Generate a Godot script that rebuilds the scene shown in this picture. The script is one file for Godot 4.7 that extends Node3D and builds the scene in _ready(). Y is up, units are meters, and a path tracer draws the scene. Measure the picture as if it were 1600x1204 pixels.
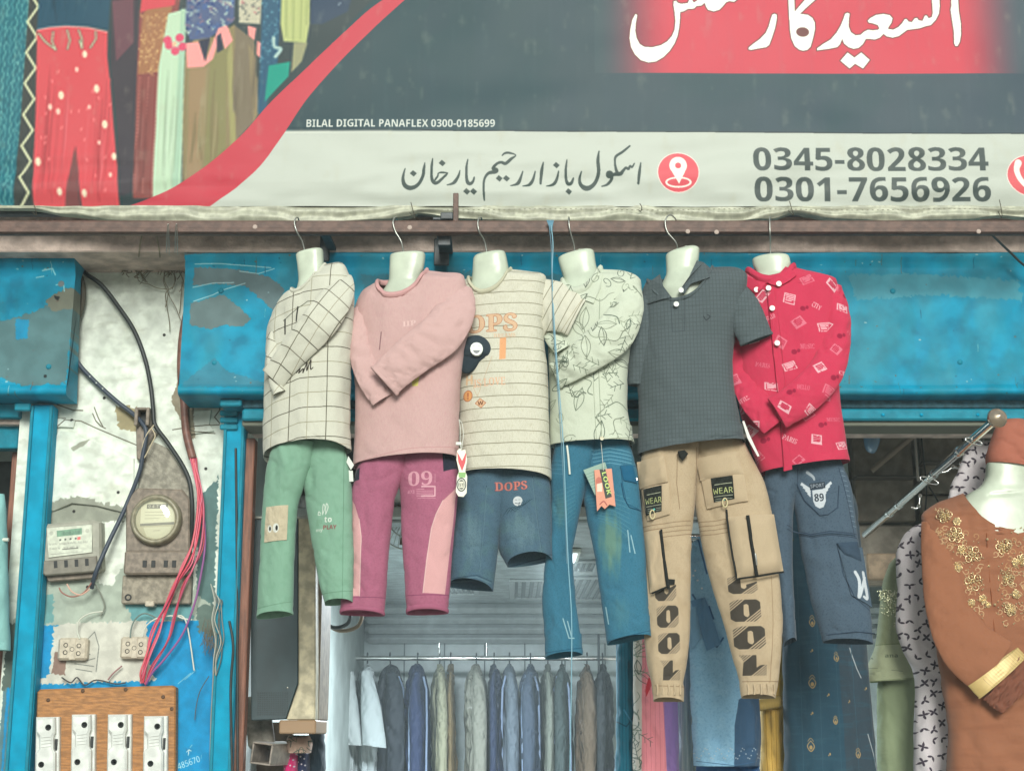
extends Node3D

var M := {}

func _ready() -> void:
	var cam := Camera3D.new()
	cam.name = "camera"
	add_child(cam)
	cam.position = CAM
	cam.rotation.x = PITCH
	cam.fov = rad_to_deg(2.0 * atan(602.0 / F))
	cam.near = 0.05
	cam.far = 900.0
	cam.current = true
	var env := Environment.new()
	env.background_mode = Environment.BG_SKY
	var sm := ProceduralSkyMaterial.new()
	sm.sky_top_color = Color(0.70, 0.755, 0.79)
	sm.sky_horizon_color = Color(0.90, 0.91, 0.89)
	sm.sky_curve = 0.2
	sm.ground_bottom_color = Color(0.42, 0.41, 0.38)
	sm.ground_horizon_color = Color(0.62, 0.61, 0.58)
	sm.sun_angle_max = 40.0
	sm.sky_energy_multiplier = 0.72
	var sky := Sky.new()
	sky.sky_material = sm
	env.sky = sky
	env.background_energy_multiplier = 1.0
	env.tonemap_mode = Environment.TONE_MAPPER_LINEAR
	env.tonemap_exposure = 1.66
	env.fog_enabled = true
	env.fog_density = 0.009
	env.fog_light_color = Color(0.86, 0.92, 0.92)
	env.sdfgi_enabled = true
	env.ssao_enabled = true
	env.ssil_enabled = true
	var we := WorldEnvironment.new()
	we.name = "world"
	we.environment = env
	add_child(we)
	var sun := DirectionalLight3D.new()
	sun.name = "sun"
	sun.light_energy = 0.8
	sun.light_color = Color(1.0, 1.0, 0.965)
	sun.light_angular_distance = 22.0
	sun.shadow_enabled = true
	sun.rotation_degrees = Vector3(-20, 5, 0)
	add_child(sun)
	materials()
	structure()
	pillar_things()
	banner()
	rail()
	outfits()
	interior()
	right_side()

func materials() -> void:
	M.steel = mat(rgb(225, 225, 220), 0.16, {"metal": 0.95})
	M.wire_steel = mat(rgb(170, 172, 165), 0.35, {"metal": 0.85})
	M.rust_pipe = mat(rgb(104, 80, 70), 0.6, {"grain": "cloudy", "scale": 4.0, "bump": "plaster", "bumps": 14.0, "depth": 0.05})
	M.dark_metal = mat(rgb(62, 70, 74), 0.5, {"grain": "cloudy", "scale": 5.0})
	M.black_rubber = mat(rgb(42, 48, 48), 0.5, {"grain": "speckle", "scale": 5.0})
	M.taped = mat(rgb(92, 88, 74), 0.7, {"grain": "speckle", "scale": 6.0})
	M.blue = mat(rgb(6, 152, 188), 0.5, {"spec": 0.2, "grain": "faint", "scale": 1.6})
	M.blue_worn = mat(rgb(30, 134, 156), 0.55, {"spec": 0.25, "grain": "faint", "scale": 3.0, "bump": "plaster", "bumps": 5.0, "depth": 0.06})
	M.white_plastic = mat(rgb(214, 218, 206), 0.4, {"grain": "faint", "scale": 6.0})
	M.old_plastic = mat(rgb(196, 186, 166), 0.45, {"grain": "faint", "scale": 8.0})
	M.brown_box = mat(rgb(140, 128, 114), 0.6, {"grain": "cloudy", "scale": 6.0, "bump": "plaster", "bumps": 20.0, "depth": 0.04})
	M.form = mat(rgb(196, 206, 186), 0.32, {"spec": 0.5, "grain": "faint", "scale": 1.5})
	M.wood_frame = mat(rgb(140, 92, 72), 0.6, {"grain": "cloudy", "scale": Vector3(14, 1.2, 14), "bump": "plaster", "bumps": 8.0, "depth": 0.05})
	M.dark = mat(rgb(30, 34, 34), 0.6)

# ---------------------------------------------------------------- measuring: a point of the photograph, taken back to the depth z at which the thing stands (camera at CAM, pitched up)
const F := 2400.0
const CAM := Vector3(0.0, 1.65, 5.0)
const PITCH := 0.2251
var org := Vector3.ZERO
var taken := {}
var noises := {}

func P(px: float, py: float, z: float) -> Vector3:
	var b := (602.0 - py) / F
	var dz := -cos(PITCH) + b * sin(PITCH)
	var t := (z - CAM.z) / dz
	return CAM + Vector3((px - 800.0) / F * t, (sin(PITCH) + b * cos(PITCH)) * t, z - CAM.z)

func S(z: float, py := 700.0) -> float:        # metres per pixel at the depth z
	return P(801, py, z).x - P(800, py, z).x

func rect_at(x0: float, y0: float, x1: float, y1: float, z: float) -> Vector4:   # left, top, width, height in metres of a piece of a wall at z
	var c := (y0 + y1) / 2
	var l := P(x0, c, z).x
	var t := P(x0, y0, z).y
	return Vector4(l, t, P(x1, c, z).x - l, t - P(x0, y1, z).y)

func V2(a: Array) -> PackedVector2Array:
	var r := PackedVector2Array()
	for i in range(0, a.size() - 1, 2):
		r.append(Vector2(a[i], a[i + 1]))
	return r

# ---------------------------------------------------------------- things and parts
func numbered(n: String) -> String:
	taken[n] = taken.get(n, -1) + 1
	return n if taken[n] == 0 else "%s_%03d" % [n, taken[n]]

func thing(called: String, label: String, category: String, at: Vector3, group := "") -> Node3D:
	var o := Node3D.new()
	o.name = numbered(called)
	add_child(o)
	o.position = at
	o.set_meta("label", label)
	o.set_meta("category", category)
	if group:
		o.set_meta("group", group)
	org = at
	return o

func part(called: String, s, m: Material, parent: Node3D, label := "") -> MeshInstance3D:
	var o := MeshInstance3D.new()
	o.name = called
	o.mesh = done(s)
	o.material_override = m
	parent.add_child(o, true)
	if label:
		o.set_meta("label", label)
	return o

func struct(called: String, s, m: Material) -> MeshInstance3D:
	org = Vector3.ZERO
	var o := part(called, s, m, self)
	o.set_meta("kind", "structure")
	return o

func one(called: String, s, m: Material, label: String, category: String, group := "") -> MeshInstance3D:
	org = Vector3.ZERO
	var o := MeshInstance3D.new()
	o.name = numbered(called)
	var c := Vector3.ZERO
	for p in s.v:
		c += p
	org = c / s.v.size()
	o.position = org
	o.mesh = done(s)
	o.material_override = m
	add_child(o)
	o.set_meta("label", label)
	o.set_meta("category", category)
	if group:
		o.set_meta("group", group)
	return o

# ---------------------------------------------------------------- shapes
class Shape:
	var v := PackedVector3Array()
	var n := PackedVector3Array()
	var ix := PackedInt32Array()
	var map := Vector4(0, 0, 1, 1)          # flat front mapping: left, top, width, height

func done(s: Shape) -> ArrayMesh:
	var uv := PackedVector2Array()
	var p := PackedVector3Array()
	uv.resize(s.v.size())
	p.resize(s.v.size())
	for i in s.v.size():
		uv[i] = Vector2((s.v[i].x - s.map.x) / s.map.z, (s.map.y - s.v[i].y) / s.map.w)
		p[i] = s.v[i] - org
	var a := []
	a.resize(Mesh.ARRAY_MAX)
	a[Mesh.ARRAY_VERTEX] = p
	a[Mesh.ARRAY_NORMAL] = s.n
	a[Mesh.ARRAY_TEX_UV] = uv
	a[Mesh.ARRAY_INDEX] = s.ix
	var m := ArrayMesh.new()
	m.add_surface_from_arrays(Mesh.PRIMITIVE_TRIANGLES, a)
	return m

func face(s: Shape, pts: Array, out: Vector3) -> void:      # a flat convex face, turned to look along «out»
	var k := s.v.size()
	var nn: Vector3 = (pts[1] - pts[0]).cross(pts[2] - pts[0])
	if nn.length_squared() < 1e-16 and pts.size() > 3:
		nn = (pts[2] - pts[0]).cross(pts[3] - pts[0])
	nn = nn.normalized()
	var turn := nn.dot(out) < 0
	if turn:
		nn = -nn
	for p in pts:
		s.v.append(p)
		s.n.append(nn)
	for i in range(1, pts.size() - 1):
		s.ix.append_array([k, k + i, k + i + 1] if turn else [k, k + i + 1, k + i])

func box(s: Shape, c: Vector3, size: Vector3, b := 0.004, turn := Basis()) -> void:
	var h := size / 2
	b = minf(b, minf(h.x, minf(h.y, h.z)) * 0.9)
	var at := func(x: float, y: float, z: float) -> Vector3: return c + turn * Vector3(x, y, z)
	for a in 3:
		var u := (a + 1) % 3
		var w := (a + 2) % 3
		for sg in [-1.0, 1.0]:
			var q := []
			for k in [[-1, -1], [1, -1], [1, 1], [-1, 1]]:
				var d := Vector3.ZERO
				d[a] = sg * h[a]
				d[u] = k[0] * (h[u] - b)
				d[w] = k[1] * (h[w] - b)
				q.append(at.call(d.x, d.y, d.z))
			var o := Vector3.ZERO
			o[a] = sg
			face(s, q, turn * o)
		for s1 in [-1.0, 1.0]:
			for s2 in [-1.0, 1.0]:
				var q := []
				for k in [[0, -1], [0, 1], [1, 1], [1, -1]]:
					var d := Vector3.ZERO
					d[a] = k[1] * (h[a] - b)
					d[u] = s1 * (h[u] - (b if k[0] else 0.0))
					d[w] = s2 * (h[w] - (0.0 if k[0] else b))
					q.append(at.call(d.x, d.y, d.z))
				var o := Vector3.ZERO
				o[u] = s1
				o[w] = s2
				face(s, q, turn * o)
	for s1 in [-1.0, 1.0]:
		for s2 in [-1.0, 1.0]:
			for s3 in [-1.0, 1.0]:
				face(s, [at.call(s1 * h.x, s2 * (h.y - b), s3 * (h.z - b)), at.call(s1 * (h.x - b), s2 * h.y, s3 * (h.z - b)), at.call(s1 * (h.x - b), s2 * (h.y - b), s3 * h.z)], turn * Vector3(s1, s2, s3))

func slab(s: Shape, x0: float, y0: float, x1: float, y1: float, zb: float, zf: float, b := 0.004) -> void:   # a box whose front face covers those pixels at zf
	var a := P(x0, y0, zf)
	var c := P(x1, y1, zf)
	box(s, Vector3((a.x + c.x) / 2, (a.y + c.y) / 2, (zb + zf) / 2), Vector3(absf(c.x - a.x), absf(a.y - c.y), zf - zb), b)

func grid(s: Shape, rows: Array, closed := false, flip := false) -> void:
	var k := s.v.size()
	var h := rows.size()
	var w: int = rows[0].size()
	for i in h:
		var up: PackedVector3Array = rows[maxi(i - 1, 0)]
		var dn: PackedVector3Array = rows[mini(i + 1, h - 1)]
		var r: PackedVector3Array = rows[i]
		for j in w:
			var jl := (j - 1 + w) % w if closed else maxi(j - 1, 0)
			var jr := (j + 1) % w if closed else mini(j + 1, w - 1)
			var nn := (r[jr] - r[jl]).cross(dn[j] - up[j])
			if nn.length_squared() < 1e-20:
				nn = Vector3.BACK
			nn = nn.normalized()
			s.v.append(r[j])
			s.n.append(-nn if flip else nn)
	for i in h - 1:
		for j in (w if closed else w - 1):
			var a := k + i * w + j
			var b := k + i * w + (j + 1) % w
			if flip:
				s.ix.append_array([a, b, a + w, b, b + w, a + w])
			else:
				s.ix.append_array([a, a + w, b, b, a + w, b + w])

func spline(pts: Array, per := 6) -> PackedVector3Array:
	var r := PackedVector3Array()
	for i in pts.size() - 1:
		var a: Vector3 = pts[maxi(i - 1, 0)]
		var b: Vector3 = pts[i]
		var c: Vector3 = pts[i + 1]
		var d: Vector3 = pts[mini(i + 2, pts.size() - 1)]
		for k in per:
			r.append(b.cubic_interpolate(c, a, d, k / float(per)))
	r.append(pts[pts.size() - 1])
	return r

func tube(s: Shape, path: PackedVector3Array, rad, segs := 10, caps := true, flat := 1.0) -> void:
	var rows := []
	var side := Vector3.ZERO
	for i in path.size():
		var t := (path[mini(i + 1, path.size() - 1)] - path[maxi(i - 1, 0)]).normalized()
		if i == 0:
			side = t.cross(Vector3.UP if absf(t.y) < 0.9 else Vector3.BACK).normalized()
		side = (side - t * side.dot(t)).normalized()
		var up := side.cross(t)
		var r: float = rad[i] if rad is Array else rad
		var row := PackedVector3Array()
		for j in segs:
			var a := TAU * j / segs
			row.append(path[i] + (side * cos(a) + up * sin(a) * flat) * r)
		rows.append(row)
	grid(s, rows, true, true)
	if caps:
		for e in [0, path.size() - 1]:
			var o: Vector3 = path[0] - path[1] if e == 0 else path[e] - path[e - 1]
			face(s, Array(rows[e]), o)

func rod(s: Shape, a: Vector3, b: Vector3, r: float, segs := 12) -> void:
	tube(s, PackedVector3Array([a, b]), r, segs)

func lathe(s: Shape, c: Vector3, axis: Vector3, prof: Array, segs := 24) -> void:    # prof: [along, radius]
	var x := axis.cross(Vector3.UP if absf(axis.y) < 0.9 else Vector3.RIGHT).normalized()
	var y := axis.cross(x).normalized()
	var rows := []
	for p in prof:
		var row := PackedVector3Array()
		for j in segs:
			var a := TAU * j / segs
			row.append(c + axis * p[0] + (x * cos(a) + y * sin(a)) * maxf(p[1], 1e-5))
		rows.append(row)
	grid(s, rows, true, true)

func prism(s: Shape, poly: PackedVector2Array, zb: float, zf: float, b := 0.002) -> void:    # an outline in x and y, given its thickness, its front edge bevelled
	if Geometry2D.is_polygon_clockwise(poly):
		poly = poly.duplicate()
		poly.reverse()
	var m := poly.size()
	var ins := PackedVector2Array()
	for i in m:
		var a := poly[(i - 1 + m) % m]
		var c := poly[(i + 1) % m]
		var e1 := (poly[i] - a).normalized()
		var e2 := (c - poly[i]).normalized()
		var mit := (Vector2(-e1.y, e1.x) + Vector2(-e2.y, e2.x)).normalized()
		ins.append(poly[i] + mit * b)
	var tri := Geometry2D.triangulate_polygon(ins)
	if tri.is_empty():
		ins = poly
		tri = Geometry2D.triangulate_polygon(poly)
	for i in range(0, tri.size(), 3):
		face(s, [V3(ins[tri[i]], zf), V3(ins[tri[i + 1]], zf), V3(ins[tri[i + 2]], zf)], Vector3.BACK)
		face(s, [V3(poly[tri[i]], zb), V3(poly[tri[i + 1]], zb), V3(poly[tri[i + 2]], zb)], Vector3.FORWARD)
	for i in m:
		var j := (i + 1) % m
		var o := Vector3(poly[j].y - poly[i].y, poly[i].x - poly[j].x, 0)
		face(s, [V3(poly[i], zb), V3(poly[j], zb), V3(poly[j], zf - b), V3(poly[i], zf - b)], o)
		face(s, [V3(poly[i], zf - b), V3(poly[j], zf - b), V3(ins[j], zf), V3(ins[i], zf)], o + Vector3(0, 0, o.length()))

func V3(p: Vector2, z: float) -> Vector3:
	return Vector3(p.x, p.y, z)

func outline(a: Array, z: float) -> PackedVector2Array:      # pixels to an outline in metres at z
	var r := PackedVector2Array()
	for i in range(0, a.size() - 1, 2):
		var p := P(a[i], a[i + 1], z)
		r.append(Vector2(p.x, p.y))
	return r

func wire(pts: Array, r: float, z: float, per := 5) -> Shape:       # pts: [px, py, metres nearer than z]
	var w := []
	for p in pts:
		w.append(P(p[0], p[1], z + (p[2] if p.size() > 2 else 0.0)))
	var s := Shape.new()
	tube(s, spline(w, per), r, 8)
	return s

# ---------------------------------------------------------------- materials
func grain(kind: String) -> NoiseTexture2D:
	if not noises.has(kind):
		var f := FastNoiseLite.new()
		f.seed = kind.length() * 7 + 3
		var lo := 0.86
		if kind == "cloudy":
			f.frequency = 0.012
			f.fractal_octaves = 5
			lo = 0.8
		elif kind == "faint":
			f.frequency = 0.012
			f.fractal_octaves = 5
			lo = 0.9
		elif kind == "speckle":
			f.frequency = 0.12
			f.fractal_octaves = 3
			lo = 0.78
		elif kind == "threads":
			f.frequency = 0.25
			f.fractal_octaves = 2
			lo = 0.8
		var g := Gradient.new()
		g.offsets = PackedFloat32Array([0.25, 0.75])
		g.colors = PackedColorArray([Color(lo, lo, lo), Color.WHITE])
		var t := NoiseTexture2D.new()
		t.width = 512
		t.height = 512
		t.seamless = true
		t.noise = f
		t.color_ramp = g
		noises[kind] = t
	return noises[kind]

func height(kind: String) -> NoiseTexture2D:
	if not noises.has("h" + kind):
		var f := FastNoiseLite.new()
		f.seed = 11
		f.frequency = {"plaster": 0.02, "crumple": 0.0075}[kind]
		f.fractal_octaves = 4
		if kind == "crumple":
			f.fractal_type = FastNoiseLite.FRACTAL_FBM
			f.domain_warp_enabled = true
			f.domain_warp_amplitude = 40.0
			f.domain_warp_frequency = 0.01
			f.fractal_gain = 0.35
		var t := NoiseTexture2D.new()
		t.width = 512
		t.height = 512
		t.seamless = true
		t.noise = f
		noises["h" + kind] = t
	return noises["h" + kind]

func mat(col: Color, rough := 0.75, o := {}) -> StandardMaterial3D:
	var m := StandardMaterial3D.new()
	m.albedo_color = col
	m.roughness = rough
	m.cull_mode = BaseMaterial3D.CULL_DISABLED
	if o.has("tex"):
		m.albedo_texture = o.tex
		m.texture_repeat = true
	m.metallic = o.get("metal", 0.0)
	m.metallic_specular = o.get("spec", 0.5)
	if o.has("grain"):
		m.detail_enabled = true
		m.detail_blend_mode = BaseMaterial3D.BLEND_MODE_MUL
		m.detail_uv_layer = BaseMaterial3D.DETAIL_UV_2
		m.detail_albedo = grain(o.grain)
		m.uv2_triplanar = true
		m.uv2_world_triplanar = true
		var k = o.get("scale", 3.0)
		m.uv2_scale = k if k is Vector3 else Vector3(k, k, k)
	if o.has("bump"):
		m.heightmap_enabled = true
		m.heightmap_texture = height(o.bump)
		m.heightmap_scale = o.get("depth", 0.3)
		m.uv1_triplanar = true
		m.uv1_world_triplanar = true
		var k = o.get("bumps", 3.0)
		m.uv1_scale = Vector3(k, k, k)
	if o.has("crumple"):
		m.heightmap_enabled = true
		m.heightmap_texture = height("crumple")
		m.heightmap_scale = o.crumple
		m.texture_repeat = true
	if o.has("rim"):
		m.rim_enabled = true
		m.rim = o.rim
		m.rim_tint = 0.6
	if o.has("coat"):
		m.clearcoat_enabled = true
		m.clearcoat = o.coat
		m.clearcoat_roughness = 0.15
	if o.has("back"):
		m.backlight_enabled = true
		m.backlight = o.back
	return m

func cloth(col: Color, o := {}) -> StandardMaterial3D:
	var d := {"grain": "threads", "scale": 9.0, "spec": 0.25, "rim": 0.2, "crumple": 0.4}
	d.merge(o, true)
	return mat(col, 0.9, d)

func rgb(r: int, g: int, b: int) -> Color:
	return Color8(r, g, b)

# ---------------------------------------------------------------- printed and dyed pictures, drawn in the photograph's pixels
class Can:
	var im: Image
	var k: float
	var o: Vector2
	var half: Vector2i

func can(x0: float, y0: float, x1: float, y1: float, k: float, col: Color) -> Can:
	var c := Can.new()
	c.half = Vector2i(int((x1 - x0) * k), int((y1 - y0) * k))
	c.k = c.half.x * 2 / (x1 - x0)
	c.o = Vector2(x0, y0)
	c.im = Image.create(c.half.x * 2, c.half.y * 2, false, Image.FORMAT_RGBA8)
	c.im.fill(col)
	return c

func tex(c: Can) -> ImageTexture:
	c.im.resize(c.half.x, c.half.y, Image.INTERPOLATE_BILINEAR)
	return ImageTexture.create_from_image(c.im)

func fill(c: Can, polys: Array, col: Color) -> void:
	var edges := []
	var lo := 1e9
	var hi := -1e9
	for poly in polys:
		var m: int = poly.size()
		for i in m:
			var a: Vector2 = (poly[i] - c.o) * c.k
			var b: Vector2 = (poly[(i + 1) % m] - c.o) * c.k
			lo = minf(lo, a.y)
			hi = maxf(hi, a.y)
			if a.y != b.y:
				edges.append([minf(a.y, b.y), maxf(a.y, b.y), a, (b.x - a.x) / (b.y - a.y)])
	edges.sort_custom(func(p, q): return p[0] < q[0])
	var w := c.im.get_width()
	for y in range(maxi(int(lo), 0), mini(int(hi) + 1, c.im.get_height())):
		var yy := y + 0.5
		var xs := []
		for e in edges:
			if e[0] > yy:
				break
			if e[1] > yy:
				xs.append(e[2].x + (yy - e[2].y) * e[3])
		xs.sort()
		for i in range(0, xs.size() - 1, 2):
			var x0 := clampi(roundi(xs[i]), 0, w)
			var x1 := clampi(roundi(xs[i + 1]), 0, w)
			if x1 > x0:
				c.im.fill_rect(Rect2i(x0, y, x1 - x0, 1), col)

func poly(c: Can, a: Array, col: Color) -> void:
	fill(c, [V2(a)], col)

func disc(c: Can, x: float, y: float, rx: float, ry: float, col: Color, turn := 0.0, sides := 28) -> void:
	var p := PackedVector2Array()
	for i in sides:
		p.append(Vector2(x, y) + Vector2(cos(TAU * i / sides) * rx, sin(TAU * i / sides) * ry).rotated(turn))
	fill(c, [p], col)

func brush(c: Can, pts: Array, col: Color, kx := 1.0, dx := 0.0, dy := 0.0) -> void:     # a pen line: [x, y, width] ...
	var w := []
	for p in pts:
		w.append(Vector3(p[0] * kx + dx, p[1] * kx + dy, p[2] * kx))
	var q := spline(w, 5)
	for i in q.size():
		if i + 1 < q.size():
			var a := Vector2(q[i].x, q[i].y)
			var b := Vector2(q[i + 1].x, q[i + 1].y)
			var t := (b - a).normalized().orthogonal() / 2
			fill(c, [PackedVector2Array([a + t * q[i].z, b + t * q[i + 1].z, b - t * q[i + 1].z, a - t * q[i].z])], col)
		if q[i].z * c.k > 2.0:
			disc(c, q[i].x, q[i].y, q[i].z / 2, q[i].z / 2, col, 0.0, 10)

func line(c: Can, a: Array, w: float, col: Color) -> void:
	for i in range(0, a.size() - 3, 2):
		var p := Vector2(a[i], a[i + 1])
		var q := Vector2(a[i + 2], a[i + 3])
		var t := (q - p).normalized().orthogonal() * w / 2
		var e := (q - p).normalized() * w * 0.3
		fill(c, [PackedVector2Array([p + t - e, q + t + e, q - t + e, p - t - e])], col)

func diamond(c: Can, x: float, y: float, r: float, col: Color) -> void:
	poly(c, [x - r, y, x - r * 0.12, y - r * 0.9, x + r, y, x + r * 0.12, y + r * 0.9], col)

func write(c: Can, text: String, x0: float, base: float, x1: float, cap: float, col: Color, font := "Droid Sans", turn := 0.0, bold := true) -> void:   # letters of that cap height, from x0 to x1
	var f := SystemFont.new()
	f.font_names = [font]
	f.font_weight = 700 if bold else 400
	var r: RID = f.get_rids()[0]
	var ts := TextServerManager.get_primary_interface()
	var at := 0.0
	var glyphs := []
	for i in text.length():
		var g := ts.font_get_glyph_index(r, 100, text.unicode_at(i), 0)
		glyphs.append([at, ts.font_get_glyph_contours(r, 100, g)])
		at += ts.font_get_glyph_advance(r, 100, g).x
	var sy := cap / 72.0
	var sx := (x1 - x0) / at if x1 > x0 else sy
	for g in glyphs:
		var d: Dictionary = g[1]
		if not d.has("points"):
			continue
		var polys := []
		var first := 0
		for last in d.contours:
			var p := PackedVector2Array()
			for i in range(first, last + 1):
				p.append(Vector2(x0, base) + Vector2((d.points[i].x + g[0]) * sx, d.points[i].y * sy).rotated(turn))
			polys.append(p)
			first = last + 1
		fill(c, polys, col)

func mottle(c: Can, seed_: int, freq: float, lo: float, hi: float, col: Color, most := 1.0, stretch := Vector2.ONE) -> void:    # irregular patches of a colour: stains, wear, uneven dye
	var f := FastNoiseLite.new()
	f.seed = seed_
	f.frequency = freq
	f.fractal_octaves = 5
	var w := mini(c.half.x, 360)
	var h := mini(c.half.y, 360)
	var raw := PackedByteArray()
	raw.resize(w * h * 4)
	var r8 := int(col.r * 255)
	var g8 := int(col.g * 255)
	var b8 := int(col.b * 255)
	var ux := c.half.x / c.k * 2 / w / stretch.x
	var uy := c.half.y / c.k * 2 / h / stretch.y
	var i := 0
	for y in h:
		for x in w:
			var a := smoothstep(lo, hi, f.get_noise_2d(x * ux, y * uy)) * most
			raw[i] = r8
			raw[i + 1] = g8
			raw[i + 2] = b8
			raw[i + 3] = int(a * 255)
			i += 4
	var o := Image.create_from_data(w, h, false, Image.FORMAT_RGBA8, raw)
	o.resize(c.im.get_width(), c.im.get_height(), Image.INTERPOLATE_BILINEAR)
	c.im.blend_rect(o, Rect2i(0, 0, o.get_width(), o.get_height()), Vector2i.ZERO)

func ragged(c: Can, a: Array, col: Color, seed_: int, amp := 2.0) -> void:     # a patch with a torn outline
	var f := FastNoiseLite.new()
	f.seed = seed_
	f.frequency = 0.13
	var p := V2(a)
	var r := PackedVector2Array()
	for i in p.size():
		var q := p[(i + 1) % p.size()]
		var n := maxi(2, int(p[i].distance_to(q) / 2.5))
		for k in n:
			var e := p[i].lerp(q, k / float(n))
			r.append(e + Vector2(f.get_noise_2d(e.x * 2, e.y * 2), f.get_noise_2d(e.x * 2 + 300, e.y * 2)) * amp * 2)
	fill(c, [r], col)
# ---------------------------------------------------------------- garments: soft tubes, sized level by level
class Drape:
	var lev := []            # [y, centre, half axis, towards the front]
	var e := 0.85            # how boxy the cross-section is
	var amp := 0.0
	var fx := 12.0
	var fy := 4.0
	var lean := 0.0
	var noise := FastNoiseLite.new()
	var creases := []        # [ax, ay, bx, by, width, depth]
	var map := Vector4.ZERO  # flat mapping of its front: left, top, width, height of the region that was drawn
	var px := Rect2()
	var dip := 0.0
	var vee := 1.3
	var about := 0.0
	var arch := 0.0

func drape(levels: Array, z: float, yaw: float, o := {}) -> Drape:      # levels: [py, left px, right px, half depth in cm]
	var d := Drape.new()
	d.e = o.get("e", 0.85)
	d.amp = o.get("amp", 0.003)
	d.fx = o.get("fx", 12.0)
	d.fy = o.get("fy", 4.0)
	d.lean = o.get("lean", 0.0)
	d.noise.seed = o.get("seed", 1)
	d.noise.frequency = 1.0
	d.noise.fractal_octaves = 3
	d.dip = o.get("dip", 0.0)
	d.vee = o.get("vee", 1.3)
	d.about = o.get("about", 0.0)
	d.arch = o.get("arch", 0.0)
	var k := S(z)
	var mid := 0.0
	var deep := 0.0
	for l in levels:
		mid += (l[1] + l[2]) / 2.0 / levels.size()
		deep = maxf(deep, l[3] / 100.0)
	for l in levels:
		var a := P(l[1], l[0], z + yaw * (l[1] - mid) * k)
		var b := P(l[2], l[0] + (l[4] if l.size() > 4 else 0.0), z + yaw * (l[2] - mid) * k)
		var h := (b - a) / 2
		d.lev.append([(a + b) / 2, h, Vector3(-h.z, 0, h.x).normalized() * (l[3] / 100.0)])
	var zf: float = z + o.get("front", deep * 0.75)
	for c in o.get("creases", []):
		var a := P(c[0], c[1], zf)
		var b := P(c[2], c[3], zf)
		d.creases.append([Vector2(a.x, a.y), Vector2(b.x, b.y), c[4] * k, c[5]])
	if o.has("px"):
		d.px = o.px
		d.map = rect_at(d.px.position.x, d.px.position.y, d.px.end.x, d.px.end.y, zf)
	return d

func folds(d: Drape, x: float, y: float) -> float:
	var q := Vector2(x, y).rotated(d.lean)
	var r := d.noise.get_noise_2d(q.x * d.fx, q.y * d.fy) * d.amp
	var ridge := absf(d.noise.get_noise_2d(q.y * 5.0 + q.x * 3.0 + 7.3, q.x * 6.0 - q.y * 4.0))
	r -= d.amp * 0.9 * pow(1.0 - minf(ridge * 1.6, 1.0), 7.0)      # a few sharp creases
	for c in d.creases:
		var p := Vector2(x, y)
		var near := Geometry2D.get_closest_point_to_segment(p, c[0], c[1])
		var t: float = near.distance_to(c[0]) / maxf(c[0].distance_to(c[1]), 1e-4)
		var g: float = p.distance_to(near) / c[2]
		if g < 2.5:
			r += c[3] * exp(-g * g) * (1.0 - 0.6 * t)
	return r

func level(d: Drape, t: float) -> Array:          # t from 0 at the top to the number of levels - 1
	var i := clampi(int(t), 0, d.lev.size() - 2)
	var f := t - i
	var a: Array = d.lev[maxi(i - 1, 0)]
	var b: Array = d.lev[i]
	var c: Array = d.lev[i + 1]
	var e: Array = d.lev[mini(i + 2, d.lev.size() - 1)]
	var r := []
	for k in 3:
		r.append(b[k].lerp(c[k], f) * 0.35 + b[k].cubic_interpolate(c[k], a[k], e[k], f) * 0.65)
	return r

func ring(d: Drape, t: float, cols: int, wide := 1.0) -> PackedVector3Array:
	var l := level(d, t)
	var row := PackedVector3Array()
	var low: float = d.lev[d.lev.size() - 1][0].y
	for j in cols:
		var a := TAU * j / cols
		var c := cos(a)
		var s := sin(a)
		var cc := signf(c) * pow(absf(c), d.e)
		var ss := signf(s) * pow(absf(s), d.e)
		var p: Vector3 = l[0] + (l[1] * cc + l[2] * ss) * wide
		p += (l[1].normalized() * c + l[2].normalized() * s) * (folds(d, p.x + (3.0 if s < 0 and d.about == 0.0 else 0.0) + d.about * (p.z - l[0].z), p.y) * (0.35 + 0.65 * absf(s)))
		if s > 0 and d.dip > 0.0:                      # the neckline is cut away at the front
			var w: float = 1.0 - (d.lev[0][0].y - l[0].y) / (2.0 * d.dip)
			if w > 0.0:
				p.y -= d.dip * w * pow(s, d.vee)
				p.z = lerpf(p.z, maxf(p.z, front(d, p.x, p.y)), minf(1.0, s * 2.0))
		if s > 0 and d.arch != 0.0:                    # and the hem rises a little at the front
			p.y += d.arch * clampf(1.0 - (l[0].y - low) / 0.14, 0.0, 1.0) * s
		row.append(p)
	return row

func front(d: Drape, x: float, y: float) -> float:       # how near the front surface is there
	var n := d.lev.size() - 1
	var t := 0.0
	for i in n:
		if y <= d.lev[i][0].y and y >= d.lev[i + 1][0].y:
			t = i + (d.lev[i][0].y - y) / maxf(d.lev[i][0].y - d.lev[i + 1][0].y, 1e-5)
	if y < d.lev[n][0].y:
		t = n
	var l := level(d, t)
	var a := PI / 2
	var c := 0.0
	for k in 4:                                    # the front bulges a little sideways where the garment is turned
		c = clampf((x - l[0].x - l[2].x * pow(sin(a), d.e)) / maxf(absf(l[1].x), 1e-4), -0.985, 0.985)
		a = acos(signf(c) * pow(absf(c), 1.0 / d.e))
	return l[0].z + l[1].z * c + l[2].z * pow(sin(a), d.e) + folds(d, x, y) * (0.35 + 0.65 * sin(a))

func on(d: Drape, px: float, py: float, proud := 0.0) -> Vector3:      # a drawn point of the garment, on its front
	var x := d.map.x + (px - d.px.position.x) / d.px.size.x * d.map.z
	var y := d.map.y - (py - d.px.position.y) / d.px.size.y * d.map.w
	return Vector3(x, y, front(d, x, y) + proud)

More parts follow.
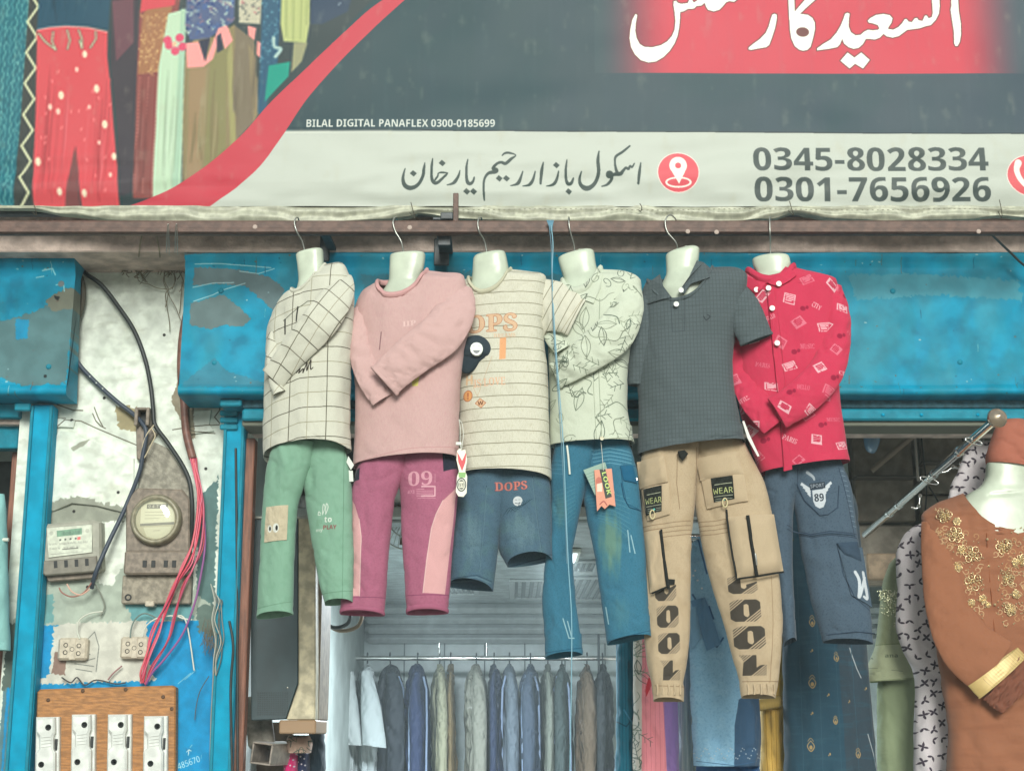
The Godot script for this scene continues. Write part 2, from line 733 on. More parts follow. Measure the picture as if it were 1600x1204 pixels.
func tube_of(d: Drape, rows := 44, cols := 60, lining := 0.05, s: Shape = null) -> Shape:
	if s == null:
		s = Shape.new()
		s.map = d.map if d.map.z > 0.0 else Vector4(0, 0, 0.5, 0.5)
	var r := []
	var n := d.lev.size() - 1
	for i in rows + 1:
		r.append(ring(d, n * float(i) / rows, cols))
	if lining > 0.0:
		for k in [[0.0, 0.985], [0.3, 0.96], [1.0, 0.95]]:         # the hem turns in and runs up inside
			var row: PackedVector3Array = ring(d, n, cols, k[1])
			for j in cols:
				row[j].y += lining * k[0]
			r.append(row)
	grid(s, r, true)
	return s

# a sleeve or a limb of cloth along a path: [px, py, z, half width px, half depth cm]
func sleeve(path: Array, o := {}) -> Shape:
	var s := Shape.new()
	s.map = Vector4(0, 0, 0.4, 0.4)
	var c := []
	var w := []
	for p in path:
		c.append(P(p[0], p[1], p[2]))
		w.append(Vector3(p[3] * S(p[2]), p[4] / 100.0, 0))
	if o.has("px"):
		var q: Rect2 = o.px
		s.map = rect_at(q.position.x, q.position.y, q.end.x, q.end.y, path[1][2] + 0.02)
	var per: int = o.get("per", 9)
	var cs := spline(c, per)
	var ws := spline(w, per)
	var cols: int = o.get("cols", 36)
	var f := FastNoiseLite.new()
	f.seed = o.get("seed", 5)
	f.frequency = 1.0
	f.fractal_octaves = 3
	var amp: float = o.get("amp", 0.0035)
	var fx: float = o.get("fx", 14.0)
	var fy: float = o.get("fy", 22.0)
	var rows := []
	var run := 0.0
	for i in cs.size():
		var t := cs[mini(i + 1, cs.size() - 1)] - cs[maxi(i - 1, 0)]
		if i:
			run += cs[i].distance_to(cs[i - 1])
		var side := Vector3(t.y, -t.x, 0).normalized()
		if o.has("cut") and i == cs.size() - 1:
			side = side.rotated(Vector3.BACK, o.cut)
		var row := PackedVector3Array()
		for j in cols:
			var a := TAU * j / cols
			var cc := signf(cos(a)) * pow(absf(cos(a)), 0.85)
			var ss := signf(sin(a)) * pow(absf(sin(a)), 1.3) * 0.66
			var p := cs[i] + side * cc * ws[i].x + Vector3.BACK * ss * ws[i].y
			var nx := cc * ws[i].x * fx * (1.0 if ss > 0 else -1.0)
			var rg := 1.0 - minf(absf(f.get_noise_2d(nx * 0.5 + run * 9.0 + 5.0, run * fy * 0.5 - nx * 0.7)) * 1.7, 1.0)
			p += (side * cc * 0.25 + Vector3.BACK * signf(ss) * minf(absf(sin(a)) * 1.4, 1.0)) * (f.get_noise_2d(nx + run * 3.0, run * fy) * amp - pow(rg, 6.0) * amp)
			if o.get("cuffed", false) and i > cs.size() - 4:
				p += (side * cc + Vector3.BACK * ss) * 0.0028
			row.append(p)
		rows.append(row)
	if o.get("shut", true):                       # round off the top of the sleeve, where it is sewn in
		var first: PackedVector3Array = rows[0].duplicate()
		for j in cols:
			first[j] = cs[0] + (first[j] - cs[0]) * 0.55 - (cs[1] - cs[0]).normalized() * ws[0].x * 0.25
		rows.push_front(first)
	for k in [[0.0, 0.93], [0.025, 0.88]]:
		var row: PackedVector3Array = rows[rows.size() - (1 if k[0] == 0.0 else 2)].duplicate()
		var back: Vector3 = (cs[cs.size() - 2] - cs[cs.size() - 1]).normalized() * float(k[0])
		for j in cols:
			row[j] = cs[cs.size() - 1] + (row[j] - cs[cs.size() - 1]) * k[1] + back
		rows.append(row)
	grid(s, rows, true)
	return s

# a piece sewn on the front of a garment: four corners in drawn pixels, clockwise from the upper left
func patch(d: Drape, q: Array, thick := 0.004, nx := 8, ny := 8, proud := 0.001) -> Shape:
	var s := Shape.new()
	s.map = d.map
	var rows := []
	var base := []
	for i in ny + 1:
		var v := i / float(ny)
		var row := PackedVector3Array()
		var low := PackedVector3Array()
		for j in nx + 1:
			var u := j / float(nx)
			var a := Vector2(q[0], q[1]).lerp(Vector2(q[2], q[3]), u)
			var b := Vector2(q[6], q[7]).lerp(Vector2(q[4], q[5]), u)
			var p := a.lerp(b, v)
			var edge := minf(minf(u, 1 - u) * nx, minf(v, 1 - v) * ny)
			row.append(on(d, p.x, p.y, proud + thick * (0.55 if edge < 0.5 else 1.0)))
			low.append(on(d, p.x, p.y, -0.003))
		rows.append(row)
		base.append(low)
	grid(s, rows)
	var rim := [PackedVector3Array(), PackedVector3Array()]
	var way := []
	for j in nx + 1: way.append([0, j])
	for i in range(1, ny + 1): way.append([i, nx])
	for j in range(nx - 1, -1, -1): way.append([ny, j])
	for i in range(ny - 1, -1, -1): way.append([i, 0])
	for w in way:
		rim[0].append(rows[w[0]][w[1]])
		rim[1].append(base[w[0]][w[1]])
	grid(s, rim, false, true)
	return s

func badge(d: Drape, a: Array, thick := 0.003) -> Shape:       # a flat-cut piece of any outline, bent to the garment's front
	var s := Shape.new()
	s.map = d.map
	var p := V2(a)
	if not Geometry2D.is_polygon_clockwise(p):
		p.reverse()
	var tri := Geometry2D.triangulate_polygon(p)
	for i in range(0, tri.size(), 3):
		face(s, [on(d, p[tri[i]].x, p[tri[i]].y, thick), on(d, p[tri[i + 1]].x, p[tri[i + 1]].y, thick), on(d, p[tri[i + 2]].x, p[tri[i + 2]].y, thick)], Vector3.BACK)
	for i in p.size():
		var b := p[(i + 1) % p.size()]
		var q := [on(d, p[i].x, p[i].y, thick), on(d, b.x, b.y, thick), on(d, b.x, b.y, -0.002), on(d, p[i].x, p[i].y, -0.002)]
		face(s, q, Vector3(p[i].y - b.y, p[i].x - b.x, 0))
	return s

func seam(d: Drape, a: Array, r := 0.0012, proud := 0.0012) -> Shape:      # a raised line of stitching or piping along drawn pixels
	var s := Shape.new()
	s.map = d.map
	var pts := PackedVector3Array()
	for i in range(0, a.size() - 3, 2):
		var n := maxi(2, int(Vector2(a[i], a[i + 1]).distance_to(Vector2(a[i + 2], a[i + 3])) / 6))
		for k in n:
			pts.append(on(d, lerpf(a[i], a[i + 2], k / float(n)), lerpf(a[i + 1], a[i + 3], k / float(n)), proud))
	pts.append(on(d, a[a.size() - 2], a[a.size() - 1], proud))
	tube(s, pts, r, 6)
	return s

func button(d: Drape, x: float, y: float, r := 0.0055, proud := 0.001) -> Shape:
	var s := Shape.new()
	lathe(s, on(d, x, y, proud), Vector3.BACK, [[-proud, r * 0.5], [0, r], [0.0018, r], [0.0026, r * 0.85], [0.0018, r * 0.62], [0.0016, 0.0]], 14)
	return s

# a sleeve laid on a garment: [px, py, cm in front of it, half width px, half depth cm]
func sleeve_on(d: Drape, path: Array, o := {}) -> Shape:
	var p := []
	for q in path:
		var a := P(q[0], q[1], d.lev[0][0].z + 0.07)
		p.append([q[0], q[1], front(d, a.x, a.y) + (q[2] - q[4] * 0.2) / 100.0, q[3], q[4]])
	return sleeve(p, o)

func edge_band(d: Drape, t: float, r: float, tall := 1.6, wide := 1.0) -> Shape:      # ribbing round the neck or along a hem
	var s := Shape.new()
	s.map = d.map if d.map.z > 0.0 else Vector4(0, 0, 0.5, 0.5)
	var c := ring(d, t, 60, wide)
	var rows := []
	for k in 9:
		var a := TAU * k / 8
		var row := PackedVector3Array()
		for j in 60:
			var out: Vector3 = c[j] - level(d, t)[0]
			out.y = 0
			row.append(c[j] + out.normalized() * cos(a) * r + Vector3.UP * sin(a) * r * tall)
		rows.append(row)
	grid(s, rows, true)
	return s

# a cushion-shaped piece with that outline (pixels), its back at z
func pillow(a: Array, z: float, high: float, px := Rect2()) -> Shape:
	var s := Shape.new()
	if px.size.x > 0:
		s.map = rect_at(px.position.x, px.position.y, px.end.x, px.end.y, z + high * 0.7)
	var o := outline(a, z)
	if Geometry2D.is_polygon_clockwise(o):
		o.reverse()
	var c := Vector2.ZERO
	for q in o:
		c += q / o.size()
	var fine := PackedVector2Array()
	for i in o.size():
		for k in 4:
			fine.append(o[i].cubic_interpolate(o[(i + 1) % o.size()], o[(i - 1 + o.size()) % o.size()], o[(i + 2) % o.size()], k / 4.0))
	var rows := []
	for i in 9:
		var k := cos(PI / 2 * i / 8.0)
		var row := PackedVector3Array()
		for q in fine:
			var e := c + (q - c) * maxf(k, 0.001)
			row.append(Vector3(e.x, e.y, z + high * sqrt(1.0 - k * k)))
		rows.append(row)
	grid(s, rows, true, true)
	return s
# ---------------------------------------------------------------- the setting
const CEIL := 2.43
const BACK := -4.5

func ground_at(px: float, py: float, y: float) -> Vector3:      # where the sight line through that pixel meets the height y
	var a := P(px, py, 0.0)
	var t := (y - CAM.y) / (a.y - CAM.y)
	return CAM + (a - CAM) * t

func block(x0: float, x1: float, y0: float, y1: float, z0: float, z1: float, b := 0.004) -> Shape:
	var s := Shape.new()
	box(s, Vector3((x0 + x1) / 2, (y0 + y1) / 2, (z0 + z1) / 2), Vector3(x1 - x0, y1 - y0, z1 - z0), b)
	return s

func structure() -> void:
	var road := Shape.new()
	face(road, [Vector3(-300, 0, -300), Vector3(300, 0, -300), Vector3(300, 0, 300), Vector3(-300, 0, 300)], Vector3.UP)
	struct("ground", road, mat(rgb(168, 160, 146), 0.9, {"grain": "cloudy", "scale": 0.35, "bump": "plaster", "bumps": 2.0, "depth": 0.6}))
	struct("shop_step", block(-6, 6, 0.004, 0.15, 0.004, 0.7, 0.01), mat(rgb(172, 168, 156), 0.85, {"grain": "speckle", "scale": 2.0, "bump": "plaster", "bumps": 5.0, "depth": 0.2}))
	var inside := mat(rgb(176, 186, 182), 0.75, {"grain": "faint", "scale": 0.6})
	var xl := P(366, 900, 0).x
	var xr := 2.9
	var top := P(800, 664, 0.0).y
	struct("shop_floor", block(xl, xr, 0.05, 0.16, BACK, 0.0), mat(rgb(150, 148, 142), 0.35, {"grain": "cloudy", "scale": 1.5}))
	struct("shop_back_wall", block(xl - 0.2, xr + 0.2, 0.0, 3.6, BACK - 0.2, BACK), mat(rgb(206, 218, 216), 0.35, {"grain": "faint", "scale": 0.8}))
	struct("shop_side_wall", block(xr, xr + 0.2, 0.0, 3.6, BACK, 0.0), inside)
	struct("shop_ceiling", block(xl - 0.2, xr + 0.2, 3.6, 3.75, BACK - 0.2, -0.25), inside)
	struct("neighbour_floor", block(-6, xl - 0.42, 0.05, 0.16, BACK, 0.0), inside)
	struct("neighbour_back_wall", block(-6, xl - 0.42, 0.0, 3.6, BACK - 0.2, BACK), inside)
	struct("neighbour_side_wall", block(-6.2, -6.0, 0.0, 3.6, BACK, 0.0), inside)
	struct("neighbour_ceiling", block(-6.2, xl - 0.2, 3.6, 3.75, BACK - 0.2, -0.25), inside)
	struct("party_wall", block(xl - 0.42, xl - 0.2, 0.0, 3.6, BACK, -0.32), inside)
	struct("shop_left_wall", block(xl - 0.196, xl - 0.0, 0.0, 3.6, BACK, -0.32), inside)
	# loft over the back of the shop, its underside is the ceiling one sees between the clothes
	var loft := Shape.new()
	var xr2 := P(1322, 820, -0.7).x
	box(loft, Vector3((xl + xr2) / 2, CEIL + 0.03, (BACK - 0.7) / 2), Vector3(xr2 - xl - 0.004, 0.06, -0.7 - BACK - 0.004))
	struct("loft_floor", loft, mat(rgb(172, 182, 182), 0.3, {"grain": "cloudy", "scale": 1.3}))
	var lip := Shape.new()
	box(lip, Vector3((xl + xr2) / 2, CEIL + 0.035, -0.685), Vector3(xr2 - xl - 0.01, 0.045, 0.028), 0.006)
	struct("loft_edge", lip, mat(rgb(196, 204, 200), 0.35))
	for k in 4:
		var c := Shape.new()
		var w: float = [0.3, 0.2, 0.13, 0.07][k]
		box(c, Vector3((xl + xr) / 2, CEIL - 0.03 - 0.055 * k - 0.001, BACK + w / 2 + 0.001), Vector3(xr - xl - 0.02, 0.054, w), 0.024)
		struct("cornice", c, mat(rgb(188, 196, 196), 0.35, {"grain": "faint", "scale": 1.5}))
	for k in 14:                                   # joints of the pale wall boards
		var sh := Shape.new()
		box(sh, Vector3(xl + 0.245 * (k + 1), 1.3, BACK + 0.003), Vector3(0.008, 2.0, 0.006), 0.001)
		struct("wall_joint", sh, mat(rgb(120, 132, 132), 0.6))
	for v in [[800, 904, 868, 932], [892, 900, 944, 934], [884, 874, 930, 890], [690, 905, 745, 925]]:
		var t := thing("ceiling_vent", "louvred grey ceiling grille %s" % {800: "behind the blue jeans' left leg", 892: "between the blue jeans' legs, nearer the back", 884: "between the blue jeans' legs, nearer the street", 690: "under the denim shorts"}[v[0]], "vent", ground_at((v[0] + v[2]) / 2.0, (v[1] + v[3]) / 2.0, CEIL))
		var a := ground_at(v[0], v[1], CEIL)
		var b := ground_at(v[2], v[3], CEIL)
		var x0 := minf(a.x, b.x)
		var w := absf(b.x - a.x)
		var fr := Shape.new()
		for e in [[0.0, 1.0, 0], [0.0, 1.0, 1]]:
			box(fr, Vector3(x0 + w / 2, CEIL - 0.008, a.z if e[2] == 0 else b.z), Vector3(w + 0.03, 0.014, 0.03))
			box(fr, Vector3(x0 + (0.0 if e[2] == 0 else w), CEIL - 0.0081, (a.z + b.z) / 2), Vector3(0.03, 0.0142, absf(a.z - b.z) - 0.032))
		part("frame", fr, mat(rgb(150, 156, 156), 0.4), t)
		for k in 6:
			var sl := Shape.new()
			box(sl, Vector3(x0 + w * (k + 0.5) / 6, CEIL - 0.006, (a.z + b.z) / 2), Vector3(w / 11, 0.004, absf(a.z - b.z) - 0.034), 0.001, Basis(Vector3.BACK, 0.25))
			part("slat", sl, mat(rgb(84, 92, 92), 0.5), t)
	# the fronts
	var conc := mat(rgb(216, 196, 184), 0.9, {"grain": "cloudy", "scale": 1.6, "bump": "plaster", "bumps": 4.0, "depth": 0.35})
	var above := one("upper_wall", block(-6, 6, P(800, 393, 0.23).y, 7.0, -0.25, 0.23), conc, "bare pinkish concrete wall above the blue shutter boxes, behind the sign", "wall")
	part("lintel", block(-6, 6, top + 0.004, P(800, 393, 0.23).y - 0.004, -0.25, -0.004), conc, above)
	# blue shutter boxes
	shutter_box(285, 1760, 388, 1.2, "long blue shutter box over the main shop, scuffed grey above the pink and checked shirts", 3)
	shutter_box(-420, 112, 396, 1.0, "blue shutter box over the neighbouring shop, left of the white pillar", 9)
	# what is under them
	var t := thing("shutter_rail", "blue steel beam with greyish underside below the long shutter box", "beam", P(1000, 650, 0.08))
	var s := Shape.new()
	slab(s, 378, 638, 1700, 656, 0.0, 0.16, 0.006)
	part("beam", s, M.blue_worn, t)
	s = Shape.new()
	slab(s, 378, 656.5, 1700, 665, 0.0, 0.14, 0.003)
	part("underside", s, mat(rgb(120, 124, 110), 0.8, {"grain": "speckle", "scale": 6.0}), t)
	s = Shape.new()
	slab(s, 378, 622, 1700, 637, 0.0, 0.14, 0.003)
	part("backing", s, mat(rgb(60, 112, 126), 0.7, {"grain": "cloudy", "scale": 6.0}), t)
	s = Shape.new()
	slab(s, 343, 623, 377, 634, 0.051, 0.17, 0.004)
	part("angle_bar", s, M.blue_worn, t)
	for x in [1440, 1528, 1380, 1180]:
		s = Shape.new()
		lathe(s, P(x, 648, 0.16), Vector3.BACK, [[-0.002, 0.006], [0.002, 0.006], [0.005, 0.003], [0.005, 0.0]], 10)
		part("rivet", s, M.blue, t)
	# the loose metal box behind the right post top
	s = Shape.new()
	slab(s, 381, 639, 418, 672, -0.06, -0.005, 0.004)
	one("shutter_bracket", s, M.blue_worn, "small blue steel box bracket under the shutter beam, left of the checked shirt", "bracket")
	posts()
	pillar()

func shutter_box(x0: float, x1: float, ty: float, k: float, label: String, sd: int) -> void:
	var right := x0 > 0
	var zf := 0.2 if right else 0.14
	var t := thing("shutter_box", label, "shutter box", P((x0 + x1) / 2, 610, 0.1))
	var c := can(x0, 380, x1, 640, k, rgb(8, 144, 178))
	mottle(c, sd, 0.02, 0.05, 0.5, rgb(0, 118, 150), 0.6)
	mottle(c, sd + 1, 0.011, 0.02, 0.35, rgb(34, 124, 142), 0.45, Vector2(1, 2))
	if right:
		mottle(c, sd + 4, 0.006, -0.15, 0.4, rgb(84, 140, 152), 0.4, Vector2(0.6, 2))
		ragged(c, [285, 386, 420, 390, 430, 396, 330, 398, 285, 402], rgb(88, 110, 116), 2, 1.5)
		ragged(c, [298, 419, 360, 420, 420, 434, 440, 450, 440, 500, 425, 486, 405, 468, 380, 448, 340, 444, 298, 447], rgb(96, 118, 122), 3)
		ragged(c, [296, 475, 320, 468, 346, 461, 372, 480, 392, 500, 376, 512, 350, 508, 330, 516, 295, 508], rgb(98, 120, 122), 4)
		ragged(c, [290, 600, 320, 574, 338, 560, 356, 580, 420, 600, 420, 606, 290, 607], rgb(52, 128, 150), 5)
		for q in [[298, 450, 330, 443, 362, 442], [300, 472, 330, 462, 345, 454, 380, 443], [370, 424, 400, 428, 425, 420], [300, 414, 340, 413, 420, 419]]:
			line(c, q, 1.3, rgb(168, 206, 210))
		ragged(c, [560, 430, 720, 426, 900, 430, 1010, 450, 1000, 590, 820, 600, 600, 590], rgb(50, 124, 142), 6, 4.0)
		ragged(c, [1330, 430, 1450, 428, 1600, 440, 1600, 470, 1450, 462, 1340, 470], rgb(70, 150, 168), 7, 4.0)
	else:
		ragged(c, [60, 486, 92, 464, 124, 459, 121, 490, 112, 520, 108, 600, 40, 604, -80, 560, -60, 520], rgb(84, 120, 124), 8, 3.0)
		ragged(c, [22, 500, 44, 500, 44, 530, 26, 532], rgb(24, 136, 176), 8, 2.0)
		ragged(c, [66, 470, 100, 450, 123, 452, 121, 482, 80, 488], rgb(118, 122, 108), 9, 2.0)
		for q in [[60, 424, 76, 421, 80, 430], [82, 446, 94, 444, 96, 456], [50, 434, 62, 432]]:
			line(c, q, 2.0, rgb(150, 206, 214))
		disc(c, 90, 444, 5, 5, rgb(110, 120, 124))
		ragged(c, [80, 463, 90, 465, 88, 471, 83, 469], rgb(30, 36, 38), 4, 0.6)
		disc(c, 75.5, 588.5, 2.5, 2.5, rgb(30, 36, 38))
	var rr := RandomNumberGenerator.new()
	rr.seed = sd
	for i in int((x1 - x0) * 0.16):                    # chips, runs and rust spots
		var x := rr.randf_range(x0, x1)
		var y := [rr.randf_range(396, 424), rr.randf_range(586, 620), rr.randf_range(424, 600)][i % 3] as float
		var tone: Color = [rgb(150, 186, 190), rgb(86, 112, 116), rgb(112, 92, 76), rgb(20, 100, 126)][rr.randi() % 4]
		if i % 4 == 0:
			line(c, [x, y, x + rr.randf_range(-1, 1), y + rr.randf_range(6, 26)], rr.randf_range(0.5, 1.3), tone)
		else:
			disc(c, x, y, rr.randf_range(0.6, 2.6), rr.randf_range(0.5, 1.4), tone, rr.randf_range(-0.4, 0.4), 7)
	var f := FastNoiseLite.new()
	f.seed = sd
	f.frequency = 1.0
	var prof := [[ty, 0.021], [ty + 0.5, 0.21], [ty + 4, 0.222], [ty + 14, 0.222], [ty + 18, 0.208], [ty + 28, 0.206], [ty + 31, 0.2], [440, 0.2], [460, 0.2], [480, 0.2], [500, 0.2], [520, 0.2], [540, 0.2], [560, 0.2], [580, 0.2], [600, 0.2], [603, 0.211], [608, 0.217], [613, 0.215], [617, 0.206], [620, 0.19], [620, 0.021]]
	var rows := []
	var n := int(clampf((x1 - x0) / 12, 20, 120))
	if not right:                                  # a shallower box
		for p in prof:
			if p[1] > 0.1:
				p[1] -= 0.06
	for p in prof:
		var row := PackedVector3Array()
		for j in n + 1:
			# the box is a straight body: its ends do not follow the sight lines
			var xa := P(x0, 500, zf).x
			var xb := P(x1, 500, zf).x
			var q := Vector3(lerpf(xa, xb, j / float(n)), P(800, p[0], maxf(p[1], zf - 0.01)).y, p[1])
			if p[1] > 0.05:
				q.z += f.get_noise_2d(q.x * 2.5, q.y * 4) * 0.008 + f.get_noise_2d(q.x * 9.0 + 40, q.y * 8) * 0.0025
				q.y += f.get_noise_2d(q.x * 3.0, 50) * 0.003
			row.append(q)
		rows.append(row)
	var s := Shape.new()
	s.map = rect_at(x0, 380, x1, 640, zf)
	grid(s, rows)
	for e in [0, n]:
		var q := []
		for r in rows:
			q.append(r[e])
		var mid := Vector3(q[0].x, (q[0].y + q[8].y) / 2, zf / 2)
		for i in q.size() - 1:
			face(s, [q[i], q[i + 1], mid], Vector3.LEFT if e == 0 else Vector3.RIGHT)
	part("cover", s, mat(Color.WHITE, 0.5, {"spec": 0.25, "tex": tex(c), "grain": "faint", "scale": 1.5}), t)
	for b in ([[345, 454], [335, 567], [1395, 455], [1500, 566]] if right else [[76, 573], [-60, 570], [-60, 455]]):
		s = Shape.new()
		lathe(s, P(b[0], b[1], zf - 0.002), Vector3.BACK, [[0, 0.009], [0.004, 0.009], [0.007, 0.005], [0.007, 0.0]], 10)
		part("bolt", s, M.blue_worn, t)

func posts() -> void:
	# shutter channels at both edges of the pillar
	for q in [[340, 374, 632, "upright blue shutter channel right of the electricity meters"], [30, 66, 632, "upright blue shutter channel left of the electricity meters"]]:
		var t := thing("shutter_channel", q[3], "post", P((q[0] + q[1]) / 2.0, 1204, 0.0))
		var s := Shape.new()
		var x0 := P(q[0], 900, 0.06).x
		var x1 := P(q[1], 900, 0.06).x
		var y1 := P(800, q[2], 0.06).y
		box(s, Vector3((x0 + x1) / 2, (y1 + 0.15) / 2, 0.035), Vector3(x1 - x0, y1 - 0.15, 0.06), 0.006)
		part("face", s, M.blue, t)
		for e in [x0 + 0.006, x1 - 0.006]:
			s = Shape.new()
			box(s, Vector3(e, (y1 + 0.15) / 2, 0.069), Vector3(0.010, y1 - 0.16, 0.009), 0.002)
			part("flange", s, M.blue_worn, t)
		if q[0] == 340:
			s = Shape.new()
			for k in 3:
				slab(s, 343, 640 + k * 11, 371, 649 + k * 11, 0.067, 0.085 - k * 0.004, 0.004)
			part("hinge_plate", s, M.blue_worn, t)
		else:
			s = Shape.new()
			slab(s, 22, 629, 46, 641, 0.066, 0.09, 0.004)
			part("hinge_plate", s, M.blue_worn, t)
	var s := Shape.new()
	var xa := P(374.5, 900, 0.03).x
	var xb := P(390, 900, 0.03).x
	var yt := P(800, 684, 0.03).y
	box(s, Vector3((xa + xb) / 2, (yt + 0.15) / 2, 0.0), Vector3(xb - xa, yt - 0.15, 0.06), 0.003)
	one("door_jamb", s, M.wood_frame, "slim reddish brown jamb beside the blue channel, left of the dark cabinet", "door frame")
	s = Shape.new()
	xa = P(4, 900, -0.1).x
	xb = P(22, 900, -0.1).x
	yt = P(800, 706, -0.1).y
	box(s, Vector3((xa + xb) / 2, (yt + 0.15) / 2, -0.13), Vector3(xb - xa, yt - 0.15, 0.06), 0.003)
	one("door_jamb", s, M.wood_frame, "reddish brown jamb of the neighbouring shop at the left edge", "door frame")
	s = Shape.new()
	slab(s, -420, 630, 29, 652, -0.02, 0.03, 0.004)
	slab(s, -420, 653, 27, 700, -0.1, -0.04, 0.004)
	one("shutter_rail", s, M.blue_worn, "worn blue steel beam under the shutter box of the neighbouring shop", "beam")

func pillar() -> void:
	var x0 := P(20, 800, 0.0).x
	var x1 := P(374, 800, 0.0).x
	var yt := P(800, 388, 0.0).y
	var c := can(10, 390, 385, 1230, 1.6, rgb(230, 238, 226))
	mottle(c, 3, 0.02, 0.05, 0.55, rgb(220, 228, 216), 0.5)
	mottle(c, 5, 0.05, 0.1, 0.5, rgb(176, 182, 166), 0.35, Vector2(3, 1))
	mottle(c, 6, 0.012, 0.2, 0.6, rgb(216, 220, 200), 0.4)
	# old root and dirt tangle along the top edge
	ragged(c, [120, 398, 300, 396, 300, 420, 270, 416, 240, 424, 200, 414, 160, 422, 120, 416], rgb(188, 186, 168), 5, 3.0)
	ragged(c, [258, 640, 268, 600, 284, 560, 290, 620, 300, 700, 290, 700], rgb(140, 132, 112), 6, 2.0)
	# greenish paint and dust round the meters
	mottle(c, 8, 0.02, 0.0, 0.4, rgb(190, 200, 186), 0.35)
	ragged(c, [66, 905, 180, 930, 196, 900, 300, 945, 335, 900, 340, 990, 30, 992, 40, 960], rgb(170, 182, 168), 7, 4.0)
	ragged(c, [62, 950, 90, 940, 94, 985, 60, 990], rgb(112, 162, 160), 8, 3.0)
	ragged(c, [200, 950, 300, 944, 310, 982, 214, 984], rgb(104, 160, 164), 9, 3.0)
	ragged(c, [306, 800, 338, 760, 340, 960, 312, 944], rgb(92, 124, 122), 10, 3.0)
	ragged(c, [168, 648, 208, 650, 208, 690, 176, 684], rgb(160, 150, 116), 12, 4.0)
	ragged(c, [64, 806, 112, 792, 150, 800, 190, 808, 196, 830, 60, 840], rgb(150, 154, 140), 11, 4.0)
	# cracks
	for q in [[68, 706, 78, 684, 92, 671, 116, 672, 140, 683, 176, 698, 210, 712], [134, 660, 140, 672, 148, 680, 156, 684], [262, 686, 290, 682, 336, 678], [278, 684, 300, 690, 330, 692], [68, 640, 78, 646, 104, 655, 118, 655], [332, 640, 336, 654, 328, 666, 337, 676], [66, 660, 74, 668, 92, 668], [136, 650, 144, 668, 152, 682]]:
		line(c, q, 1.6, rgb(96, 92, 76))
	for q in [[151, 635], [241, 532], [227, 624], [102, 671], [317.7, 748], [183, 786], [114, 815], [143, 932]]:
		disc(c, q[0], q[1], 2.4, 2.4, rgb(44, 44, 40))
	ragged(c, [104, 716, 120, 706, 134, 702, 124, 712, 108, 722], rgb(160, 164, 148), 4, 1.0)
	# blue painted lower half with its bare middle
	ragged(c, [31, 991, 120, 990, 200, 986, 315, 983, 358, 984, 358, 1232, 20, 1232], rgb(4, 142, 196), 13, 1.0)
	mottle_in(c)
	ragged(c, [96, 992, 118, 987, 238, 984, 239, 1034, 246, 1054, 256, 1074, 70, 1079, 92, 1064, 94, 1030], rgb(204, 204, 192), 14, 3.0)
	ragged(c, [100, 1030, 118, 1030, 116, 1066, 96, 1062], rgb(140, 116, 104), 15, 2.0)
	for q in [[302, 1192, 5, 0], [0, 0, 0, 0]]:
		pass
	write(c, "485670", 297, 1204, 332, 9, rgb(198, 222, 226), "Droid Sans", -0.35, false)
	line(c, [311, 1183, 311.5, 1176], 1.2, rgb(206, 228, 230))
	line(c, [308, 1178.5, 311.5, 1175, 315, 1177], 1.2, rgb(206, 228, 230))
	write(c, "MIL", 136, 1034, 154, 9, rgb(110, 116, 112), "Droid Sans", 0.05)
	for q in [[130, 1048, 160, 1052], [131, 1040, 150, 1043, 161, 1040], [133, 1056, 158, 1060], [140, 1020, 158, 1000, 166, 1022, 164, 1060]]:
		line(c, q, 1.4, rgb(124, 128, 122))
	for q in [[61, 1023, 66, 1021], [287, 1111, 292, 1107], [290, 1078, 309, 1062], [300, 1072, 316, 1058]]:
		line(c, q, 1.0, rgb(150, 196, 208))
	var t := thing("pillar", "white plastered pillar with cracks, blue below, between the two shops", "pillar", P(197, 1204, 0.0))
	var f := FastNoiseLite.new()
	f.seed = 21
	f.frequency = 1.0
	f.fractal_octaves = 4
	var rows := []
	for i in 90:
		var row := PackedVector3Array()
		for j in 50:
			var p := Vector3(lerpf(x0, x1, j / 49.0), lerpf(yt, 0.15, i / 89.0), 0.0)
			p.z = f.get_noise_2d(p.x * 9, p.y * 9) * 0.006 if j > 0 and j < 49 else 0.0
			row.append(p)
		rows.append(row)
	var s := Shape.new()
	var m := rect_at(10, 390, 385, 1230, 0.0)
	s.map = m
	grid(s, rows)
	box(s, Vector3((x0 + x1) / 2, (yt + 0.15) / 2, -0.17), Vector3(x1 - x0, yt - 0.15, 0.3), 0.01)
	var pm := mat(Color.WHITE, 0.85, {"tex": tex(c), "grain": "faint", "scale": 2.6})
	part("plaster", s, pm, t)
	var bits := [[70, 707, 92, 673, 118, 675, 142, 687, 178, 702, 209, 716, 209, 770, 190, 800, 150, 790, 112, 786, 84, 798, 66, 800], [82, 650, 104, 656, 117, 657, 114, 668, 94, 667, 76, 668], [285, 643, 330, 640, 327, 662, 334, 673, 296, 679, 284, 672]]
	for b in bits:
		s = Shape.new()
		s.map = m
		prism(s, outline(b, 0.008), -0.01, 0.0095, 0.002)
		part("plaster_flake", s, pm, t)

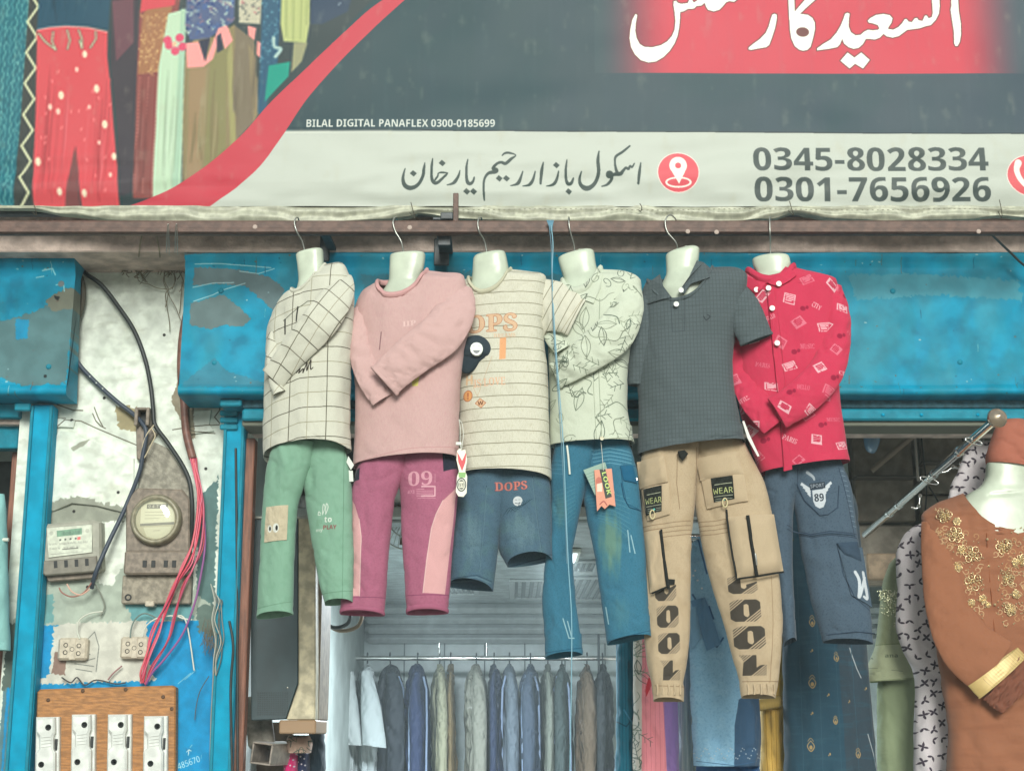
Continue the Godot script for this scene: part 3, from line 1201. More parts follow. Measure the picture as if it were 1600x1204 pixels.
func mottle_in(c: Can) -> void:      # dirt on the blue paint: scuffs, drips
	var f := RandomNumberGenerator.new()
	f.seed = 4
	for i in 26:
		var x := f.randf_range(36, 350)
		var y := f.randf_range(994, 1200)
		line(c, [x, y, x + f.randf_range(-5, 5), y + f.randf_range(2, 9)], f.randf_range(0.5, 1.4), rgb(40, 120, 160) if f.randf() < 0.7 else rgb(130, 190, 208))
	for x in [26, 36, 44]:
		ragged(c, [x, 1000, x + 4, 1000, x + 3, 1230, x - 4, 1230], rgb(90, 128, 136), x, 1.0)
	ragged(c, [24, 985, 50, 992, 44, 1040, 36, 1080, 22, 1090], rgb(92, 108, 100), 6, 3.0)
	ragged(c, [312, 960, 356, 960, 352, 1010, 330, 1004, 318, 1000], rgb(96, 116, 108), 7, 4.0)
# ---------------------------------------------------------------- meters, cables, sockets, fuse board
func pillar_things() -> void:
	one("power_cable", wire([[124, 404, 0.03], [130, 424, 0.03], [158, 445, 0.035], [184, 478, 0.03], [209, 516, 0.03], [226, 560, 0.03], [235, 603, 0.025], [239, 640, 0.03], [242, 664, 0.035], [262, 692, 0.04], [286, 729, 0.05], [297, 758, 0.055], [300, 800, 0.05], [298, 850, 0.02]], 0.0072, 0.0), M.black_rubber, "thick black cable arching down the white pillar to the round meter", "cable")
	var t := thing("power_cable", "black cable bowing left down the pillar's edge to the digital meter, its top wrapped", "cable", P(147, 897, 0.03))
	part("sheath", wire([[114, 520, 0.03], [111.6, 540, 0.03], [121, 566, 0.03], [147, 595, 0.03], [181, 626, 0.03], [207, 646, 0.03], [221, 660, 0.045], [228, 676, 0.05], [222, 715, 0.045], [216, 742, 0.04], [194, 796, 0.035], [168, 850, 0.06], [150, 892, 0.075], [143, 918, 0.04]], 0.0075, 0.0), mat(rgb(52, 62, 76), 0.5), t)
	part("tape_wrap", wire([[124, 430, 0.028], [129, 450, 0.03], [128, 474, 0.03], [118, 506, 0.03], [112, 534, 0.03]], 0.0098, 0.0), M.taped, t)
	for q in [[120.5, 566], [113, 527], [150, 598], [140, 588], [160, 607]]:
		var s := Shape.new()
		lathe(s, P(q[0], q[1], 0.036), Vector3.BACK, [[-0.002, 0.003], [0.0015, 0.0025], [0.002, 0.0]], 8)
		part("paint_fleck", s, M.white_plastic, t)
	# bracket that clamps them
	t = thing("cable_clamp", "small rusty bracket with a black opening holding both cables", "bracket", P(221, 716, 0.0))
	var s := Shape.new()
	for q in [[210, 636, 214, 664], [228, 636, 232, 664], [214.2, 636, 227.8, 640]]:
		slab(s, q[0], q[1], q[2], q[3], 0.0, 0.055, 0.002)
	part("ring", s, M.brown_box, t)
	s = Shape.new()
	slab(s, 214, 640, 228, 662, -0.002, 0.012, 0.002)
	part("opening", s, M.dark, t)
	s = Shape.new()
	prism(s, outline([211, 664, 232, 664, 244, 676, 236, 684, 228, 700, 226, 722, 212, 716], 0.03), -0.002, 0.024, 0.004)
	part("strap", s, M.brown_box, t)
	one("tie_wire", wire([[240, 664, 0.05], [228, 680, 0.055], [222, 700, 0.05], [224, 716, 0.045], [238, 690, 0.055], [242, 680, 0.055], [236, 668, 0.055]], 0.0022, 0.0), mat(rgb(190, 178, 150), 0.8), "pale string looped round the cables below the clamp", "string")
	# conduit with its red wires
	t = thing("conduit_pipe", "brown plastic conduit running down the pillar beside the long shutter box", "pipe", P(302, 716, 0.02))
	part("pipe", wire([[297, 440, 0.03], [294, 476, 0.03], [285.5, 521, 0.03], [282.5, 560, 0.03], [283, 590, 0.03], [287, 625, 0.03], [290.5, 674, 0.035], [301, 716, 0.045]], 0.0135, 0.0), mat(rgb(128, 88, 76), 0.5, {"grain": "cloudy", "scale": 5.0}), t)
	s = Shape.new()
	slab(s, 287, 503, 293, 515, 0.0, 0.05, 0.003)
	part("clip", s, M.white_plastic, t)
	for q in [[279, 542, 281, 553], [277, 566, 279, 590]]:
		s = Shape.new()
		slab(s, q[0], q[1], q[2], q[3], 0.0, 0.03, 0.001)
		part("paint_smear", s, M.white_plastic, t)
	var red := mat(rgb(196, 72, 92), 0.4)
	var paths := [
		[[301, 712, 0.045], [311, 766, 0.05], [314, 798, 0.05], [307, 846, 0.06], [296, 878, 0.075], [278, 908, 0.07], [262, 948, 0.05], [247, 988, 0.045], [232, 1026, 0.05], [223, 1066, 0.03]],
		[[303, 714, 0.042], [313, 760, 0.045], [318, 800, 0.045], [314, 850, 0.05], [302, 886, 0.065], [288, 915, 0.065], [272, 960, 0.045], [262, 1000, 0.04], [240, 1040, 0.045], [226, 1068, 0.03]],
		[[299, 712, 0.047], [308, 760, 0.055], [308, 800, 0.058], [300, 850, 0.068], [286, 885, 0.08], [270, 916, 0.075], [256, 950, 0.055], [240, 986, 0.05], [226, 1030, 0.052], [219, 1052, 0.05], [222, 1066, 0.03]],
		[[304, 716, 0.04], [316, 790, 0.04], [320, 850, 0.04], [312, 906, 0.04], [302, 948, 0.04], [284, 992, 0.04], [256, 1030, 0.04], [238, 1050, 0.04], [228, 1068, 0.03]]]
	var tones := [rgb(200, 66, 88), rgb(186, 84, 110), rgb(210, 92, 104), rgb(140, 84, 140)]
	for i in 4:
		one("house_wire", wire(paths[i], 0.0036, 0.0), mat(tones[i], 0.4), ["bright red wire curving widest from the conduit to the fuse board", "dull pink wire running inside the red ones to the fuse board", "salmon red wire nearest the meters, bending sharply at the fuse board", "purple wire on the outer right of the red bundle"][i], "wire", "wires from the conduit to the fuse board")
	for i in 3:                                        # thinner ones twisted among them
		var pts := []
		for k in paths[i].size():
			var e: Array = paths[i][k]
			pts.append([e[0] + sin(k * 1.9 + i * 2.0) * 4.0, e[1] + cos(k * 1.3 + i) * 2.0, e[2] + 0.006 * sin(k + i)])
		one("house_wire", wire(pts, 0.0024, 0.0), mat([rgb(214, 110, 130), rgb(172, 52, 72), rgb(206, 80, 110)][i], 0.4), ["thin pale red wire twisted round the widest red one", "thin dark red wire twisted among the red bundle", "thin rose wire twisted nearest the meters"][i], "wire", "wires from the conduit to the fuse board")
	for q in [[[[303, 1047, 0.03], [290, 970, 0.03], [270, 962, 0.03], [252, 964, 0.035], [240, 968, 0.04], [228, 978, 0.035], [222, 994, 0.03]], rgb(206, 210, 196), "white wire arching into the right socket"], [[[246, 966, 0.02], [226, 958, 0.03], [212, 966, 0.03], [205, 980, 0.03], [203, 996, 0.03]], rgb(104, 122, 116), "grey green wire arching into the right socket"], [[[160, 955, 0.02], [140, 958, 0.03], [124, 968, 0.03], [120, 984, 0.03], [124, 998, 0.03]], rgb(200, 204, 190), "white wire arching into the left socket"], [[[92, 918, 0.05], [97, 926, 0.05], [112, 932, 0.05], [130, 926, 0.05], [144, 908, 0.06]], rgb(150, 100, 88), "thin brown wire looping below the digital meter"], [[[104, 912, 0.05], [112, 924, 0.05], [126, 929, 0.05], [140, 920, 0.055]], rgb(208, 168, 150), "thin pinkish wire looping below the digital meter"], [[[148, 912, 0.04], [158, 930, 0.03], [163, 948, 0.02], [156, 962, 0.02]], rgb(126, 130, 118), "grey wire trailing down right of the digital meter"], [[[190, 1040, 0.02], [176, 1052, 0.02], [168, 1062, 0.02]], rgb(150, 110, 110), "short dull pink wire between right socket and fuse board"], [[[96, 1058, 0.02], [110, 1066, 0.03], [120, 1058, 0.02], [132, 1070, 0.02], [150, 1062, 0.02], [180, 1068, 0.02], [196, 1066, 0.02]], rgb(62, 62, 60), "black wire crumpled along the top of the fuse board"], [[[276, 962, 0.03], [286, 966, 0.03], [300, 968, 0.03]], rgb(214, 214, 204), "short white wire end poking out right of the red bundle"]]:
		one("loose_wire", wire(q[0], 0.0024, 0.0), mat(q[1], 0.5), q[2], "wire")
	digital_meter()
	round_meter()
	socket(112.5, 1013.5, 22, "left one of two pale five-hole sockets above the fuse board")
	socket(209.5, 1011.5, 21.5, "right one of two pale five-hole sockets above the fuse board")
	fuse_board()
	# dry roots hanging at the pillar's head
	var rng := RandomNumberGenerator.new()
	rng.seed = 12
	t = thing("dry_roots", "tangle of dry grey roots clinging to the top of the white pillar", "roots", P(255, 405, 0.0))
	var rm := mat(rgb(128, 122, 102), 0.9)
	s = Shape.new()
	for i in 46:
		var x := rng.randf_range(140, 294) if i < 20 else rng.randf_range(205, 290)
		var y := rng.randf_range(400, 412)
		var pts := [[x, y, 0.012]]
		for k in 5:
			x += rng.randf_range(-9, 9)
			y += rng.randf_range(0, 9) * (0.5 if x < 200 else 1.0)
			pts.append([x, minf(y, 445), 0.01 + rng.randf_range(0, 0.02)])
		var w := []
		for p in pts:
			w.append(P(p[0], p[1], p[2]))
		tube(s, spline(w, 3), rng.randf_range(0.0008, 0.002), 5)
	part("root_mat", s, rm, t)
	for q in [[[222, 362, 0.28], [218, 385, 0.24], [217, 395, 0.235], [216, 412, 0.02]], [[243, 362, 0.28], [247, 382, 0.24], [249, 395, 0.235], [250, 412, 0.02]], [[256, 420, 0.02], [257, 440, 0.03], [263, 452, 0.02], [258, 462, 0.02], [264, 500, 0.015], [265, 518, 0.012]], [[272, 424, 0.02], [272, 445, 0.03], [262, 456, 0.03], [274, 480, 0.02], [282, 500, 0.015]], [[258, 424, 0.02], [255, 440, 0.03], [262, 458, 0.03], [258, 480, 0.02]], [[212, 412, 0.02], [216, 438, 0.02], [232, 444, 0.02], [246, 450, 0.02], [266, 452, 0.02]], [[284, 440, 0.02], [282, 470, 0.02], [280, 490, 0.01]], [[278, 420, 0.02], [286, 440, 0.02], [280, 456, 0.02]], [[264, 420, 0.02], [274, 434, 0.025], [268, 452, 0.02]]]:
		part("root", wire(q, 0.0022 if q[0][1] < 400 else 0.0014, 0.0), rm, t)
	# frayed wires hanging by the right channel
	t = thing("frayed_wires", "bunch of frayed grey wires and dusty fibres hanging at the blue channel", "wires", P(333, 1047, 0.07))
	for i in 6:
		var x := 331.0 + i * 2.4
		part("strand", wire([[x - 2, 912 + i * 5, 0.07], [x + 4, 940, 0.08], [x + rng.randf_range(-6, 8), 968, 0.09], [x + rng.randf_range(2, 9), 1000, 0.085], [x + rng.randf_range(-3, 3), 1028, 0.08], [334 + rng.randf_range(-4, 4), 1055, 0.075]], 0.0018, 0.0), mat([rgb(170, 172, 160), rgb(120, 128, 122), rgb(90, 96, 92)][i % 3], 0.6), t)
	s = Shape.new()
	for i in 40:
		var x := rng.randf_range(318, 338)
		var y := rng.randf_range(962, 1000)
		tube(s, spline([P(x, y, 0.07), P(x + rng.randf_range(-6, 6), y + 12, 0.085), P(x + rng.randf_range(-8, 8), y + 26, 0.07)], 2), 0.0008, 4)
	part("fibres", s, mat(rgb(110, 104, 90), 0.95), t)
	part("cord", wire([[333, 1050, 0.075], [331, 1090, 0.07], [329, 1130, 0.07], [327, 1225, 0.07]], 0.0016, 0.0), mat(rgb(150, 140, 120), 0.8), t)
	part("cord", wire([[326, 1056, 0.07], [312, 1080, 0.05], [306, 1105, 0.03], [304, 1124, 0.02]], 0.0014, 0.0), mat(rgb(90, 96, 96), 0.8), t)
	s = Shape.new()
	for q in [[[358, 970, 0.05], [364, 1010, 0.055], [360, 1080, 0.05], [363, 1225, 0.05]], [[368, 700, 0.04], [370, 900, 0.04], [371, 1225, 0.04]]]:
		var w := []
		for p in q:
			w.append(P(p[0], p[1], p[2] + 0.03))
		tube(s, spline(w, 6), 0.004, 8)
	one("old_cable", s, M.black_rubber, "black cable pair running down between blue channel and brown jamb", "cable")

func digital_meter() -> void:
	var t := thing("digital_meter", "grey box electricity meter with green display, left on the pillar", "electricity meter", P(110, 897, 0.0))
	var body := Shape.new()
	prism(body, outline([66, 822, 72, 818, 142, 811, 157, 815, 158, 888, 150, 893, 72, 899, 66, 893], 0.05), -0.005, 0.05, 0.008)
	part("case", body, mat(rgb(164, 164, 150), 0.6, {"grain": "faint", "scale": 4.0}), t)
	var c := can(68, 814, 150, 876, 6.0, rgb(206, 212, 194))
	line(c, [71, 824, 143, 818.5, 144.5, 863, 75, 871.5, 71, 824], 1.2, rgb(150, 150, 138))
	poly(c, [87, 829, 126, 824.5, 127, 834.5, 88, 838.5], rgb(116, 156, 130))
	write(c, "000268", 97, 836, 124, 5, rgb(70, 96, 84), "Droid Sans Mono", -0.09, false)
	for i in 4:
		poly(c, [92 + i * 8, 842 - i * 0.8, 95 + i * 8, 841.8 - i * 0.8, 95 + i * 8, 844.6 - i * 0.8, 92 + i * 8, 845 - i * 0.8], rgb(80, 86, 80))
	poly(c, [120, 838.6, 125, 838, 125, 843, 120, 843.4], rgb(222, 110, 108))
	for i in 2:
		write(c, ["kWh  imp/kWh  50 Hz", "240 V  10-40 A"][i], 77, 852 + i * 7, 137 - i * 14, 3.2, rgb(120, 122, 112), "Droid Sans", -0.07, false)
	line(c, [98, 858, 122, 856], 1.3, rgb(90, 92, 86))
	line(c, [80, 866, 130, 861.5], 0.8, rgb(150, 150, 140))
	disc(c, 79, 833, 3.2, 3.2, rgb(180, 184, 168))
	disc(c, 135, 829, 3.2, 3.2, rgb(180, 184, 168))
	var f := Shape.new()
	f.map = rect_at(68, 814, 150, 876, 0.054)
	prism(f, outline([71, 824, 143, 818.5, 144.5, 863, 75, 871.5], 0.054), 0.046, 0.054, 0.002)
	part("face_plate", f, mat(Color.WHITE, 0.35, {"tex": tex(c), "grain": "faint", "scale": 6.0}), t)
	var cover := Shape.new()
	prism(cover, outline([67, 876, 150, 868, 152, 889, 146, 893, 70, 899, 66, 896], 0.06), -0.004, 0.06, 0.004)
	var tc := part("terminal_cover", cover, mat(rgb(128, 124, 112), 0.6, {"grain": "faint", "scale": 4.0}), t)
	for i in 4:
		var s := Shape.new()
		prism(s, outline([83 + i * 16.3, 876 - i * 1.1, 89 + i * 16.3, 875.5 - i * 1.1, 89.5 + i * 16.3, 887 - i * 1.1, 83.5 + i * 16.3, 887.6 - i * 1.1], 0.0605), 0.05, 0.0605, 0.001)
		part("terminal_slot", s, M.dark, tc)
	var s := Shape.new()
	prism(s, outline([70, 899, 148, 892.5, 147, 902, 74, 908], 0.04), -0.004, 0.035, 0.003)
	part("wire_tray", s, M.brown_box, t)

func round_meter() -> void:
	var t := thing("round_meter", "dusty brown electricity meter with round glass cover, right on the pillar", "electricity meter", P(245, 942, 0.0))
	var s := Shape.new()
	prism(s, outline([216, 742, 226, 700, 240, 690, 262, 700, 292, 745, 297, 762, 294, 800, 214, 800], 0.015), -0.005, 0.018, 0.003)
	part("back_board", s, mat(rgb(160, 156, 142), 0.85, {"grain": "cloudy", "scale": 5.0, "bump": "plaster", "bumps": 12.0, "depth": 0.15}), t)
	s = Shape.new()
	prism(s, outline([196, 790, 204, 772, 214, 762, 284, 764, 296, 780, 296, 862, 196, 862], 0.04), -0.004, 0.042, 0.006)
	part("base", s, M.brown_box, t)
	var c := P(245.4, 813, 0.04)
	var r := 38.0 * S(0.07, 813)
	s = Shape.new()
	lathe(s, c, Vector3.BACK, [[-0.005, r * 1.06], [0.02, r * 1.06], [0.026, r * 1.02], [0.03, r], [0.036, r * 0.97], [0.036, r * 0.84], [0.022, r * 0.82]], 40)
	part("rim", s, mat(rgb(148, 142, 118), 0.4, {"grain": "cloudy", "scale": 6.0}), t)
	var pc := can(205, 772, 286, 853, 5.0, rgb(176, 172, 142))
	poly(pc, [219, 790, 226, 786, 266, 784, 270, 790, 272, 818, 219, 820], rgb(206, 206, 176))
	poly(pc, [228, 787.5, 261, 787, 261, 794, 228, 794.6], rgb(96, 96, 84))
	for i in 5:
		write(pc, ["0", "4", "7", "1", "9"][i], 230 + i * 6.2, 793, 234 + i * 6.2, 4.4, rgb(214, 212, 190), "Droid Sans Mono")
	for i in 3:
		line(pc, [226, 800 + i * 5, 262 - i * 7, 799.5 + i * 5], 0.9, rgb(160, 156, 130))
	poly(pc, [219, 818, 272, 815, 273, 819, 219, 822], rgb(112, 112, 100))
	poly(pc, [224, 824, 268, 822, 264, 838, 246, 842, 230, 838], rgb(198, 198, 168))
	line(pc, [240, 829, 250, 828.5], 0.8, rgb(140, 136, 116))
	s = Shape.new()
	s.map = rect_at(205, 772, 286, 853, 0.062)
	lathe(s, c, Vector3.BACK, [[0.018, r * 0.83], [0.022, r * 0.82], [0.022, 0.0]], 36)
	part("dial_plate", s, mat(Color.WHITE, 0.5, {"tex": tex(pc)}), t)
	s = Shape.new()
	lathe(s, c, Vector3.BACK, [[0.034, r * 0.86], [0.046, r * 0.8], [0.052, r * 0.68], [0.054, r * 0.4], [0.0545, 0.0]], 36)
	var g := mat(Color(0.9, 0.9, 0.8, 0.12), 0.08)
	g.transparency = BaseMaterial3D.TRANSPARENCY_ALPHA
	part("glass_cover", s, g, t)
	s = Shape.new()
	slab(s, 194, 860, 296, 897, -0.003, 0.062, 0.006)
	var tb := part("terminal_block", s, M.brown_box, t)
	for x in [222.5, 236, 255.5, 268.5]:
		s = Shape.new()
		slab(s, x, 875, x + 6, 886, 0.05, 0.0635, 0.001)
		part("terminal_slot", s, M.dark, tb)
	s = Shape.new()
	slab(s, 191, 898, 297, 943, -0.003, 0.03, 0.004)
	part("mounting_plate", s, mat(rgb(158, 150, 134), 0.8, {"grain": "cloudy", "scale": 6.0, "bump": "plaster", "bumps": 10.0, "depth": 0.1}), t)
	s = Shape.new()
	lathe(s, P(200, 933, 0.029), Vector3.BACK, [[0, 0.011], [0.003, 0.011], [0.004, 0.007], [0.001, 0.006], [0.001, 0]], 14)
	part("screw_hole", s, M.dark, t)
	s = Shape.new()
	slab(s, 226, 938, 240, 947, 0.0, 0.04, 0.003)
	part("seal_tab", s, M.old_plastic, t)

func socket(x: float, y: float, h: float, label: String) -> void:
	var t := thing("wall_socket", label, "socket", P(x, y + h * 0.8, 0.0), "sockets above the fuse board")
	var s := Shape.new()
	slab(s, x - h, y - h * 0.8, x + h, y + h * 0.8, -0.002, 0.032, 0.007)
	var body := part("body", s, M.old_plastic, t)
	s = Shape.new()
	slab(s, x - 4, y - h * 0.78, x + 4, y + h * 0.78, 0.028, 0.0335, 0.002)
	part("ridge", s, M.old_plastic, body)
	for q in [[-10, -6], [10.5, -5], [-11, 5.5], [9.5, 7], [0, 0.5]]:
		s = Shape.new()
		lathe(s, P(x + q[0], y + q[1], 0.031), Vector3.BACK, [[0.0005, 0.0072], [0.0028, 0.0072], [0.0028, 0.0058], [0.0006, 0.005], [0.0006, 0.0]], 14)
		part("hole", s, M.dark, body)

func fuse_board() -> void:
	var t := thing("fuse_board", "brown wooden board with four white fuse holders, low on the blue pillar", "fuse board", P(165, 1225, 0.02))
	var s := Shape.new()
	prism(s, outline([57, 1081, 62, 1076.5, 268, 1070.5, 274, 1074, 273, 1235, 52, 1235], 0.05), 0.012, 0.05, 0.005)
	part("board", s, mat(rgb(176, 122, 68), 0.6, {"grain": "cloudy", "scale": Vector3(3, 16, 3), "bump": "plaster", "bumps": 6.0, "depth": 0.05}), t)
	for q in [[75, 1093.5], [254.6, 1088.5], [268, 1107], [196, 1077], [129, 1079]]:
		s = Shape.new()
		lathe(s, P(q[0], q[1], 0.0495), Vector3.BACK, [[0, 0.0065], [0.002, 0.006], [0.003, 0.003], [0.002, 0]], 12)
		part("screw", s, mat(rgb(84, 60, 40), 0.5, {"metal": 0.4}), t)
	var white := mat(rgb(222, 226, 220), 0.3, {"grain": "faint", "scale": 3.0})
	for i in 4:
		var x: float = [73.5, 129.5, 186, 242.5][i]
		var y: float = [1120, 1116, 1116, 1118.5][i]
		var lx: float = [-0.03, -0.02, -0.012, 0.0][i]
		s = Shape.new()
		prism(s, outline([x - 18, y, x + 19, y - 0.5, x + 18, y + 130, x - 20, y + 130], 0.07), 0.05, 0.072, 0.004)
		var base := part("fuse_base", s, white, t)
		s = Shape.new()
		prism(s, outline([x - 18.5, y + 2, x + 10, y + 0.5, x + 10.5, y + 24, x + 8, y + 30, x + 8, y + 50, x + 11, y + 56, x + 10.5, y + 130, x - 21, y + 130, x - 20, y + 56, x - 14, y + 50, x - 14, y + 30, x - 19, y + 24], 0.1), 0.072, 0.098, 0.006)
		part("fuse_carrier", s, white, base)
		for k in 4:
			s = Shape.new()
			prism(s, outline([x - 10, y + 31 + k * 5, x + 5, y + 29.5 + k * 5, x + 5, y + 31 + k * 5, x - 10, y + 32.5 + k * 5], 0.101), 0.097, 0.1005, 0.001)
			part("rib", s, white, base)
		s = Shape.new()
		slab(s, x + 12, y + 34, x + 15, y + 52, 0.066, 0.0755, 0.001)
		part("slot", s, M.dark, base)
		for q in [[1.5 + 0.5 * i, 16], [-9.5 + 0.6 * i, 74]]:
			s = Shape.new()
			lathe(s, P(x + q[0], y + q[1], 0.097), Vector3.BACK, [[0, 0.0095], [0.003, 0.0092], [0.003, 0.0068], [0.001, 0.006], [0.001, 0.0]], 14)
			part("screw", s, M.dark, base)
# ---------------------------------------------------------------- the printed sign and the rail below it
const BZ := 0.40

func banner() -> void:
	var t := thing("shop_sign", "wide printed flex sign with red stripe, clothes picture and phone numbers", "sign", P(800, 322, BZ))
	var dark := rgb(30, 58, 62)
	var red := rgb(182, 62, 74)
	var cream := rgb(180, 186, 176)
	var c := can(-60, -60, 1660, 340, 1.19, dark)
	for i in 43:
		poly(c, [-60 + i * 40, -60, -20 + i * 40, -60, -20 + i * 40, 345, -60 + i * 40, 345], dark.lerp(rgb(58, 74, 84), i / 42.0))
	mottle(c, 2, 0.004, -0.2, 0.5, rgb(38, 66, 72), 0.6)
	# red plate behind the shop name, dyed out to the left, painted glare at the right
	for i in 130:
		var x := 930.0 + i
		poly(c, [x, -60, x + 1.6, -60, x + 1.6, 118.5, x, 118.5], dark.lerp(rgb(66, 82, 90), 0.6).lerp(rgb(190, 62, 76), smoothstep(0.0, 1.0, i / 125.0)))
	poly(c, [1059, -60, 1500, -60, 1500, 119, 1059, 118.5], rgb(190, 62, 76))
	for i in 120:  # glare painted into the print: the red greys towards its right end
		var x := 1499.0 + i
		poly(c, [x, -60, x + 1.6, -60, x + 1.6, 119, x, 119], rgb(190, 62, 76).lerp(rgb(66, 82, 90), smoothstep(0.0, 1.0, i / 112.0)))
	mottle(c, 41, 0.05, 0.0, 0.7, rgb(120, 140, 140), 0.06, Vector2(0.5, 12))
	# cream strip at the foot
	poly(c, [300, 207, 1660, 213, 1660, 345, 300, 345], cream)
	line(c, [460, 206.6, 1660, 213.2], 1.4, rgb(36, 46, 48))
	collage(c)
	soften(c, -60, -60, 660, 330, 7)
	# red sweep
	var sweep := []
	sweep = []
	for e in [[[700, -60], [596, 0], [540, 48], [470, 118], [420, 168], [380, 214], [330, 258], [268, 298], [200, 323]], [[333, 323], [372, 296], [410, 262], [446, 212], [480, 160], [530, 100], [582, 46], [640, -8], [700, -60]]]:
		var w := []
		for q in e:
			w.append(Vector3(q[0], q[1], 0))
		for q in spline(w, 6):
			sweep.append_array([q.x, q.y])
	poly(c, sweep, red)
	poly(c, [-60, 300, 0, 318, 36, 324, -60, 326], red)
	urdu_name(c, rgb(104, 60, 58), 1.6)
	urdu_name(c, rgb(226, 230, 218), 0.0)
	var ink := rgb(52, 66, 62)
	address(c, ink)
	# map pin in its circle
	disc(c, 1056.6, 271.6, 32.5, 30.3, rgb(228, 214, 204))
	disc(c, 1056.6, 271.6, 31.2, 29, rgb(206, 82, 92))
	disc(c, 1056.6, 286.6, 20.5, 8, rgb(228, 222, 212))
	disc(c, 1056.6, 286.6, 17, 5.4, rgb(206, 82, 92))
	poly(c, [1044, 266, 1069, 266, 1066, 273, 1057.5, 289, 1049, 275], rgb(228, 226, 214))
	disc(c, 1056.6, 261.5, 13.6, 13.6, rgb(228, 226, 214))
	disc(c, 1056.6, 261.4, 4.6, 4.6, rgb(206, 82, 92))
	# telephone in its circle
	disc(c, 1598, 276, 35, 30.5, rgb(230, 214, 206))
	disc(c, 1598, 276, 33.6, 29.2, rgb(206, 92, 98))
	brush(c, [[1582, 258, 11], [1579, 268, 9], [1584, 282, 8], [1596, 294, 9], [1606, 296, 11]], rgb(230, 226, 216))
	brush(c, [[1597, 259, 3], [1604, 262, 3], [1608, 268, 3]], rgb(230, 226, 216))
	brush(c, [[1596, 266, 3], [1601, 270, 3]], rgb(230, 226, 216))
	write(c, "0345-8028334", 1171, 269.5, 1536, 35, rgb(66, 76, 74))
	write(c, "0301-7656926", 1172, 314.5, 1539, 35, rgb(66, 76, 74))
	write(c, "BILAL DIGITAL PANAFLEX 0300-0185699", 479, 202.5, 774, 11.5, rgb(196, 200, 192))
	# stains
	mottle(c, 14, 0.02, 0.25, 0.7, rgb(168, 164, 140), 0.2, Vector2(0.6, 1.4))
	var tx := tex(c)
	var f := FastNoiseLite.new()
	f.seed = 31
	f.frequency = 1.0
	f.fractal_octaves = 3
	var x0 := P(-60, 200, BZ).x
	var x1 := P(1660, 200, BZ).x
	var y0 := P(800, -60, BZ).y
	var y1 := P(800, 321, BZ).y
	var rows := []
	for i in 70:
		var row := PackedVector3Array()
		var v := i / 69.0
		for j in 160:
			var p := Vector3(lerpf(x0, x1, j / 159.0), lerpf(y0, y1, v), BZ)
			var low := smoothstep(0.62, 1.0, v)
			p.z += f.get_noise_2d(p.x * 0.8, p.y * 1.5) * 0.010
			p.z += low * (f.get_noise_2d(p.x * 1.6 + 9, p.y * 9.0) * 0.010 + sin(p.y * 46.0 + f.get_noise_2d(p.x * 1.2, 4) * 5.0) * 0.0022)
			p.z -= smoothstep(0.93, 1.0, v) * 0.008
			row.append(p)
		rows.append(row)
	var s := Shape.new()
	s.map = rect_at(-60, -60, 1660, 340, BZ)
	grid(s, rows)
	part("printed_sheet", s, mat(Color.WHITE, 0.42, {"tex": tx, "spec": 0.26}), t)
	# rolled hem, tied up in scallops
	var low := [[-60, 331], [0, 326], [52, 326], [110, 334], [200, 343], [350, 346], [500, 346], [600, 342], [640, 336], [655, 331], [720, 340], [850, 345], [1000, 345], [1130, 344], [1200, 340], [1236, 331], [1300, 340], [1400, 343.5], [1500, 341], [1562, 335], [1600, 338.5], [1660, 341]]
	rows = []
	var curve := Curve.new()
	curve.min_value = 300.0
	curve.max_value = 360.0
	for q in low:
		curve.add_point(Vector2((q[0] + 60) / 1720.0, q[1]))
	for i in 17:
		var row := PackedVector3Array()
		var v := i / 12.0
		for j in 220:
			var u := j / 219.0
			var px := lerpf(-60, 1660, u)
			var ylow := curve.sample(u)
			var a := P(px, 319.5, BZ)
			var b := P(px, ylow, BZ)
			var vv := minf(v, 1.0)
			var y := lerpf(a.y, b.y, vv)
			var z := BZ - 0.012 + sin(vv * PI) * 0.008 + sin(vv * PI * 3.0 + f.get_noise_2d(a.x * 2.5, 1.0) * 6.0) * 0.004 + f.get_noise_2d(a.x * 4.0, y * 8.0) * 0.003
			if v > 1.0:
				z -= (v - 1.0) * 0.16
				y += (v - 1.0) * 0.03
			row.append(Vector3(lerpf(x0, x1, u), y, z))
		rows.append(row)
	s = Shape.new()
	grid(s, rows)
	part("hem", s, mat(rgb(190, 192, 170), 0.5, {"grain": "cloudy", "scale": 4.0}), t)
	for q in [[642, 316, 648, 341], [1234, 314, 1240, 336], [1562, 312, 1566, 340], [52, 318, 56, 336], [1000, 318, 1001, 330]]:
		part("tie", wire([[q[0], q[1], 0.012], [q[0] + 3, (q[1] + q[3]) / 2, 0.018], [q[2], q[3], 0.004], [q[0] - 2, (q[1] + q[3]) / 2 + 4, 0.016]], 0.0014, BZ), M.taped, t)
	s = Shape.new()
	var sr := RandomNumberGenerator.new()
	sr.seed = 3
	for i in 110:
		var px := 700 + i * 8.0
		var a := P(px, 327 + sin(px * 0.02) * 1.0, BZ + 0.010)
		box(s, a, Vector3(0.006, 0.0016, 0.003), 0.0005)
	part("stitching", s, mat(rgb(138, 136, 116), 0.8), t)
	s = Shape.new()
	box(s, Vector3((x0 + x1) / 2, P(800, 330, BZ - 0.05).y, BZ - 0.05), Vector3(x1 - x0, 0.03, 0.03), 0.003)
	box(s, Vector3((x0 + x1) / 2, y0, BZ - 0.05), Vector3(x1 - x0, 0.03, 0.03), 0.003)
	for px in [-50, 300, 712, 1120, 1640]:
		box(s, Vector3(P(px, 200, BZ).x, (y0 + y1) / 2, BZ - 0.051), Vector3(0.03, y0 - y1, 0.028), 0.003)
	part("frame", s, M.dark_metal, t)

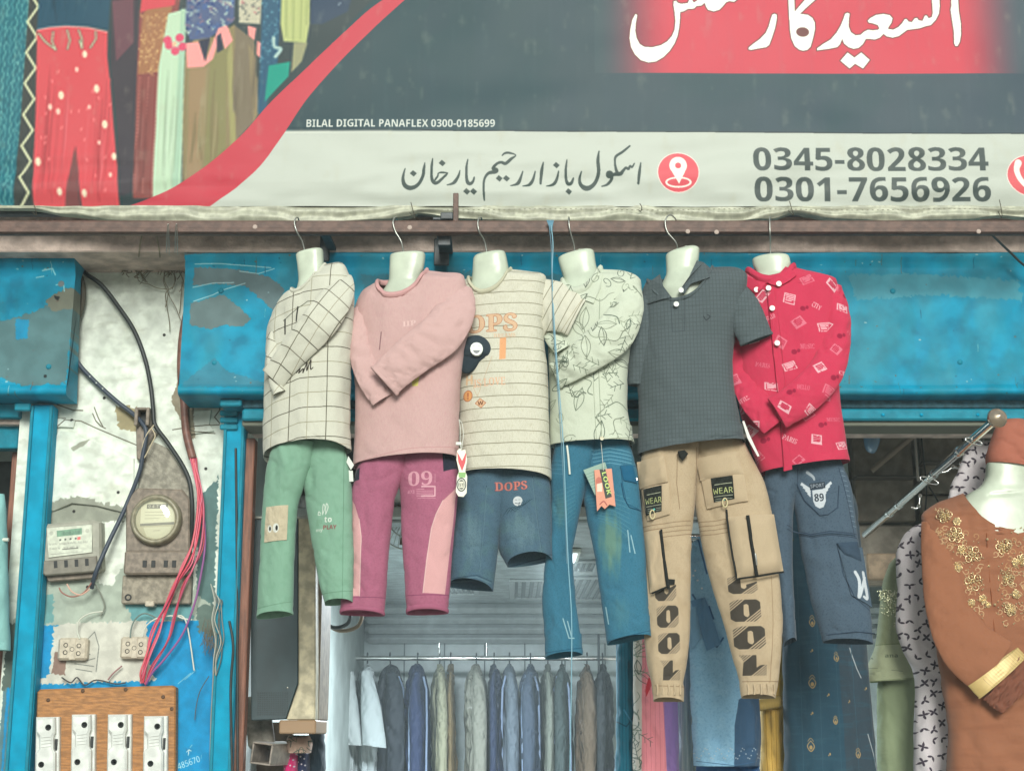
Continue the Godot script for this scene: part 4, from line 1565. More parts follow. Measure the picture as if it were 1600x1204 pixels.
func urdu_name(c: Can, col: Color, grow: float) -> void:
	var sh := []
	# last letter of the name with its teeth
	sh.append(_at([175, 125, 150, 170, 132, 250, 125, 320, 135, 390, 165, 450, 210, 495, 270, 513, 330, 505, 390, 470, 440, 420, 480, 360, 505, 300, 520, 230, 528, 160, 530, 112, 560, 105, 590, 88, 640, 85, 660, 65, 700, 60, 725, 40, 735, 70, 750, 95, 795, 108, 840, 95, 870, 65, 895, 35, 920, 25, 960, 30, 990, 5, 1000, -60, 860, -60, 715, -5, 700, 15, 670, 15, 640, 35, 625, 10, 605, 10, 590, 40, 540, 45, 515, 38, 500, 20, 480, 25, 478, 60, 485, 110, 490, 180, 482, 250, 460, 300, 420, 345, 370, 375, 300, 392, 240, 388, 205, 365, 182, 320, 173, 260, 178, 200, 190, 140, 188, 127], 960))
	sh.append(_at([1060, 405, 1062, 390, 1100, 360, 1150, 325, 1200, 275, 1225, 225, 1245, 160, 1258, 130, 1275, 122, 1293, 130, 1292, 170, 1275, 240, 1250, 310, 1225, 370, 1200, 388, 1140, 398, 1080, 410], 960))
	var kaf := _at([1388, -300, 1390, 100, 1392, 250, 1400, 320, 1425, 380, 1460, 408, 1490, 416, 1525, 408, 1550, 385, 1565, 340, 1580, 290, 1592, 240, 1592, 190, 1575, 155, 1540, 130, 1480, 122, 1530, 75, 1640, -20, 1800, -180, 1760, -210, 1548, -20, 1438, 103, 1438, -300], 960)
	sh.append(_at([200, 412, 200, 395, 250, 360, 310, 325, 360, 270, 395, 215, 420, 160, 435, 120, 455, 112, 472, 120, 465, 160, 460, 220, 475, 265, 510, 290, 550, 285, 580, 260, 610, 245, 650, 250, 690, 245, 700, 235, 690, 210, 650, 195, 620, 190, 612, 175, 630, 155, 680, 128, 740, 120, 790, 130, 810, 155, 800, 190, 775, 225, 770, 240, 810, 245, 850, 225, 885, 190, 905, 162, 920, 160, 935, 180, 960, 185, 985, 155, 1005, 152, 1015, 170, 1045, 175, 1065, 135, 1080, 132, 1095, 155, 1120, 145, 1130, 110, 1128, 40, 1126, -300, 1188, -300, 1188, 60, 1178, 120, 1150, 170, 1110, 210, 1070, 218, 1020, 235, 970, 242, 920, 248, 890, 270, 850, 298, 800, 310, 755, 300, 730, 280, 700, 310, 660, 325, 620, 320, 590, 320, 565, 360, 530, 390, 490, 398, 450, 385, 415, 355, 403, 320, 385, 360, 360, 385, 300, 398], 1240))
	sh.append(_at([380, 490, 440, 425, 492, 465, 548, 425, 612, 485, 555, 553, 495, 515, 450, 552], 1240))
	sh.append(_at([1290, -300, 1278, 60, 1270, 90, 1275, 150, 1285, 260, 1280, 360, 1288, 380, 1305, 382, 1325, 350, 1340, 290, 1345, 200, 1335, 100, 1335, -300], 1240))
	for p in sh:
		fill(c, [p] if grow == 0.0 else Geometry2D.offset_polygon(p, grow), col)
	var hole := PackedVector2Array()
	for i in 20:
		hole.append(Vector2(960 + 1492 / 5.0 + cos(TAU * i / 20) * 10.2, 53.6 + sin(TAU * i / 20) * 7.5))
	if grow == 0.0:
		fill(c, [kaf, hole], col)
	else:
		fill(c, Geometry2D.offset_polygon(kaf, grow), col)

func _at(a: Array, x: float) -> PackedVector2Array:
	var r := PackedVector2Array()
	for i in range(0, a.size() - 1, 2):
		r.append(Vector2(x + a[i] / 5.0, a[i + 1] / 5.0))
	return r

func address(c: Can, ink: Color) -> void:
	var k := 1.0 / 7.2727
	for b in [
		[[182, 335, 12], [165, 400, 24], [160, 460, 36], [180, 520, 46], [235, 552, 50], [300, 538, 42], [350, 490, 36], [385, 410, 34], [392, 340, 32], [402, 270, 12]],
		[[490, 225, 12], [480, 300, 28], [478, 400, 28], [490, 470, 36], [520, 500, 38], [560, 488, 32], [600, 450, 28], [640, 410, 24], [660, 385, 12]],
		[[660, 385, 12], [600, 380, 24], [557, 388, 14], [550, 420, 18], [530, 450, 22], [515, 475, 18]],
		[[797, 355, 12], [780, 420, 26], [745, 480, 36], [710, 506, 26], [655, 520, 10]],
		[[885, 230, 12], [870, 320, 26], [872, 430, 30], [885, 488, 40], [915, 502, 38], [945, 475, 26], [958, 430, 18]],
		[[1270, 190, 12], [1300, 165, 22], [1350, 160, 24], [1425, 185, 10], [1370, 228, 32], [1310, 278, 34], [1260, 265, 32], [1210, 282, 28], [1170, 330, 36], [1205, 352, 52], [1180, 370, 42], [1120, 382, 32], [1080, 430, 26], [1064, 500, 24], [1066, 600, 24], [1072, 675, 16]],
		[[1503, 360, 12], [1480, 430, 28], [1455, 485, 38], [1420, 508, 26], [1365, 520, 10]]]:
		brush(c, b, ink, k, 610, 220)
	for d in [[275, 390], [597, 272], [875, 588], [952, 588], [1238, 440], [1320, 440]]:
		diamond(c, 610 + d[0] * k, 220 + d[1] * k, 5.4, ink)
	k = 1.0 / 5.3333
	for b in [
		[[138, 265, 10], [120, 330, 22], [95, 368, 26], [70, 380, 18], [35, 385, 8]],
		[[205, 195, 10], [190, 270, 26], [182, 365, 16]],
		[[330, 265, 10], [318, 320, 20], [295, 363, 26], [265, 380, 18], [230, 385, 8]],
		[[400, 175, 10], [390, 250, 20], [392, 330, 22], [410, 368, 30], [435, 358, 26], [452, 320, 14]],
		[[665, 105, 10], [655, 180, 26], [660, 270, 28], [640, 340, 28], [600, 388, 34], [555, 403, 42], [515, 378, 32], [502, 330, 22], [518, 270, 10]],
		[[685, 385, 10], [730, 370, 20], [765, 330, 24], [762, 285, 32], [738, 282, 32], [738, 306, 28], [770, 312, 20]],
		[[765, 300, 20], [800, 290, 28], [840, 287, 30], [860, 265, 24], [885, 240, 20], [905, 250, 20], [920, 225, 16], [935, 235, 16], [955, 205, 10]],
		[[920, 62, 14], [860, 110, 20], [803, 150, 20], [795, 200, 16], [805, 260, 24], [820, 290, 26]],
		[[1008, 200, 10], [995, 280, 24], [985, 365, 18]]]:
		brush(c, b, ink, k, 810, 220)
	for d in [[312, 217], [412, 430]]:
		diamond(c, 810 + d[0] * k, 220 + d[1] * k, 5.2, ink)

func collage(c: Can) -> void:       # the printed picture of clothes at the sign's left end
	poly(c, [-60, -60, 640, -60, 560, 20, 480, 110, 430, 170, 380, 220, 320, 264, 260, 300, 200, 324, -60, 330], rgb(50, 62, 64))
	var r := RandomNumberGenerator.new()
	r.seed = 8
	# knitted teal border
	poly(c, [-60, -60, 42, -60, 44, 330, -60, 330], rgb(34, 96, 108))
	for k in 12:
		var x := -56.0 + k * 8
		var p := []
		for y in range(-60, 332, 5):
			p.append_array([x + sin(y * 0.9 + k) * 2.0 + (y + 60) * 0.012, y])
		line(c, p, 1.6, rgb(104, 164, 160) if k % 2 else rgb(78, 142, 146))
	for i in 500:
		var x := r.randf_range(-58, 36)
		var y := r.randf_range(-58, 328)
		line(c, [x, y, x + 1, y + 5], 1.0, rgb(120, 176, 168) if r.randf() < 0.5 else rgb(22, 70, 82))
	poly(c, [34, -60, 60, -60, 68, 330, 34, 330], rgb(56, 60, 58))
	var zig := []
	for i in 17:
		zig.append_array([32 + i * 0.6 + (16 if i % 2 else 0), -60 + i * 24.2])
	line(c, zig, 4.0, rgb(188, 192, 156))
	for i in 16:
		disc(c, 40 + i * 0.6, -48 + i * 24.2, 1.8, 2.4, rgb(190, 190, 160))
	# navy top and coral trousers
	poly(c, [50, -60, 164, -60, 163, 50, 130, 44, 90, 43, 50, 50], rgb(34, 70, 88))
	poly(c, [50, 50, 70, 46, 96, 44, 130, 46, 162, 53, 164, 92, 172, 140, 180, 200, 190, 262, 196, 324, 138, 324, 130, 270, 123, 230, 117, 270, 112, 324, 64, 324, 60, 260, 56, 160], rgb(192, 74, 80))
	poly(c, [112, 324, 117, 276, 121, 240, 123, 232, 126, 244, 131, 280, 136, 324], rgb(112, 66, 66))
	pleats(c, r, 64, 110, 100, 320, rgb(192, 74, 80), 9)
	pleats(c, r, 140, 176, 100, 320, rgb(192, 74, 80), 9)
	pleats(c, r, 56, 160, -60, 40, rgb(34, 70, 88), 10)
	line(c, [50, 50, 70, 46, 96, 44, 130, 46, 162, 53], 1.6, rgb(228, 186, 176))
	for q in [[[53, 55], [64, 68], [82, 81], [75, 68], [76, 53]], [[98, 50], [103, 66], [100, 80]], [[116, 50], [122, 64], [123, 79], [118, 66]], [[143, 52], [144, 64], [136, 78]]]:
		var p := []
		for e in q:
			p.append_array(e)
		line(c, p, 3.6, rgb(52, 50, 46))
		line(c, p, 2.2, rgb(190, 190, 156))
	for q in [[150, 142, 4.5], [95, 152, 4.5], [79, 170, 3.5], [92, 177, 3.5], [140, 170, 2.5], [166, 197, 4.5], [184, 247, 4], [67, 255, 4.5], [104, 301, 4], [142, 303, 4], [128, 88, 4], [117, 112, 3], [159, 225, 2.5], [180, 275, 2.8]]:
		disc(c, q[0], q[1], q[2], q[2] * 1.5, rgb(222, 176, 160) if q[2] < 3.8 else rgb(216, 196, 170), -0.2)
	for i in 24:
		var x := r.randf_range(64, 186)
		var y := r.randf_range(110, 300)
		if absf(x - 122) > 14 or y < 230:
			disc(c, x, y, 1.2, 3.4, rgb(220, 120, 120), r.randf_range(-0.5, 0.5))
	# dark trousers, maroon and rust dresses
	poly(c, [164, -60, 206, -60, 212, 100, 216, 300, 196, 308, 186, 200, 170, 110], rgb(60, 56, 62))
	poly(c, [166, 4, 200, 0, 204, 70, 178, 100], rgb(98, 66, 74))
	poly(c, [210, 20, 216, -60, 280, -60, 272, 20, 250, 110, 246, 310, 216, 310, 212, 140], rgb(124, 70, 66))
	poly(c, [212, 22, 214, -30, 268, -30, 266, 10, 240, 18, 220, 20], rgb(190, 72, 80))
	poly(c, [216, 26, 222, 18, 262, 12, 258, 40, 246, 116, 213, 120], rgb(146, 102, 72))
	mottle_rect(c, r, 212, 24, 256, 122, rgb(188, 152, 104), 110)
	for k in 3:
		for y in range(126, 306, 6):
			disc(c, 217 + k * 14, y, 1.0, 1.3, rgb(196, 130, 120))
	# pale mint tunic with its flower
	poly(c, [256, 24, 284, 16, 290, 300, 246, 312, 245, 110], rgb(172, 196, 168))
	poly(c, [276, 16, 284, 16, 288, 300, 276, 304], rgb(152, 182, 158))
	pleats(c, r, 252, 284, 60, 300, rgb(172, 196, 168), 8)
	pleats(c, r, 216, 244, 130, 300, rgb(124, 70, 66), 8)
	for q in [[257, 66], [276, 62], [281, 76], [270, 83], [260, 74]]:
		disc(c, q[0], q[1], 6.5, 6.5, rgb(198, 72, 100))
	disc(c, 268, 72, 4, 4.5, rgb(208, 168, 140))
	# floral blouse over wide olive trousers
	poly(c, [286, 84, 300, 62, 330, 60, 362, 40, 368, 92, 378, 200, 376, 222, 330, 260, 292, 292, 288, 200], rgb(128, 116, 84))
	for q in [[294, 110, 298, 290, 320, 274, 322, 110, rgb(140, 118, 88)], [326, 100, 324, 268, 356, 240, 352, 70, rgb(122, 118, 80)], [352, 90, 364, 236, 372, 226, 358, 60, rgb(142, 138, 92)], [362, 42, 372, 222, 402, 190, 394, 66, rgb(112, 102, 84)], [384, 70, 398, 196, 406, 180, 396, 90, rgb(128, 116, 88)]]:
		poly(c, [q[0], q[1], q[2], q[3], q[4], q[5], q[6], q[7]], q[8])
	pleats(c, r, 296, 350, 110, 262, rgb(130, 118, 84), 10)
	pleats(c, r, 360, 402, 70, 200, rgb(116, 106, 86), 10)
	poly(c, [284, -60, 362, -60, 360, 36, 322, 62, 292, 66, 284, 40], rgb(72, 86, 120))
	for i in 150:
		var x := r.randf_range(286, 358)
		var y := r.randf_range(-56, 58)
		if y < 62 - (x - 300) * 0.4:
			var col: Color = [rgb(150, 172, 168), rgb(60, 90, 140), rgb(170, 186, 170), rgb(120, 100, 120), rgb(40, 60, 110)][i % 5]
			brush(c, [[x, y, 2.4], [x + r.randf_range(-6, 6), y + r.randf_range(-5, 5), 2.0], [x + r.randf_range(-8, 8), y + r.randf_range(-7, 7), 1.4]], col)
	poly(c, [286, 70, 306, 68, 318, 100, 336, 46, 350, 42, 360, 66, 348, 80, 340, 56, 330, 96, 316, 108, 290, 110], rgb(224, 144, 140))
	poly(c, [306, 66, 324, 62, 318, 100], rgb(46, 50, 66))
	poly(c, [334, 60, 340, 54, 346, 80, 336, 86], rgb(46, 50, 66))
	poly(c, [364, -60, 404, -60, 402, 40, 368, 38], rgb(176, 172, 150))
	for i in 60:
		var x := r.randf_range(366, 400)
		var y := r.randf_range(-56, 34)
		brush(c, [[x, y, 2.2], [x + r.randf_range(-5, 5), y + r.randf_range(-5, 5), 1.6]], rgb(92, 96, 92) if i % 3 else rgb(170, 110, 112))
	poly(c, [382, 42, 396, 46, 394, 66, 384, 58], rgb(222, 140, 134))
	poly(c, [398, 66, 404, 70, 404, 94, 398, 88], rgb(222, 140, 134))
	# blue and lime pieces at its right end
	poly(c, [404, -60, 434, -60, 432, 100, 414, 190, 404, 180], rgb(40, 80, 104))
	mottle_rect(c, r, 404, -56, 432, 120, rgb(84, 134, 150), 90)
	poly(c, [434, -60, 478, -60, 480, 40, 476, 70, 440, 68, 434, 40], rgb(166, 174, 116))
	for q in [[440, -40, 444, 60], [452, -40, 455, 66], [466, -40, 466, 64], [474, -30, 475, 40]]:
		line(c, q, 2.4, rgb(140, 150, 98))
	brush(c, [[424, 62, 6], [426, 76, 5], [436, 80, 6], [428, 92, 6]], rgb(150, 176, 172))
	poly(c, [418, 106, 452, 100, 450, 124, 414, 164], rgb(28, 138, 120))
	poly(c, [456, 70, 478, 70, 470, 100, 454, 118], rgb(140, 140, 108))
	poly(c, [480, -60, 560, -60, 540, 20, 500, 40, 482, 40], rgb(44, 62, 82))
	for i in 12:
		disc(c, r.randf_range(486, 540), r.randf_range(-40, 20), 1.2, 1.2, rgb(170, 180, 186))

func soften(c: Can, x0: float, y0: float, x1: float, y1: float, k: int) -> void:      # the picture is a coarse print of a snapshot
	var r := Rect2i(int((x0 - c.o.x) * c.k), int((y0 - c.o.y) * c.k), int((x1 - x0) * c.k), int((y1 - y0) * c.k))
	var im := c.im.get_region(r)
	im.resize(r.size.x / k, r.size.y / k, Image.INTERPOLATE_LANCZOS)
	im.resize(r.size.x, r.size.y, Image.INTERPOLATE_CUBIC)
	c.im.blit_rect(im, Rect2i(Vector2i.ZERO, r.size), r.position)

func pleats(c: Can, r: RandomNumberGenerator, x0: float, x1: float, y0: float, y1: float, col: Color, n: int) -> void:
	for i in n:
		var x := r.randf_range(x0, x1)
		var a := r.randf_range(y0, (y0 + y1) / 2)
		brush(c, [[x, a, 1.0], [x + r.randf_range(-3, 3), (a + y1) / 2, r.randf_range(2.0, 4.0)], [x + r.randf_range(-5, 5), y1 - r.randf_range(0, 30), 1.5]], col.darkened(r.randf_range(0.05, 0.18)) if r.randf() < 0.6 else col.lightened(r.randf_range(0.03, 0.1)))

func mottle_rect(c: Can, r: RandomNumberGenerator, x0: float, y0: float, x1: float, y1: float, col: Color, n: int) -> void:
	for i in n:
		var x := r.randf_range(x0, x1)
		var y := r.randf_range(y0, y1)
		disc(c, x, y, r.randf_range(0.6, 1.8), r.randf_range(0.8, 2.6), col, r.randf_range(0, 3), 8)

func rail() -> void:
	var s := Shape.new()
	var a := P(-60, 354, 0.47)
	var b := P(1660, 354, 0.47)
	var f := FastNoiseLite.new()
	f.seed = 2
	f.frequency = 1.0
	box(s, Vector3((a.x + b.x) / 2, (a.y + b.y) / 2, 0.455), Vector3(b.x - a.x, 22 * S(0.47, 354), 0.03), 0.006)
	# two welded lengths, the front one a little lower: the lip one sees along its lower edge
	var t := thing("hanging_rail", "long rusty brown square rail under the sign carrying the dressed forms", "rail", P(800, 365, 0.45))
	part("tube", s, M.rust_pipe, t)
	s = Shape.new()
	box(s, Vector3((a.x + b.x) / 2, P(800, 359, 0.478).y, 0.474), Vector3(b.x - a.x, 0.014, 0.008), 0.002)
	part("lip", s, M.rust_pipe, t)
	for q in [[500, 523, 362, 396, "thin"], [676, 712, 358, 402, "wide"]]:
		s = Shape.new()
		var w: float = (q[1] - q[0]) * 0.62 * S(0.3)
		var hi := P((q[0] + q[1]) / 2.0 + 6, q[2], 0.44)
		var lo := P((q[0] + q[1]) / 2.0 - 4, q[3] - 8, 0.235)
		var mid := (hi + lo) / 2
		box(s, mid, Vector3(w, 0.012, hi.distance_to(lo)), 0.002, Basis(Vector3.RIGHT, -asin((hi.y - lo.y) / hi.distance_to(lo)) + 0.0))
		box(s, lo + Vector3(0, 0.0, 0.002), Vector3(w * 1.1, 0.09, 0.012), 0.002)
		if q[4] == "wide":
			box(s, hi + Vector3(-0.012, -0.02, -0.012), Vector3(w * 0.9, 0.06, 0.012), 0.002)
		part("bracket", s, M.dark_metal, t)
	s = Shape.new()
	slab(s, 708, 301, 716, 346, 0.445, 0.462, 0.002)
	part("upright_tab", s, M.rust_pipe, t)
	s = Shape.new()
	slab(s, 688, 331, 708, 342, 0.43, 0.47, 0.003)
	slab(s, 676, 339, 690, 343, 0.43, 0.465, 0.002)
	part("clamp", s, M.dark_metal, t)
	var rg := RandomNumberGenerator.new()
	rg.seed = 5
	for x in [262, 275]:
		part("wire_loop", wire([[x - 2, 395, -0.06], [x - 1.5, 370, 0.0], [x - 0.5, 352, 0.03], [x + 1, 352, 0.03], [x + 1.5, 372, 0.0], [x + 2, 398, -0.08]], 0.0012, 0.47), M.wire_steel, t)
	for q in [[398, 354], [640, 355], [1075, 361], [1120, 362], [1530, 361]]:
		s = Shape.new()
		lathe(s, P(q[0], q[1], 0.479), Vector3.BACK, [[-0.002, 0.008], [0.0008, 0.006], [0.001, 0.0]], 7)
		part("paint_chip", s, mat(rgb(176, 160, 150), 0.8), t)
	one("wall_cable", wire([[1550, 366, 0.35], [1580, 395, 0.25], [1606, 418, 0.235], [1660, 450, 0.2]], 0.004, 0.02), M.black_rubber, "black cable slanting behind the rail at the right edge", "cable")
# ---------------------------------------------------------------- the six dressed forms on the rail
func form(neck: Array, hook: Array, z: float, label: String) -> void:
	var t := thing("display_form", label, "mannequin", P(neck[2][1], 440, z), "headless display forms on the rusty rail")
	var top: Array = neck[0].duplicate()
	var mid: float = (top[1] + top[2]) / 2.0
	top[1] = mid - 2
	top[2] = mid + 2
	top[3] = 0.3
	top[0] -= 0.5
	var lv := [top]
	lv.append_array(neck)
	part("neck", tube_of(drape(lv, z, 0.2, {"amp": 0.0008, "e": 0.8}), 36, 48, 0.0), M.form, t)
	var w := []
	for h in hook:
		w.append(P(h[0], h[1], h[2]))
	var s := Shape.new()
	tube(s, spline(w, 7), 0.0023, 8)
	part("hook", s, M.wire_steel, t)

func hook_path(x: Array, z: float) -> Array:       # over the rail's top and down behind it
	return [[x[0], x[1], z], [x[2], x[3], z + 0.01], [x[4], x[5], 0.486], [x[6], 349, 0.487], [x[6] + 1.5, 341.5, 0.481], [x[6] + 5, 339.5, 0.462], [x[6] + 7, 346, 0.437], [x[6] + 7, 352, 0.434]]

func legs(called: String, label: String, cat: String, l: Array, r: Array, z: float, yaw: float, m: Material, o := {}) -> Array:
	var a := drape(l, z, yaw, {"amp": o.get("amp", 0.004), "seed": o.get("seed", 3), "fx": o.get("fx", 16.0), "fy": o.get("fy", 5.0), "px": o.px, "front": 0.04, "e": 0.95, "arch": o.get("arch", 0.012), "creases": o.get("left", [])})
	var b := drape(r, z + o.get("step", 0.012), yaw, {"amp": o.get("amp", 0.004), "seed": o.get("seed", 3) + 1, "fx": o.get("fx", 16.0), "fy": o.get("fy", 5.0), "px": o.px, "front": 0.04, "e": 0.95, "arch": o.get("arch", 0.012), "creases": o.get("right", [])})
	var t := thing(called, label, cat, P((l[0][1] + r[0][2]) / 2.0, r[r.size() - 1][0], z))
	part("trouser_leg", tube_of(a, 64, 52, 0.06), m, t)
	part("trouser_leg", tube_of(b, 64, 52, 0.06), m, t)
	return [t, a, b]

func outfits() -> void:
	outfit_checked()
	outfit_pink()
	outfit_striped()
	outfit_jungle()
	outfit_polo()
	outfit_red()
	# blue cord knotted on the rail
	var cord := thing("hanging_string", "thin pale blue cord knotted on the rail, hanging over the blue jeans", "cord", P(862, 360, 0.5))
	part("strand", wire([[861, 352, 0.03], [864, 380, 0.03], [863, 415, 0.03], [863, 440, 0.03], [867, 520, 0.062], [873, 600, 0.098], [880, 690, 0.1], [884, 790, 0.09], [888, 880, 0.09], [893, 960, 0.08], [893, 1050, 0.06], [890, 1230, 0.03]], 0.0016, 0.47), mat(rgb(128, 172, 188), 0.7), cord)
	part("strand", wire([[858, 352, 0.03], [861, 380, 0.03], [862, 415, 0.03], [864, 500, 0.055], [871, 600, 0.096], [877, 690, 0.1], [883, 800, 0.09], [886, 880, 0.09]], 0.0013, 0.47), mat(rgb(92, 128, 144), 0.7), cord)
	var s := Shape.new()
	for k in 5:
		tube(s, spline([P(855 + k * 2.4, 344, 0.49), P(858 + k * 1.2, 352, 0.497), P(861 + k * 0.3, 361, 0.49)], 3), 0.0022, 6)
	part("knot", s, mat(rgb(96, 140, 160), 0.8), cord)

func outfit_checked() -> void:
	var z := 0.46
	form([[394, 470, 498, 1.6, -6], [399, 463, 504, 2.6, -9], [415, 465, 505, 2.7, -6], [440, 467, 508, 3.0, -6], [462, 462, 520, 4.2, -20], [480, 450, 530, 4.4, -30]], hook_path([476, 393, 471.7, 376, 463.7, 362, 460], z), z, "headless pale green form wearing the checked shirt, leftmost on the rail")
	var base := rgb(216, 216, 200)
	var px := Rect2(400, 400, 165, 340)
	var c := can(400, 400, 565, 740, 3.0, base)
	for i in 8:
		var y := 411.0 + i * 46
		line(c, [395, y + 22, 430, y + 10, 470, y, 570, y - 2], 1.3, rgb(92, 88, 74))
		line(c, [395, y + 45, 430, y + 33, 470, y + 23, 570, y + 21], 1.1, rgb(160, 156, 130))
	for i in 4:
		line(c, [424 + i * 30 - 1, 395, 424 + i * 30, 745], 1.3 if i % 2 else 1.0, rgb(92, 88, 74) if i % 2 else rgb(166, 160, 134))
	line(c, [438, 500, 462, 483, 478, 474, 490, 474], 1.2, rgb(90, 92, 76))
	brush(c, [[441, 498, 2.6], [442, 522, 2.2]], rgb(52, 52, 46))
	brush(c, [[462, 481, 2.6], [460, 503, 2.2]], rgb(52, 52, 46))
	brush(c, [[464, 586, 1.8], [470, 580, 1.8], [468, 587, 1.8], [475, 581, 1.8], [475, 587, 1.8], [481, 572, 1.8], [481, 584, 1.8], [487, 568, 1.8], [487, 582, 1.8], [491, 580, 1.4]], rgb(56, 50, 44))
	line(c, [405, 731, 450, 707, 560, 693], 0.9, rgb(176, 164, 140))
	var m := cloth(Color.WHITE, {"tex": tex(c)})
	var d := drape([[453, 460, 507, 3.6, -40], [461, 448, 535, 5, -51], [488, 432, 549, 6.2, -42], [515, 421, 549, 7, -16], [560, 419, 546, 7.5], [620, 418, 541, 7.8], [680, 416, 542, 8.0], [722, 415, 544, 8.2, -22]], z, 0.5, {"px": px, "dip": 0.045, "arch": 0.03, "amp": 0.006, "seed": 2, "fx": 10.0, "fy": 3.0, "creases": [[545, 500, 480, 560, 8, 0.006], [546, 520, 500, 600, 7, 0.005], [500, 470, 540, 450, 5, -0.004]]})
	var t := thing("shirt", "cream long-sleeved shirt with a dark windowpane check, leftmost on the rail", "shirt", P(480, 722, z))
	part("body", tube_of(d), m, t)
	part("neckband", edge_band(d, 0.02, 0.004), cloth(base), t)
	c = can(395, 400, 560, 640, 3.0, base)
	var ax := Vector2(-0.55, 0.835)
	var pr := Vector2(0.835, 0.55)
	var o := Vector2(528, 425)
	for i in 8:
		var p: Vector2 = o + ax * (i * 27.0 + 6)
		var q0 := p - pr * 60 + ax * 8
		var q1 := p + pr * 60 + ax * 8
		line(c, [q0.x, q0.y, p.x, p.y, q1.x, q1.y], 1.4 if i % 2 == 0 else 1.2, rgb(84, 80, 68) if i % 2 == 0 else rgb(112, 106, 90))
	for i in [-2, -1, 0, 1, 2]:
		var p: Vector2 = o + pr * (i * 22.0 + 3)
		var q: Vector2 = p + ax * 230
		p -= ax * 40
		line(c, [p.x, p.y, q.x, q.y], 1.3 if i % 2 == 0 else 0.9, rgb(104, 100, 82) if i % 2 == 0 else rgb(160, 152, 128))
	var ms := cloth(Color.WHITE, {"tex": tex(c)})
	part("sleeve", sleeve_on(d, [[530, 432, -2.0, 20, 3], [528, 458, 1.0, 26, 3.4], [502, 500, 3.0, 30, 3.0], [463, 545, 3.0, 26, 2.6], [425, 592, 2.4, 20, 2.0]], {"cuffed": true, "px": Rect2(395, 400, 165, 240), "seed": 4}), ms, t)
	part("sleeve", sleeve_on(d, [[428, 520, -2.0, 9, 2.4], [426, 560, 0.2, 11, 2.2], [430, 596, 1.0, 10, 2.0], [436, 614, 1.2, 9, 1.8]], {"cuffed": true, "px": Rect2(395, 400, 165, 240), "seed": 6}), ms, t)
	# mint trousers
	var col := rgb(136, 178, 154)
	px = Rect2(395, 680, 165, 300)
	c = can(395, 680, 560, 980, 3.0, col)
	mottle(c, 3, 0.05, 0.0, 0.6, rgb(116, 160, 134), 0.35)
	line(c, [534, 690, 536, 800, 538, 936], 0.9, rgb(104, 146, 122))
	brush(c, [[500, 804, 1.2], [497, 801, 1.2], [496, 806, 1.2], [500, 806, 1.2]], rgb(222, 232, 220))
	brush(c, [[503, 806, 1.2], [507, 795, 1.2], [504, 790, 1.2], [503, 804, 1.2]], rgb(222, 232, 220))
	brush(c, [[508, 806, 1.2], [512, 795, 1.2], [509, 789, 1.2], [508, 804, 1.2]], rgb(222, 232, 220))
	write(c, "go", 493, 820, 503, 8, rgb(120, 160, 132), "Droid Sans", 0.0, false)
	write(c, "to", 506, 818, 519, 9, rgb(222, 232, 220))
	write(c, "my", 492, 832, 504, 5, rgb(206, 220, 206))
	write(c, "PLAY", 504, 829, 526, 6.5, rgb(150, 76, 78))
	line(c, [400, 950, 456, 940], 1.0, rgb(104, 146, 122))
	line(c, [504, 928, 552, 924], 1.0, rgb(104, 146, 122))
	var r := legs("trousers", "mint green child's trousers with a cream knee patch and white lettering", "trousers", [[690, 430, 490, 3.9], [724, 420, 484, 4.5], [755, 415, 473, 4.5], [790, 413, 463, 4.3], [850, 409, 459, 4.0], [935, 404, 456, 3.7], [967, 402, 456, 3.6, -8]], [[690, 462, 534, 4.0], [724, 468, 545, 4.6], [755, 475, 547, 4.6], [810, 483, 549, 4.3], [872, 493, 551, 4.0], [946, 508, 550.5, 3.6, -6]], z - 0.012, 0.45, cloth(Color.WHITE, {"tex": tex(c)}), {"px": px, "seed": 7, "left": [[440, 700, 462, 790, 5, 0.006], [425, 720, 430, 760, 5, -0.004], [460, 720, 466, 760, 5, -0.005]], "right": [[476, 700, 486, 760, 5, -0.006], [520, 720, 515, 760, 6, 0.003]]})
	c = can(408, 785, 455, 855, 5.0, rgb(206, 194, 166))
	disc(c, 429, 823, 5, 7.5, rgb(226, 230, 220))
	disc(c, 430.5, 823, 2.0, 4.2, rgb(36, 36, 34))
	disc(c, 419, 824, 3.4, 6, rgb(226, 230, 220))
	disc(c, 419.5, 824, 1.6, 3.4, rgb(36, 36, 34))
	var a: Drape = r[1]
	var kp := patch(a, [413, 793, 449, 791, 448, 845, 411, 848], 0.004)
	kp.map = rect_at(408, 785, 455, 855, z + 0.05)
	part("knee_patch", kp, cloth(Color.WHITE, {"tex": tex(c)}), r[0])
	var tag := Shape.new()
	prism(tag, outline([544, 712, 553, 726, 548, 734, 541, 722], 0.50), 0.497, 0.4995, 0.0004)
	prism(tag, outline([543, 734, 551, 735, 552, 752, 545, 752], 0.492), 0.489, 0.4915, 0.0004)
	one("paper_tag", tag, mat(rgb(206, 214, 204), 0.6), "small pale paper tag between the mint and the mauve trousers", "tag")

